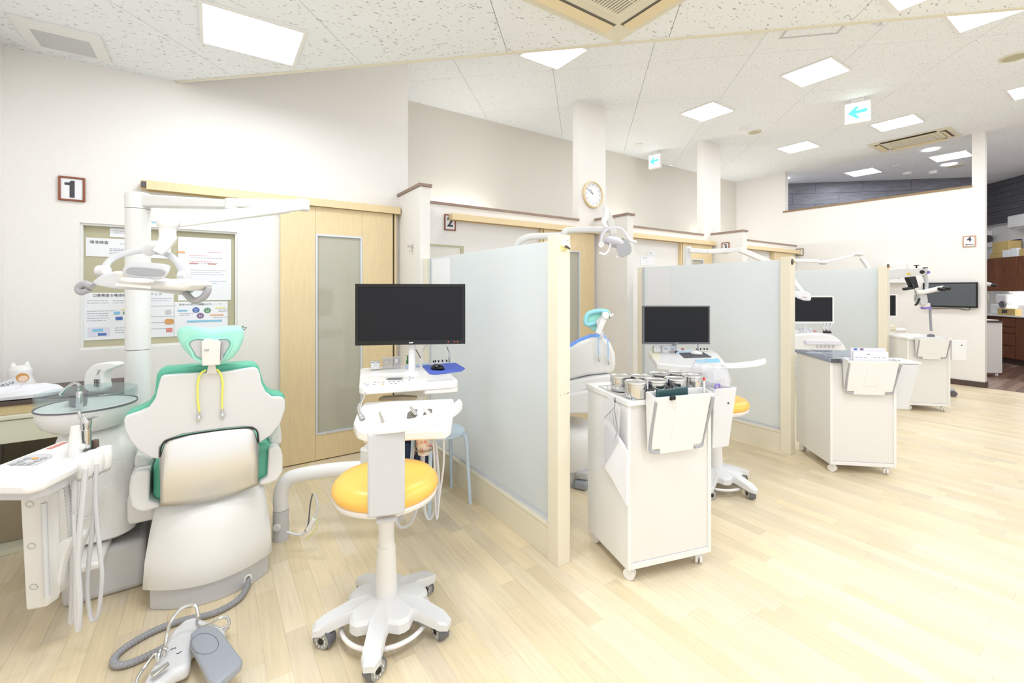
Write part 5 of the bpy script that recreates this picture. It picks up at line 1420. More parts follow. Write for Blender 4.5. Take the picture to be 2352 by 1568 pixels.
for a in ((-.225, .225, -.225, -.205), (-.225, .225, .205, .225), (-.225, -.205, -.205, .205), (.205, .225, -.205, .205)):
    bm = NB(); bb(bm, a[0], a[1], a[2], a[3], -.004, .004); bm.transform(M); make('frame_rail', bm, 'light_grey', ht)
bm = NB(); bb(bm, -.204, .204, -.204, .204, -.002, .002); bm.transform(M); make('lid', bm, 'ceiling_tile', ht)
# ================================================================== CARTS
def cart(label, loc, rz, w_, d_, h_, top='white_plastic', corner=None, group='white rolling carts'):
    t = thing('rolling_cart', label, 'cart', loc, rz, group=group)
    f = .018; zb = .062; zt = h_ - .026
    bm = NB(); bb(bm, 0, f, 0, d_, zb, zt); make('side_panel', bm, 'white_matte', t, bevel=.0015)
    bm = NB(); bb(bm, w_ - f, w_, 0, d_, zb, zt); make('side_panel', bm, 'white_matte', t, bevel=.0015)
    bm = NB(); bb(bm, f, w_ - f, .006, .018, zb + .028, zt); make('front_panel', bm, 'soft_white', t)
    bm = NB(); bb(bm, f, w_ - f, 0, d_, zb, zb + .026); make('bottom_panel', bm, 'white_matte', t, bevel=.0015)
    bm = NB(); bb(bm, f, w_ - f, d_ - .014, d_, zb + .028, zt); make('rear_panel', bm, 'white_matte', t)
    bm = NB(); bb(bm, -.008, w_ + .008, -.012, d_ + .008, zt + .001, h_); make('top_board', bm, top, t, bevel=.003)
    if corner:
        for x in (.03, w_ - .02):
            bm = NB(); bb(bm, x - .03, x + .03, -.016, .0, zt - .001, h_ + .001); make('corner_guard', bm, corner, t)
    for x, y, a in ((.04, .03, .7), (w_ - .05, .03, -.5), (.04, d_ - .04, .2), (w_ - .05, d_ - .04, 1.1)):
        e = V(math.cos(a), math.sin(a), 0)
        bm = NB(); c = V(x, y, 0) + V(-e.y, e.x, 0) * .01
        for s in (-1, 1): cyl(bm, c + e * (s * .004) + V(0, 0, .0265), c + e * (s * .016) + V(0, 0, .0265), .0262, n=20)
        cyl(bm, V(x, y, .03), V(x, y, .0615), .010, n=12); box(bm, c + V(0, 0, .036), (.03, .014, .026), rz=a)
        make('caster', bm, 'white_plastic', t, bevel=.001)
    return t
def chart_holder(cartobj, label, x0, x1, z0, z1, out=.075):
    """angled chart pocket hung on a cart front (in the cart's own axes, front is -y)"""
    M = PM(cartobj)
    t = thing('chart_holder', label, 'chart holder', M @ V((x0 + x1) / 2, -.01, z0), cartobj.rotation_euler.z, group='chart holders on the carts')
    Mi = PM(t).inverted() @ M
    H_ = z1 - z0; W = x1 - x0; k = .045
    def P(x, y, z): return Mi @ V(x, y, z)
    def front(z): return -.028 - (out - .028) * (z - z0) / H_
    bm = NB()
    prism(bm, [P(x0 + k + .02, front(z0) , z0), P(x1 - k - .02, front(z0), z0), P(x1 - k - .02, front(z0 + .025), z0 + .025), P(x1 - .02, front(z0 + .025), z0 + .025), P(x1 - .008, front(z1), z1 - .012), P(x0 + .008, front(z1), z1 - .012), P(x0 + .02, front(z0 + .025), z0 + .025), P(x0 + k + .02, front(z0 + .025), z0 + .025)], (PM(t).to_3x3().inverted() @ M.to_3x3() @ V(0, .008, 0)))
    make('front_tray', bm, 'white_plastic', t, bevel=.003)
    bm = NB(); prism(bm, [P(x0 + .01, -.021, z0 + .02), P(x1 - .01, -.021, z0 + .02), P(x1, -.021, z1), P(x0, -.021, z1)], (PM(t).to_3x3().inverted() @ M.to_3x3() @ V(0, .006, 0))); make('back_tray', bm, 'white_plastic', t, bevel=.002)
    for sx, n_ in ((x0, 1), (x1, -1)):
        bm = NB(); prism(bm, [P(sx + n_ * .008, -.022, z0 + .018), P(sx + n_ * .008, front(z0 + .02) + .004, z0 + .018), P(sx + n_ * .002, front(z1) + .004, z1 - .012), P(sx, -.022, z1)], (PM(t).to_3x3().inverted() @ M.to_3x3() @ V(n_ * .006, 0, 0))); make('side_cheek', bm, 'white_plastic', t)
        bm = NB(); tube(bm, [P(sx + n_ * .004, front(z1) - .003, z1 - .03), P(sx + n_ * .012, front(z0) - .004, z0 + .05), P(sx + n_ * .02, front(z0) - .005, z0 + .018), P(sx + n_ * (k + .016), front(z0) - .005, z0 + .012)], .0065, n=8); make('grey_trim', bm, 'mid_grey', t)
    cx = (x0 + x1) / 2
    bm = NB(); yo = lambda z: front(z) - .0012
    pts = [(cx - W * .14, z0 + H_ * .25), (cx + W * .10, z0 + H_ * .25), (cx + W * .13, z0 + H_ * .70), (cx - W * .11, z0 + H_ * .70)]
    tube(bm, [P(x, yo(z), z) for x, z in pts], .0014, n=5, raw=True, closed=True); make('embossed_panel', bm, 'white_matte', t)
    return t, P
# ---- cart with the steel canisters
R1 = math.radians(-15.7)
c1 = cart('white rolling cart carrying the steel canisters', (1.533, 1.348, 0), R1, .459, .375, .822)
M1 = PM(c1)
h1, P1 = chart_holder(c1, 'chart holder with a dark tablet on the cart of steel canisters', .080, .395, .575, .858, .085)
cans = ((650, 790), (785, 842), (838, 792), (966, 826), (998, 770), (1140, 812), (1162, 762), (1288, 786))
ords = ('leftmost of the rear row', 'foremost of the eight', 'second in the rear row', 'second in the front row', 'rearmost of the eight', 'third in the front row', 'right one of the rearmost pair', 'rightmost of the eight')
def canister(c, rz, label):
    t = thing('steel_canister', label, 'canister', c, rz, group='steel canisters on the cart')
    bm = NB(); lathe(bm, [(.0, 0), (.046, 0), (.049, .004), (.049, .060), (.047, .062), (0, .062)], n=32); make('can_body', bm, 'steel', t)
    bm = NB(); lathe(bm, [(.0505, .0615), (.0515, .066), (.0505, .071), (.046, .0715), (.044, .070), (0, .0705)], n=32); make('lid', bm, 'brushed', t)
    bm = NB(); box(bm, (.052, 0, .050), (.007, .020, .030)); box(bm, (.054, 0, .070), (.006, .014, .012)); make('latch', bm, 'chrome', t, bevel=.001)
    return t
Z8 = .8265 + .071
can0 = None
for i, ((a, b2), w_) in enumerate(zip(cans, ords)):
    p = onz(1260 + a / 3.92, 660 + b2 / 3.92, Z8); p.z = .8265
    lab = 'steel canister with latch lid on the cart, ' + w_
    rz = R1 + (-.3 if i % 2 else .2) + i * .05
    if can0 is None: can0 = canister(p, rz, lab)
    else: dup(can0, p, rz, lab)
wr = thing('wire_tray', 'thin steel wire tray under the canisters', 'tray', M1 @ V(.2, .1, .822), R1)
bm = NB(); tube(bm, [(-.185, .19, .003), (-.185, -.11, .003), (.185, -.11, .003), (.185, .19, .003)], .0017, n=6, raw=True, closed=True); make('rim_wire', bm, 'steel', wr)
bm = NB(); tube(bm, [(-.185, .10, .006), (-.185, .08, .03), (-.185, -.07, .03), (-.185, -.10, .004)], .0017, n=6); make('side_wire', bm, 'steel', wr)
bm = NB(); tube(bm, [(-.15, -.11, .006), (-.13, -.112, .022), (.13, -.112, .022), (.15, -.11, .006)], .0017, n=6); make('side_wire', bm, 'steel', wr)
# tablet, binder clip, pen, violet clip
bm = NB(); prism(bm, [M1 @ V(x, -.045, z) for x, z in ((.12, .70), (.29, .70), (.29, .872), (.12, .866))], M1.to_3x3() @ V(0, .012, 0)); tb = single('tablet', bm, 'teal_dark', 'dark teal tablet standing in the chart holder by the canisters', 'tablet', bevel=.008)
bc = thing('binder_clip', 'black binder clip on the chart holder with the tablet', 'clip', M1 @ V(.17, -.086, .825), R1)
bm = NB(); box(bm, (0, 0, .014), (.026, .014, .018)); make('clip_body', bm, 'black', bc, bevel=.002)
bm = NB(); tube(bm, [(-.006, -.010, .01), (-.007, -.014, -.02), (0, -.016, -.036), (.007, -.014, -.02), (.006, -.010, .01)], .0011, n=6); make('wire_loop', bm, 'steel', bc)
bm = NB(); p = M1 @ V(.372, -.05, .84); cyl(bm, p, p + V(0, 0, .055), .0055, n=12); pn = single('marker_pen', bm, 'soft_white', 'white pen with red cap beside the tablet', 'pen')
bm = NB(); cyl(bm, (0, 0, .056), (0, 0, .070), .0045, n=12); make('cap', bm, 'red', pn, world=False)
bm = NB(); p = M1 @ V(.455, -.03, .845); tube(bm, [p, p + V(.006, 0, .02), p + V(.022, -.006, .022), p + V(.024, -.008, .006)], .004, n=8); single('violet_clip', bm, 'violet', 'small violet clip on the corner of the canister cart', 'clip')
# waste box on the side with its bag
wb = thing('waste_box', 'white waste box hung on the right side of the canister cart', 'waste box', M1 @ V(.475, .08, .55), R1)
bm = NB(); loft(bm, [[(.0, -.07, 0), (.10, -.07, 0), (.10, .12, 0), (.0, .12, 0)], [(.0, -.085, .29), (.135, -.085, .29), (.135, .135, .29), (.0, .135, .29)], [(.008, -.077, .288), (.127, -.077, .288), (.127, .127, .288), (.008, .127, .288)], [(.008, -.062, .01), (.092, -.062, .01), (.092, .112, .01), (.008, .112, .01)]]); make('box_wall', bm, 'pale_grey', wb, bevel=.006)
bm = NB(); cyl(bm, (.085, -.083, .215), (.085, -.0785, .215), .005, n=12); make('screw', bm, 'dark_grey', wb)
bm = NB(); rnd = random.Random(9)
rg = []
for i, (s, z) in enumerate(((.85, .27), (1.05, .30), (1.12, .335), (1.02, .375), (.85, .392))):
    rg.append([(.066 + .072 * s * math.cos(q * PI / 10) * (1 + rnd.uniform(-.12, .12)), .025 + .10 * s * math.sin(q * PI / 10) * (1 + rnd.uniform(-.12, .12)), z + rnd.uniform(-.012, .012)) for q in range(20)])
bm = loft(bm, rg, cap=False); bm.transform(PM(wb)); single('plastic_bag', bm, 'plastic_bag', 'thin clear bag lining the waste box on the canister cart', 'bag', ang=20)
# paper bag hung on a black cord
hb = thing('paper_bag', 'white paper wipes in a clear bag hung on the canister cart by black cord', 'bag', M1 @ V(-.02, .1, .42), R1)
bm = NB()
prism(bm, [(-.004, .045, .05), (-.004, .05, .27), (-.004, .035, .29), (-.008, -.12, .215), (-.010, -.158, .19), (-.010, -.148, -.04), (-.006, -.02, .03)], (-.012, -.004, 0)); make('wipes', bm, 'tissue', hb, bevel=.003)
bm = NB(); prism(bm, [(-.018, .09, .10), (-.014, .06, .36), (-.014, .0, .40), (-.018, -.10, .37), (-.020, -.09, .22), (-.020, .03, .08), (-.020, .06, .04)], (-.006, 0, 0)); make('clear_bag', bm, 'plastic_bag', hb)
bm = NB()
tube(bm, [(-.014, -.05, .405), (-.016, -.045, .36), (-.016, .04, .29)], .0018, n=6); tube(bm, [(-.014, -.05, .405), (-.018, -.052, .35), (-.018, -.075, .27), (-.018, -.045, .20)], .0018, n=6); tube(bm, [(-.016, -.03, .33), (-.017, -.05, .28), (-.017, -.08, .25), (-.017, -.05, .34)], .0018, n=6)
make('black_cord', bm, 'black', hb)

# ---- third-booth cart with the steel top
R2 = math.radians(-42.4)
c2 = cart('white rolling cart with steel top holding patient forms', (3.676, 1.361, 0), R2, .427, .50, .822, 'steel_blue', 'dark_grey')
M2 = PM(c2)
h2, P2 = chart_holder(c2, 'chart holder full of printed forms on the steel-topped cart', .07, .40, .575, .835, .09)
fm = thing('form_stack', 'white printed forms standing in the chart holder of the steel-topped cart', 'papers', M2 @ V(.23, -.038, .66), R2)
for i, (y, z, x0, x1) in enumerate(((-.010, .222, -.105, .115), (.004, .245, -.115, .105))):
    bm = NB(); bb(bm, x0, x1, y, y + .012, 0, z); make('sheet_block', bm, 'lilac' if i else 'paper', fm)
bm = NB()
for x in (-.085, -.06, -.03, .03, .055, .085): box(bm, (x, -.0105, .182), (.018, .0008, .004)); 
box(bm, (-.012, -.0105, .203), (.02, .0008, .006))
o_ = make('small_print', bm, 'ink_soft', fm); o_['kind'] = 'stuff'
bm = NB(); box(bm, (-.085, .0035, .236), (.022, .0008, .014)); make('blue_mark', bm, 'ink_blue', fm)
bm = NB(); box(bm, (-.045, .0035, .236), (.022, .0008, .014)); make('violet_mark', bm, 'ink_purple', fm)
wt = thing('wire_tray', 'thin wire tray on the steel-topped cart', 'tray', M2 @ V(.12, .2, .8225), R2)
bm = NB(); tube(bm, [(-.10, -.16, .012), (-.10, .2, .012), (.10, .2, .012), (.10, -.16, .012)], .002, n=6, raw=True, closed=True); make('rim_wire', bm, 'steel', wt)
for x, y in ((-.10, -.1), (-.10, .14), (.10, -.1), (.10, .14)):
    bm = NB(); cyl(bm, (x, y, 0), (x, y, .012), .002, n=6); make('foot', bm, 'steel', wt)
bn = thing('waste_bin', 'tall tapered white bin hung on the steel-topped cart', 'bin', M2 @ V(.44, .1, .46), R2)
bm = NB(); loft(bm, [[(.0, -.05, 0), (.10, -.05, 0), (.10, .10, 0), (.0, .10, 0)], [(.0, -.075, .33), (.155, -.075, .33), (.155, .13, .33), (.0, .13, .33)]]); make('bin_body', bm, 'pale_grey', bn, bevel=.012, seg=3)
bm = NB(); bb(bm, -.002, .162, -.08, .135, .331, .345); make('rim', bm, 'white_plastic', bn, bevel=.005)

# ---- fourth-booth cart
R3 = math.radians(-44.7)
c3 = cart('white rolling cart standing in front of the television wall', (6.29, 1.60, 0), R3, .404, .48, .80)
M3 = PM(c3)
chart_holder(c3, 'empty chart holder on the cart in front of the television wall', .06, .36, .57, .81, .08)
pl = thing('side_plate', 'square white plate hung beside the cart at the television wall', 'plate', M3 @ V(.41, .0, .56), R3)
bm = NB(); bb(bm, .0, .14, -.01, .012, 0, .22); make('board', bm, 'white_plastic', pl, bevel=.006)
bm = NB(); cyl(bm, (.09, -.013, .165), (.09, -.010, .165), .006, n=12); make('screw', bm, 'dark_grey', pl)
bm = NB(); lathe(bm, [(0, 0), (.05, 0), (.045, .014), (0, .016)], M3 @ V(.10, .25, .801), 20, sx=1.2); single('flat_dish', bm, 'white_plastic', 'flat white dish on the cart in front of the television', 'dish')
mouse(M3 @ V(.30, .12, .801), R3 + .4, 'slate', 'dark grey hand control lying on the cart near the microscope')

# ================================================================== SECOND BOOTH
# ---- blue dental chair
c2h = thing('dental_chair', 'blue dental chair with cream shell seen past the first glass screen', 'dental chair', (2.35, 2.75, 0), world=True)
bshell = [(1236, 905), (1246, 862), (1270, 828), (1300, 804), (1330, 786), (1358, 775), (1386, 775), (1402, 788), (1412, 812), (1414, 836), (1408, 858), (1390, 858), (1350, 862), (1310, 872), (1270, 888)]
bm = NB(); prism(bm, [at(*a, 3.02) for a in bshell], FW * .05 + RT * .01); make('back_shell', bm, 'soft_white', c2h, bevel=.02, seg=3)
bm = NB(); prism(bm, [at(a[0] - 4, a[1] - 6, 3.08) for a in bshell], FW * .09 + RT * .02); make('back_cushion', bm, 'blue_seat', c2h, bevel=.02, seg=3)
bm = NB(); prism(bm, [at(*a, 2.98) for a in ((1230, 930), (1262, 898), (1310, 876), (1360, 866), (1404, 861), (1400, 880), (1360, 890), (1330, 900), (1300, 915), (1250, 940))], FW * .12); make('lower_back', bm, 'white_plastic', c2h, bevel=.012, seg=3)
bm = NB(); prism(bm, chaikin([at(*a, 2.95) for a in ((1225, 925), (1300, 905), (1370, 893), (1400, 895), (1402, 925), (1380, 950), (1300, 952), (1230, 950))], 1), FW * .5); make('seat_shell', bm, 'white_plastic', c2h, bevel=.02, seg=3)
bm = NB(); c_ = at(1300, 1045, 3.15); lathe(bm, [(.20, .10), (.21, .12), (.21, .30), (.19, .355), (.15, .375)], V(c_.x, c_.y, 0), 36, sx=1.15); make('base_cover', bm, 'white_plastic', c2h)
bm = NB(); lathe(bm, [(.19, .0), (.19, .098)], V(c_.x, c_.y, 0), 36, sx=1.15); make('plinth', bm, 'light_grey', c2h)
bm = NB(); tube(bm, [at(*a, 3.03) for a in ((1375, 738), (1350, 745), (1345, 735), (1352, 720), (1375, 714), (1396, 716))], .016, n=10); hr2 = make('headrest_roll', bm, 'aqua_cap', c2h)
bm = NB(); prism(bm, chaikin([at(*a, 3.04) for a in ((1350, 722), (1370, 712), (1400, 712), (1404, 722), (1385, 735), (1375, 762), (1362, 760), (1348, 742))], 1), FW * .06); make('headrest', bm, 'mint_cap', c2h, bevel=.015, seg=3)
bm = NB(); prism(bm, [at(*a, 3.0) for a in ((1370, 736), (1386, 722), (1392, 722), (1380, 755), (1374, 762))], FW * .02); make('headrest_back', bm, 'soft_white', c2h)
bm = NB(); p, q = at(1391, 724, 2.98), at(1376, 760, 2.98); n_ = (q - p).normalized(); sd = n_.cross(FW).normalized() * .018; prism(bm, [p + sd - n_ * .01, p - sd - n_ * .01, q - sd + n_ * .02, q + sd + n_ * .02], FW * .02); cyl(bm, p - FW * .01, p + FW * .03, .024, n=18); make('headrest_bracket', bm, 'white_plastic', c2h, bevel=.003)
bm = NB(); cyl(bm, at(1398, 726, 2.99), at(1406, 722, 3.0), .017, n=16); make('pivot', bm, 'steel', c2h)
bm = NB(); prism(bm, [at(*a, 3.0) for a in ((1377, 762), (1386, 760), (1387, 774), (1378, 774))], FW * .02); make('neck_bar', bm, 'steel', c2h)
t = thing('bib_cord', 'pale blue bib cord with clips hanging on the blue chair', 'bib cord', at(1380, 770, 2.99), world=True)
bm = NB(); tube(bm, [at(*a, 3.0) for a in ((1378, 768), (1374, 785), (1375, 815))], .004, n=6); tube(bm, [at(*a, 3.0) for a in ((1388, 767), (1396, 785), (1397, 822))], .004, n=6); make('cord', bm, 'blue_cord', t)
for a in ((1375, 816), (1397, 823)):
    bm = NB(); tube(bm, [at(*a, 3.0), at(a[0] + 1, a[1] + 8, 3.0), at(a[0] + 1, a[1] + 15, 3.0)], [.003, .007, .003], n=6); make('clip', bm, 'steel', t)
fp2 = thing('foot_control', 'small grey foot control with steel levers behind the canister cart', 'foot pedal', onz(1338, 1110, 0), world=True)
bm = NB(); prism(bm, [onz(*a, .004) for a in ((1318, 1122), (1346, 1128), (1362, 1108), (1334, 1100))], (0, 0, .05)); make('body', bm, 'pedal_grey', fp2, bevel=.01)
bm = NB(); prism(bm, [onz(*a, .056) for a in ((1320, 1100), (1350, 1104), (1360, 1088), (1332, 1080))], (0, 0, .05)); make('pedal', bm, 'light_grey', fp2, bevel=.008)
bm = NB(); cyl(bm, onz(1325, 1098, .07), onz(1330, 1075, .10), .009, n=10); make('lever', bm, 'steel', fp2)
bm = NB(); tube(bm, zp((1326, 1082, .03), (1310, 1085, .03), (1290, 1100, .02)), .012, n=10); make('hose', bm, 'hose_grey', fp2)
bm = NB(); tube(bm, zp((1262, 1092, .03), (1300, 1080, .03), (1326, 1072, .06)), .014, n=10); single('corrugated_hose', bm, 'hose_grey', 'grey hose end behind the post of the first glass screen', 'hose')
bm = NB(); tube(bm, [at(*a, 3.0) for a in ((1300, 1010), (1312, 1030), (1313, 1050), (1308, 1066))], .003, n=6); single('cable', bm, 'black', 'thin black cable behind the first glass screen post', 'cable')

# ---- operating lamp of the second booth
l2 = thing('operating_light', 'white operating light with grey visor over the blue chair', 'operating light', (2.03, 2.98, 0), world=True)
q0 = at(1182, 600, 3.6)
bm = NB(); tube(bm, [V(q0.x, q0.y, 0), V(q0.x, q0.y, .7), at(1182, 600, 3.6), at(1186, 566, 3.6), at(1200, 550, 3.58), at(1225, 543, 3.56), at(1300, 541, 3.50)], .027, n=16, k=8); make('pole', bm, 'white_plastic', l2)
bm = NB(); tube(bm, [at(1292, 546, 3.44), at(1297, 533, 3.42), at(1315, 528, 3.40), at(1412, 527, 3.25)], .024, n=14, k=8); make('arm', bm, 'white_plastic', l2)
def strap(p, q, h0, h1, thick, m, par, name):
    p, q = Vector(p), Vector(q); d = (q - p).normalized(); s = d.cross(FW).normalized()
    bm = NB(); prism(bm, [p + s * h0, p - s * h0, q - s * h1, q + s * h1], FW * thick); return make(name, bm, m, par, bevel=.004)
strap(at(1411, 538, 3.2), at(1394, 478, 3.15), .026, .02, .04, 'soft_white', l2, 'spring_arm')
bm = NB(); tube(bm, [at(1392, 478, 3.12), at(1391, 498, 3.1), at(1386, 510, 3.08), at(1394, 524, 3.05)], [.022, .024, .018, .014], n=12); make('swivel', bm, 'white_plastic', l2)
bm = NB(); tube(bm, [at(*a, 3.03) for a in ((1379, 558), (1384, 538), (1396, 525), (1414, 521), (1430, 527), (1440, 540))], .010, n=10, flat=.6); make('yoke', bm, 'lilac', l2)
bm = NB(); ball(bm, at(1412, 556, 3.04), (.075, .10, .035), 20, rz=-YAW, ry=.35); make('lamp_head', bm, 'lilac', l2)
bm = NB(); cyl(bm, at(1381, 562, 3.0), at(1384, 560, 3.06), .020, n=16); make('yoke_pivot', bm, 'white_plastic', l2, bevel=.003)
bm = NB(); tube(bm, [at(*a, 3.0) for a in ((1404, 558), (1398, 575), (1388, 584), (1376, 580))], .009, n=10); make('grip', bm, 'white_plastic', l2)
bm = NB(); tube(bm, [at(*a, 3.0) for a in ((1440, 543), (1448, 552), (1462, 556))], .010, n=10); make('grip', bm, 'white_plastic', l2)
bm = NB(); tube(bm, [at(*a, 2.98) for a in ((1412, 560), (1420, 553), (1432, 549))], .010, n=8); make('hinge', bm, 'steel', l2)
bm = NB(); prism(bm, [at(*a, 2.96) for a in ((1415, 562), (1418, 556), (1436, 548), (1444, 553), (1450, 566), (1450, 577), (1446, 584), (1428, 591), (1420, 585), (1416, 574))], FW * .008 + RT * .004); make('visor', bm, 'mid_grey', l2, bevel=.002)
bm = NB(); cyl(bm, at(1417, 587, 2.95), at(1417, 592, 2.95), .008, n=10); make('knob', bm, 'brushed', l2)

# ---- delivery table, monitor and things of the second booth
d2 = thing('delivery_table', 'cream and white delivery table with grey mouse pad in the second booth', 'instrument table', onz(1578, 835, 0), world=True)
d2.location = (onz(1578, 822, .8).x, onz(1578, 822, .8).y, 0)
ZT2 = .80
bm = NB(); prism(bm, [onz(*a, ZT2) for a in ((1490, 808), (1500, 804), (1560, 801), (1634, 803), (1648, 811), (1664, 830), (1664, 838), (1595, 842), (1508, 834))], (0, 0, -.045)); make('table_top', bm, 'white_plastic', d2, bevel=.008, seg=3)
bm = NB(); prism(bm, [onz(*a, ZT2 + .001) for a in ((1492, 812), (1498, 806), (1520, 804), (1512, 832))], (0, 0, -.03)); make('end_cap', bm, 'cream', d2, bevel=.004)
bm = NB(); prism(bm, [onz(*a, ZT2 + .0005) for a in ((1596, 826), (1650, 823), (1655, 832), (1600, 833))], (0, 0, .001)); make('keypad', bm, 'sky_blue', d2)
bm = NB(); prism(bm, [onz(*a, ZT2 - .046) for a in ((1515, 833), (1650, 836), (1655, 820), (1520, 815))], (0, 0, -.03)); make('underside', bm, 'soft_white', d2, bevel=.005)
bm = NB(); box(bm, at(1531, 834, 3.22), (.03, .01, .012), rz=-YAW); make('latch', bm, 'dark_grey', d2)
p = onz(1600, 826, .80); q = V(3.05, 2.45, 0)
bm = NB(); tube(bm, [V(p.x, p.y, .724), V(p.x, p.y, .60), V(p.x - .02, p.y + .15, .45), V(p.x - .1, p.y + .4, .42), V(2.6, 2.75, .40)], .036, n=14); make('swing_arm', bm, 'white_plastic', d2)
bm = NB(); cyl(bm, at(1652, 856, 3.15), at(1652, 838, 3.15), .03, .034, 18); make('handle_socket', bm, 'cream', d2)
mon2 = monitor('black monitor with thin bezel over the second delivery table', at(1553.5, 746, 3.62), RT, .545, .313, 'slate', 'ASUS', .801, bez=.011, neckmat='light_grey')
mon2.children[2].data.materials[0] = MATS['screen']
boxes('instrument_box', 'small steel box under the second black monitor', 'box', onz(1508, 809, .8008), .058, .04, .055, -YAW, 'brushed')
boxes('cotton_box', 'clear twin box under the second black monitor', 'box', onz(1534, 810, .8008), .10, .045, .06, -YAW, 'acrylic', 2)
bm = NB(); prism(bm, [onz(*a, .8012) for a in ((1553, 812), (1556, 807), (1588, 805), (1586, 810))], (0, 0, .01)); single('blue_tray', bm, 'dish_blue', 'pale blue tray behind the grey mouse pad', 'tray')
bm = NB(); lathe(bm, [(.012, 0), (.012, .012), (0, .014)], onz(1568, 803, .8125), 14); single('dappen_dish', bm, 'ink_red', 'tiny red-brown pot on the pale blue tray', 'pot')
bm = NB(); prism(bm, [onz(*a, .8012) for a in ((1560, 811), (1616, 810), (1634, 820), (1572, 822))], (0, 0, .004)); single('mouse_pad', bm, 'grey_pad', 'dark grey mouse pad in the second booth', 'mouse pad')
mouse(onz(1600, 814, .8056), -YAW + 2.6, 'white_plastic', 'white mouse on the dark grey mouse pad')
bm = NB(); p = onz(1604, 808, .8012); tube(bm, [p, p + V(-.004, 0, .05), p + V(-.012, 0, .085), p + V(-.022, .004, .105)], [.007, .006, .007, .008], n=10); single('handpiece', bm, 'chrome', 'chrome handpiece standing before the second black monitor', 'handpiece')
t = thing('bur_stand', 'dark burs in a holder right of the white mouse', 'bur stand', onz(1612, 806, .8008), -YAW)
bm = NB(); box(bm, (0, 0, .005), (.11, .025, .010)); make('block', bm, 'white_plastic', t, bevel=.002)
for x in (-.04, -.01, .02, .045):
    bm = NB(); cyl(bm, (x, 0, .010), (x, 0, .024), .0055, n=10); make('bur', bm, 'black', t)

# ================================================================== THIRD BOOTH
l3 = thing('operating_light', 'white operating light on a square-topped pole behind the second glass screen', 'operating light', at(1578.5, 900, 5.2), world=True)
p = at(1578.5, 572, 5.2); l3.location = (p.x, p.y, 0)
bm = NB(); cyl(bm, V(p.x, p.y, 0), V(p.x, p.y, at(1578, 566, 5.2).z), .044, n=24); make('pole', bm, 'white_plastic', l3)
def seg(par, pts, hw, d, name='arm', m='white_plastic'):
    for a, b2 in zip(pts, pts[1:]):
        strap(at(a[0], a[1], a[2] if len(a) > 2 else d), at(b2[0], b2[1], b2[2] if len(b2) > 2 else d), hw, hw * .9, .05, m, par, name)
seg(l3, [(1585, 574), (1626, 577), (1704, 573)], .026, 5.1)
seg(l3, [(1700, 572), (1790, 610), (1822, 645)], .028, 4.85)
bm = NB(); cyl(bm, at(1704, 568, 5.0), at(1704, 580, 5.0), .035, n=18); make('elbow', bm, 'white_plastic', l3, bevel=.004)
strap(at(1818, 636, 4.6), at(1846, 672, 4.55), .022, .018, .03, 'white_plastic', l3, 'yoke')
bm = NB(); prism(bm, [at(*a, 4.5) for a in ((1800, 672), (1828, 668), (1855, 670), (1864, 676), (1864, 688), (1856, 690), (1852, 682), (1800, 684))], FW * .1); make('lamp_head', bm, 'white_plastic', l3, bevel=.008)
bm = NB(); tube(bm, [at(*a, 4.48) for a in ((1832, 682), (1846, 687), (1860, 688))], .012, n=8); make('grip', bm, 'lilac', l3)
d3 = thing('delivery_table', 'rounded white delivery table under the white-framed monitor', 'instrument table', (0, 0, 0), world=True)
D3 = 4.55
p = at(1880, 785, D3 + .2); d3.location = (p.x, p.y, 0)
bm = NB(); prism(bm, chaikin([at(*a, D3) for a in ((1812, 772), (1830, 767), (1870, 765), (1908, 767), (1928, 777), (1942, 794), (1948, 812), (1930, 822), (1812, 824))], 1), FW * .42); make('table_top', bm, 'white_plastic', d3, bevel=.02, seg=3)
bm = NB(); prism(bm, [at(*a, D3 - .02) for a in ((1850, 782), (1932, 783), (1934, 792), (1852, 791))], FW * .03); make('control_bar', bm, 'lilac', d3, bevel=.003)
for i in range(5):
    bm = NB(); cyl(bm, at(1880 + i * 9, 799, D3 - .015), at(1880 + i * 9, 793, D3 - .012), .006, n=8); make('instrument', bm, 'steel', d3)
p = at(1870, 815, D3 + .25)
bm = NB(); tube(bm, [V(p.x, p.y, .64), V(p.x, p.y, .5), V(p.x + .1, p.y + .3, .42), V(5.2, 2.75, .40)], .035, n=12); make('swing_arm', bm, 'white_plastic', d3)
ZT3 = at(1870, 766.2, D3).z
def t3(px, dd_=.15): 
    p = at(px, 700, D3 + dd_); return V(p.x, p.y, ZT3)
monitor('white-framed monitor in the third booth beside the far cream post', at(1856, 711, 4.80), RT, .553, .297, 'white_plastic', '', ZT3 + .002, bez=.014)
boxes('cotton_box', 'clear box under the white-framed monitor', 'box', t3(1850, .1), .12, .05, .055, -YAW, 'acrylic', 2)
mouse(t3(1900, .05), -YAW, 'black_gloss', 'black and red mouse on the rounded delivery table', 'red')
for i, (a, lab) in enumerate(((1891, 'leftmost of three chrome handpieces on the rounded table'), (1898, 'middle of three chrome handpieces on the rounded table'), (1907, 'rightmost of three chrome handpieces on the rounded table'))):
    p = t3(a, .16); bm = NB(); tube(bm, [p, p + V(0, 0, .05), p + V(.006, -.003, .085), p + V(.012, -.004, .095)], [.007, .006, .007, .008], n=8); single('handpiece', bm, 'chrome', lab, 'handpiece', 'chrome handpieces on the rounded table')
bm = NB(); lathe(bm, [(.014, 0), (.014, .016), (0, .018)], t3(1872, .2), 14); single('dappen_dish', bm, 'ink_red', 'tiny red-brown pot on the rounded table', 'pot')

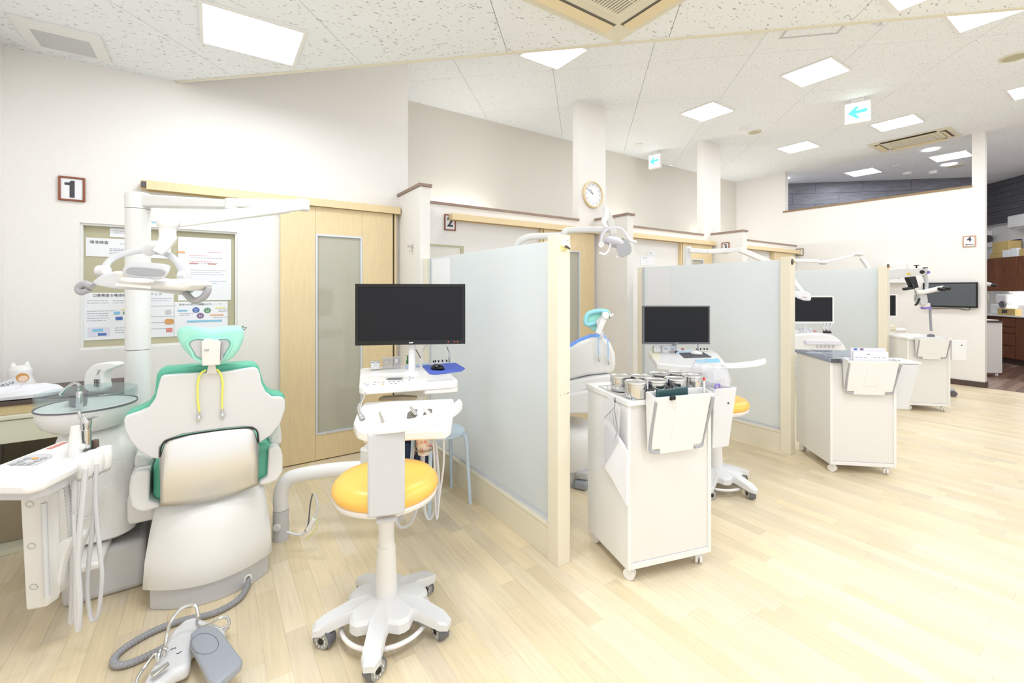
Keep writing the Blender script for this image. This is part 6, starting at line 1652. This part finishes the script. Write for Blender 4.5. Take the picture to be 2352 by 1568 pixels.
# ================================================================== FOURTH BOOTH
l4 = thing('operating_light', 'white operating light arm reaching over the farthest glass screen', 'operating light', (0, 0, 0), world=True)
p = at(1812, 597, 6.4); l4.location = (p.x, p.y, 0)
bm = NB(); cyl(bm, V(p.x, p.y, 0), V(p.x, p.y, p.z + .03), .04, n=20); make('pole', bm, 'white_plastic', l4)
seg(l4, [(1812, 597), (1882, 599, 6.3)], .024, 6.4)
bm = NB(); ball(bm, at(1890, 603, 6.28), (.06, .06, .03), 14); make('elbow', bm, 'soft_white', l4)
seg(l4, [(1890, 603, 6.25), (1972, 584, 6.15)], .018, 6.2)
bm = NB(); ball(bm, at(1974, 584, 6.12), (.05, .05, .03), 14); make('elbow', bm, 'soft_white', l4)
seg(l4, [(1982, 592, 6.1), (1996, 612, 6.05), (2002, 640, 6.05)], .022, 6.1, 'swivel')
bm = NB(); ball(bm, at(2002, 655, 6.05), (.14, .14, .05), 16); make('lamp_head', bm, 'lilac', l4)
monitor('white-framed monitor cut by the post of the farthest glass screen', at(2014, 702, 6.25), RT, .56, .325, 'white_plastic', '', .797, bez=.016)
d4 = thing('delivery_table', 'white delivery table of the fourth booth behind the farthest glass screen', 'instrument table', at(2018, 762, 5.5), world=True)
p = at(2018, 760, 6.25); d4.location = (p.x, p.y, 0)
bm = NB(); box(bm, V(p.x, p.y, .77), (.46, .40, .05), rz=-YAW); make('table_top', bm, 'white_plastic', d4, bevel=.02, seg=3)
bm = NB(); cyl(bm, V(p.x, p.y, 0.03), V(p.x, p.y, .745), .03, n=16); make('stand', bm, 'white_plastic', d4)
bm = NB(); lathe(bm, [(.0, 0), (.16, 0), (.15, .03), (.03, .035)], V(p.x, p.y, 0), 28); make('foot', bm, 'light_grey', d4)
bm = NB(); prism(bm, [at(*a, 6.05) for a in ((2040, 748), (2056, 745), (2060, 752), (2054, 768), (2040, 770))], FW * .12); make('instrument_pod', bm, 'cream', d4, bevel=.008)

# ---- microscope on its floor stand
ms = thing('microscope', 'white dental microscope with black binocular eyepieces in front of the television', 'microscope', (0, 0, 0), world=True)
dm = 5.0
p = at(2036, 640, 5.7); ms.location = (p.x, p.y, 0)
bm = NB(); cyl(bm, V(p.x, p.y, .06), V(p.x, p.y, at(2036, 628, 5.7).z), .035, n=20); make('column', bm, 'white_plastic', ms)
z_ = lambda a: (1780 + a[0] / 4.112, 560 + a[1] / 4.112)
bm = NB(); prism(bm, [at(*z_(a), dm + max(0, (1440 - a[0]) / 440 * .62)) for a in ((1000, 262), (1150, 238), (1440, 228), (1450, 270), (1440, 295), (1330, 298), (1100, 335), (1000, 345))], FW * .09); make('balance_arm', bm, 'white_plastic', ms, bevel=.008)
bm = NB(); prism(bm, [at(*z_(a), dm + .22) for a in ((1246, 276), (1300, 271), (1300, 290), (1246, 293))], FW * .002); make('warning_label', bm, 'yellow_tag', ms)
for a, r, m in (((1390, 265), .022, 'black'), ((1450, 268), .016, 'violet')):
    bm = NB(); cyl(bm, at(*z_(a), dm - .03), at(*z_(a), dm + .01), r, n=16); make('knob', bm, m, ms)
bm = NB(); cyl(bm, at(*z_((1336, 228)), dm + .04), at(*z_((1336, 204)), dm + .04), .008, n=10); cyl(bm, at(*z_((1336, 206)), dm + .04), at(*z_((1336, 200)), dm + .04), .026, n=14); make('top_knob', bm, 'black', ms)
bm = NB(); cyl(bm, at(*z_((1420, 230)), dm + .04), at(*z_((1420, 222)), dm + .04), .022, n=14); make('cap', bm, 'black', ms)
bm = NB(); tube(bm, [at(*z_(a), dm + .02) for a in ((1410, 290), (1425, 330), (1432, 380), (1430, 430))], [.024, .020, .016, .016], n=12); make('drop_arm', bm, 'light_grey', ms)
bm = NB(); prism(bm, [at(*z_(a), dm - .02) for a in ((1262, 315), (1330, 305), (1360, 410), (1310, 425))], FW * .06); prism(bm, [at(*z_(a), dm - .02) for a in ((1236, 415), (1310, 400), (1315, 425), (1240, 440))], FW * .05); make('camera', bm, 'black', ms, bevel=.003)
bm = NB(); tube(bm, [at(*z_(a), dm - .03) for a in ((1300, 375), (1318, 430), (1335, 480), (1325, 525))], .003, n=6); make('lead', bm, 'dark_grey', ms)
bm = NB(); tube(bm, [at(*z_(a), dm - .02) for a in ((1330, 458), (1400, 455), (1470, 440), (1540, 425), (1590, 415))], [.022, .026, .026, .028, .026], n=14); make('viewing_tube', bm, 'soft_white', ms)
for a, b2 in (((1545, 425), (1605, 432)), ((1590, 415), (1650, 424))):
    bm = NB(); cyl(bm, at(*z_(a), dm - .04), at(*z_(b2), dm - .10), .021, .019, 16); make('eyepiece', bm, 'black', ms)
bm = NB(); prism(bm, [at(*z_(a), dm - .01) for a in ((1370, 475), (1440, 478), (1450, 540), (1445, 575), (1385, 575), (1365, 530))], FW * .08); make('optics_body', bm, 'light_grey', ms, bevel=.01, seg=3)
bm = NB(); tube(bm, [at(*z_(a), dm - .02) for a in ((1365, 515), (1345, 560), (1325, 578))], .011, n=8); make('grip', bm, 'black', ms)
bm = NB(); cyl(bm, at(*z_((1418, 565)), dm + .03), at(*z_((1424, 592)), dm + .03), .042, .040, 22); make('objective', bm, 'soft_white', ms)
bm = NB(); cyl(bm, at(*z_((1425, 593)), dm + .03), at(*z_((1428, 610)), dm + .03), .046, .048, 22); make('violet_ring', bm, 'violet', ms)
bm = NB(); tube(bm, [at(*z_((1465, 605)), dm + .06), at(*z_((1468, 700)), dm + .06), at(*z_((1475, 822)), dm + .06)], .012, n=8); make('hose', bm, 'hose_grey', ms)
fx = onz(2190, 905, .03)
for q in (fx, V(p.x - .3, p.y + .1, .03), V(p.x + .25, p.y + .35, .03), V(p.x - .1, p.y + .38, .03)):
    if q is fx: q = V(q.x, q.y, .03)
    bm = NB(); tube(bm, [V(p.x, p.y, .09), V(p.x, p.y, .09).lerp(q, .6) + V(0, 0, .02), q + V(0, 0, .055)], [.045, .035, .028], n=10, flat=.7); make('stand_leg', bm, 'mid_grey', ms)
    bm = NB(); cyl(bm, q + V(-.02, 0, .005), q + V(.02, 0, .005), .035, n=18); make('caster', bm, 'slate', ms)

# ---- television and wall box
a0, a1 = onx(2122, 648, XT), onx(2248, 648, XT); b1 = onx(2248, 707, XT)
tv = thing('television', 'flat black television on the far cream wall', 'television', (XT - .04, (a0.y + a1.y) / 2, b1.z), world=True)
bm = NB(); bb(bm, XT - .055, XT - .02, a1.y, a0.y, b1.z, a1.z); make('case', bm, 'black', tv, bevel=.004)
bm = NB(); bb(bm, XT - .0575, XT - .0552, a1.y + .018, a0.y - .018, b1.z + .022, a1.z - .016); make('screen', bm, 'tv_screen', tv)
bm = NB(); bb(bm, XT - .019, XT - .001, (a0.y + a1.y) / 2 - .1, (a0.y + a1.y) / 2 + .1, b1.z + .1, a1.z - .08); make('bracket', bm, 'dark_grey', tv)
bm = NB(); tube(bm, [V(XT - .02, a1.y + .08, b1.z + .01), V(XT - .02, a1.y + .1, b1.z - .03), V(XT - .02, a1.y + .25, b1.z - .01), V(XT - .02, a0.y - .1, b1.z - .025), V(XT - .02, a0.y - .02, b1.z + .01)], .004, n=6); make('cable', bm, 'black', tv)
c = onx(2062, 635, XT)
xr = thing('wall_unit', 'white wall unit with small dark window beside the microscope', 'wall unit', (XT - .06, c.y, c.z - .2), world=True)
bm = NB(); bb(bm, XT - .12, XT - .001, c.y - .12, c.y + .16, c.z - .10, c.z + .19); make('housing', bm, 'white_plastic', xr, bevel=.01)
bm = NB(); bb(bm, XT - .124, XT - .1205, c.y - .06, c.y - .01, c.z - .03, c.z + .03); make('window', bm, 'dark_grey', xr)

# ---- notices on the screens and the third wall
def sheet(x, px0, px1, py0, py1, label):
    a, b2 = onx(px0, py0, x), onx(px1, py1, x)
    bm = NB(); bb(bm, x - .0006, x + .0006, a.y, b2.y, b2.z, a.z); return single('paper_sheet', bm, 'paper', label, 'paper')
sheet(1.393 - .0062, 993, 1034, 597, 672, 'white sheet stuck on the first glass screen')
sheet(3.862 - .0062, 1489, 1540, 618, 700, 'white sheet stuck on the second glass screen above the monitor')
for (a, b2, lab) in (((1471, 588), (1504, 610), 'larger white notice on the wall above the second glass screen'), ((1487, 577), (1511, 588), 'small white notice above the larger one on the third booth wall')):
    p, q = ony(*a, YW - .002), ony(*b2, YW - .002)
    t = thing('notice', lab, 'notice', ((p.x + q.x) / 2, YW - .002, q.z), world=True)
    bm = NB(); bb(bm, p.x, q.x, YW - .0025, YW - .001, q.z, p.z); make('sheet', bm, 'paper', t)
    bm = NB(); box(bm, ((p.x * .7 + q.x * .3), YW - .0028, p.z - .02), ((q.x - p.x) * .3, .0006, .006)); make('heading', bm, 'ink_soft', t)

# ---- ornaments on the posts
dg = thing('wolf_ornament', 'small white wolf head ornament on the nearest cream post', 'ornament', at(1298, 578, 2.10), world=True)
d_ = 2.105
bm = NB(); ball(bm, at(1295, 558, d_), (.016, .016, .020), 14); tube(bm, [at(1296, 556, d_), at(1303, 560, d_ - .01), at(1310, 566, d_ - .02)], [.014, .010, .004], n=10); make('head', bm, 'tissue', dg)
bm = NB(); tube(bm, [at(1299, 565, d_ - .005), at(1305, 569, d_ - .01), at(1309, 572, d_ - .018)], [.006, .005, .003], n=8); make('jaw', bm, 'brown_edge', dg)
for a, b2 in (((1297, 552), (1299, 541)), ((1303, 552), (1306, 541))):
    bm = NB(); cyl(bm, at(*a, d_), at(*b2, d_ + .005), .008, .001, 8); make('ear', bm, 'tissue', dg)
bm = NB(); 
for i in range(10): ball(bm, at(1288 + (i * 5) % 14, 562 + i * 1.3, d_ + .006), .0065, 6)
o_ = make('mane', bm, 'ink_yellow', dg); o_['kind'] = 'stuff'
ch2 = thing('post_charm', 'tiny dark and gold charm on the second cream post', 'ornament', at(1821, 606, 3.55), world=True)
bm = NB(); ball(bm, at(1820, 601, 3.545), (.010, .010, .024), 10); make('dark_part', bm, 'dark_grey', ch2)
bm = NB(); ball(bm, at(1824, 601, 3.54), (.010, .010, .010), 10); make('gold_part', bm, 'kraft', ch2)
ch3 = thing('post_charm', 'tiny brown bird charm on the farthest cream post', 'ornament', at(2041, 620, 5.03), world=True)
bm = NB(); ball(bm, at(2040, 610, 5.035), (.014, .014, .022), 10); make('bird_body', bm, 'tan_strap', ch3)
bm = NB(); ball(bm, at(2043, 614, 5.03), (.016, .010, .008), 8); make('wing', bm, 'ink_orange', ch3)

# ================================================================== PREPARATION ROOM
def pu(px, v):
    k = (px - CX) / FOC; b0 = P0 + PN * v
    # (b0 - PD u).RT = k (b0 - PD u).FW
    return (b0.dot(RT) - k * b0.dot(FW)) / (PD.dot(RT) - k * PD.dot(FW))
bc_ = thing('base_cabinet', 'dark brown base cabinet with drawers in the preparation room', 'cabinet', prep(1, -.3), world=True)
bm = NB(); pbox(bm, -.6, 4, -.58, -.02, .10, .84); make('carcass', bm, 'brown_wood', bc_)
bm = NB(); pbox(bm, -.6, 4, -.58, -.06, 0, .099); make('toe_kick', bm, 'brown_edge', bc_)
u0, u1 = pu(2300, 0), pu(2331, 0)
zz_ = [.105, .33, .55, .665, .83]
for i in range(4):
    bm = NB(); pbox(bm, u0 + .008, u1 - .008, -.019, .0, zz_[i] + .007, zz_[i + 1] - .007); make('drawer', bm, 'brown_wood', bc_, bevel=.002)
for i in range(3):
    bm = NB(); pbox(bm, u1 + .008 + i * .8, u1 + .79 + i * .8, -.019, .0, .112, .823); make('door', bm, 'brown_wood', bc_, bevel=.002)
bm = NB(); pbox(bm, -.62, 4, -.598, .02, .842, .868); single('worktop', bm, 'white_plastic', 'white worktop over the dark brown base cabinet', 'worktop', bevel=.003)
uc = thing('wall_cabinet', 'dark brown wall cabinet under the cardboard boxes', 'cabinet', prep(1, -.4, 1.3), world=True)
ul = pu(2267, -.25)
bm = NB(); pbox(bm, ul, 4, -.598, -.27, 1.30, 1.925); make('carcass', bm, 'brown_wood', uc)
for i in range(4):
    bm = NB(); pbox(bm, ul + .002 + i * .62, ul + .612 + i * .62, -.269, -.25, 1.302, 1.923); make('door', bm, 'brown_wood', uc, bevel=.002)
ul_ = thing('added_fill_strip', 'added fill strip under the brown wall cabinet', 'lamp', prep(1, -.45, 1.28), world=True)  # glowing strip added to lift the dark preparation room
bm = NB(); pbox(bm, ul + .15, ul + 2.2, -.56, -.48, 1.288, 1.2985); make('housing', bm, 'white_matte', ul_)
bm = NB(); pbox(bm, ul + .16, ul + 2.19, -.555, -.485, 1.280, 1.2875); make('tube', bm, 'fill_strip_on', ul_)
def pthing(name, label, cat, px0, px1, v0, v1, z0, z1, m, bev=.004, grp=None):
    bm = NB(); a, b2 = pu(px0, v1), pu(px1, v1)
    pbox(bm, a, b2, v0, v1, z0, z1); return single(name, bm, m, label, cat, grp, bevel=bev)
G = 'boxes on the brown wall cabinet'
pthing('carton', 'large kraft carton on the brown wall cabinet', 'box', 2279, 2316, -.55, -.34, 2.02, 2.24, 'kraft', grp=G)
pthing('carton', 'flat kraft carton under the large one on the wall cabinet', 'box', 2272, 2300, -.56, -.34, 1.926, 2.018, 'kraft', grp=G)
pthing('glove_box', 'white glove box with pale print, left of two on the wall cabinet', 'box', 2302, 2318, -.33, -.26, 1.926, 2.06, 'paper', grp=G)
pthing('glove_box', 'white glove box, right of two on the wall cabinet', 'box', 2320, 2336, -.33, -.26, 1.926, 2.08, 'paper', grp=G)
pthing('carton', 'dark printed carton behind the glove boxes', 'box', 2322, 2342, -.595, -.56, 1.926, 2.27, 'ink_navy', grp=G)
pthing('carton', 'kraft carton at the right edge on the wall cabinet', 'box', 2342, 2380, -.5, -.28, 1.926, 2.06, 'kraft', grp=G)
mx = thing('mixing_machine', 'tall white mixing machine with grey dial on the worktop', 'machine', prep(pu(2290, -.2), -.3, .868), world=True)
a, b2 = pu(2273, -.12), pu(2310, -.12)
bm = NB(); pbox(bm, a, b2, -.42, -.12, .869, 1.06); make('base', bm, 'white_plastic', mx, bevel=.03, seg=3)
bm = NB(); pbox(bm, a + .06, b2 - .02, -.40, -.15, 1.061, 1.245); make('upper_body', bm, 'white_plastic', mx, bevel=.03, seg=3)
c = prep(pu(2304, -.11), -.11, 1.06)
bm = NB(); cyl(bm, c - PN * .01, c + PN * .02, .06, n=24); make('dial', bm, 'slate', mx)
k3 = pthing('carton', 'kraft carton printed 3M on the worktop', 'box', 2291, 2331, -.10, .0, .869, .985, 'kraft', .002)
k3r = k3.rotation_euler
pc = prep((pu(2291, 0) + pu(2331, 0)) / 2 - .03, .0012, .932)
text('print', '3M', .085, 'ink', frame_of(pc, -PD, (0, 0, 1)), k3, bold=.006, world=True)
for i, zz in enumerate((.869, .93, .99)):
    pthing('supply_box', ('lowest', 'middle', 'topmost')[i] + ' white supply box of the stack at the right edge of the worktop', 'box', 2336 + i, 2372, -.42, -.27, zz, zz + .058, 'paper', .003, 'white supply boxes on the worktop')
bm = NB(); pbox(bm, pu(2264, -.59), pu(2272, -.59), -.598, -.57, 1.08, 1.28); single('switch_panel', bm, 'cream', 'cream switch panel under the brown wall cabinet', 'switch', bevel=.004)
ac = thing('wall_air_conditioner', 'white wall air conditioner at the right edge below the dark slats', 'air conditioner', prep(pu(2340, -.3), -.45, 2.3), world=True)
a = pu(2312, -.35)
bm = NB(); pbox(bm, a, a + .8, -.574, -.35, 2.46, 2.70); make('housing', bm, 'white_plastic', ac, bevel=.03, seg=3)
bm = NB(); pbox(bm, a + .02, a + .78, -.55, -.38, 2.435, 2.458); make('flap', bm, 'pale_grey', ac, bevel=.006)
eb = thing('meter_box', 'white meter box with round fan opening on the end wall', 'meter box', prep(-1.1, -.1, 1.9), world=True)
u_ = pu(2268, -.55); c = prep(u_, -.55); c.z = EYE + (HY - 549) / FOC * c.dot(FW)
Me = frame_of(c, -PD, (0, 0, 1))
bm = NB(); box(bm, (0, 0, 0), (.13, .34, .08)); bm.transform(Me); make('housing', bm, 'white_matte', eb, bevel=.01)
bm = NB(); cyl(bm, (.07, .0, .01), (.07, .0, .05), .07, n=20); bm.transform(Me); make('fan_opening', bm, 'dark_grey', eb)
# small cart by the wall end
R4 = math.radians(-44)
pc4 = onz(2302, 866, 0)
c4 = cart('white rolling cart with a dark edge at the end of the television wall', (0, 0, 0), R4, .40, .45, .85, 'brown_edge')
off4 = Matrix.Rotation(R4, 3, 'Z') @ V(.40, 0, 0)
c4.location = (pc4.x - off4.x, pc4.y - off4.y, 0)
M4 = PM(c4)
bm = NB(); prism(bm, [M4 @ V(.14, .03, .8512), M4 @ V(.38, .03, .8512), M4 @ V(.38, .2, .8512), M4 @ V(.14, .2, .8512)], (0, 0, .012)); single('instrument_tray', bm, 'tissue', 'white tray of small instruments on the dark-edged cart', 'tray', bevel=.003)
bm = NB(); p = M4 @ V(.10, .12, .8512); lathe(bm, [(.05, 0), (.06, .045), (.05, .05), (0, .05)], p, 18); single('cotton_pot', bm, 'tissue', 'small white pot on the dark-edged cart', 'pot')
es = thing('microscope_eyepiece', 'white binocular eyepiece peeking past the end of the television wall', 'microscope', at(2272, 660, 7.2), world=True)
bm = NB(); tube(bm, [at(2250, 653, 7.2), at(2264, 652, 7.2), at(2276, 654, 7.2)], [.03, .035, .03], n=12); make('viewing_tube', bm, 'soft_white', es)
bm = NB(); tube(bm, [at(2275, 654, 7.19), at(2288, 655, 7.15)], [.026, .022], n=12, raw=True); make('eyepiece', bm, 'black', es)
bm = NB(); cyl(bm, at(2252, 656, 7.22), V(at(2252, 656, 7.22).x, at(2252, 656, 7.22).y, 0), .02, n=12); make('column', bm, 'soft_white', es)
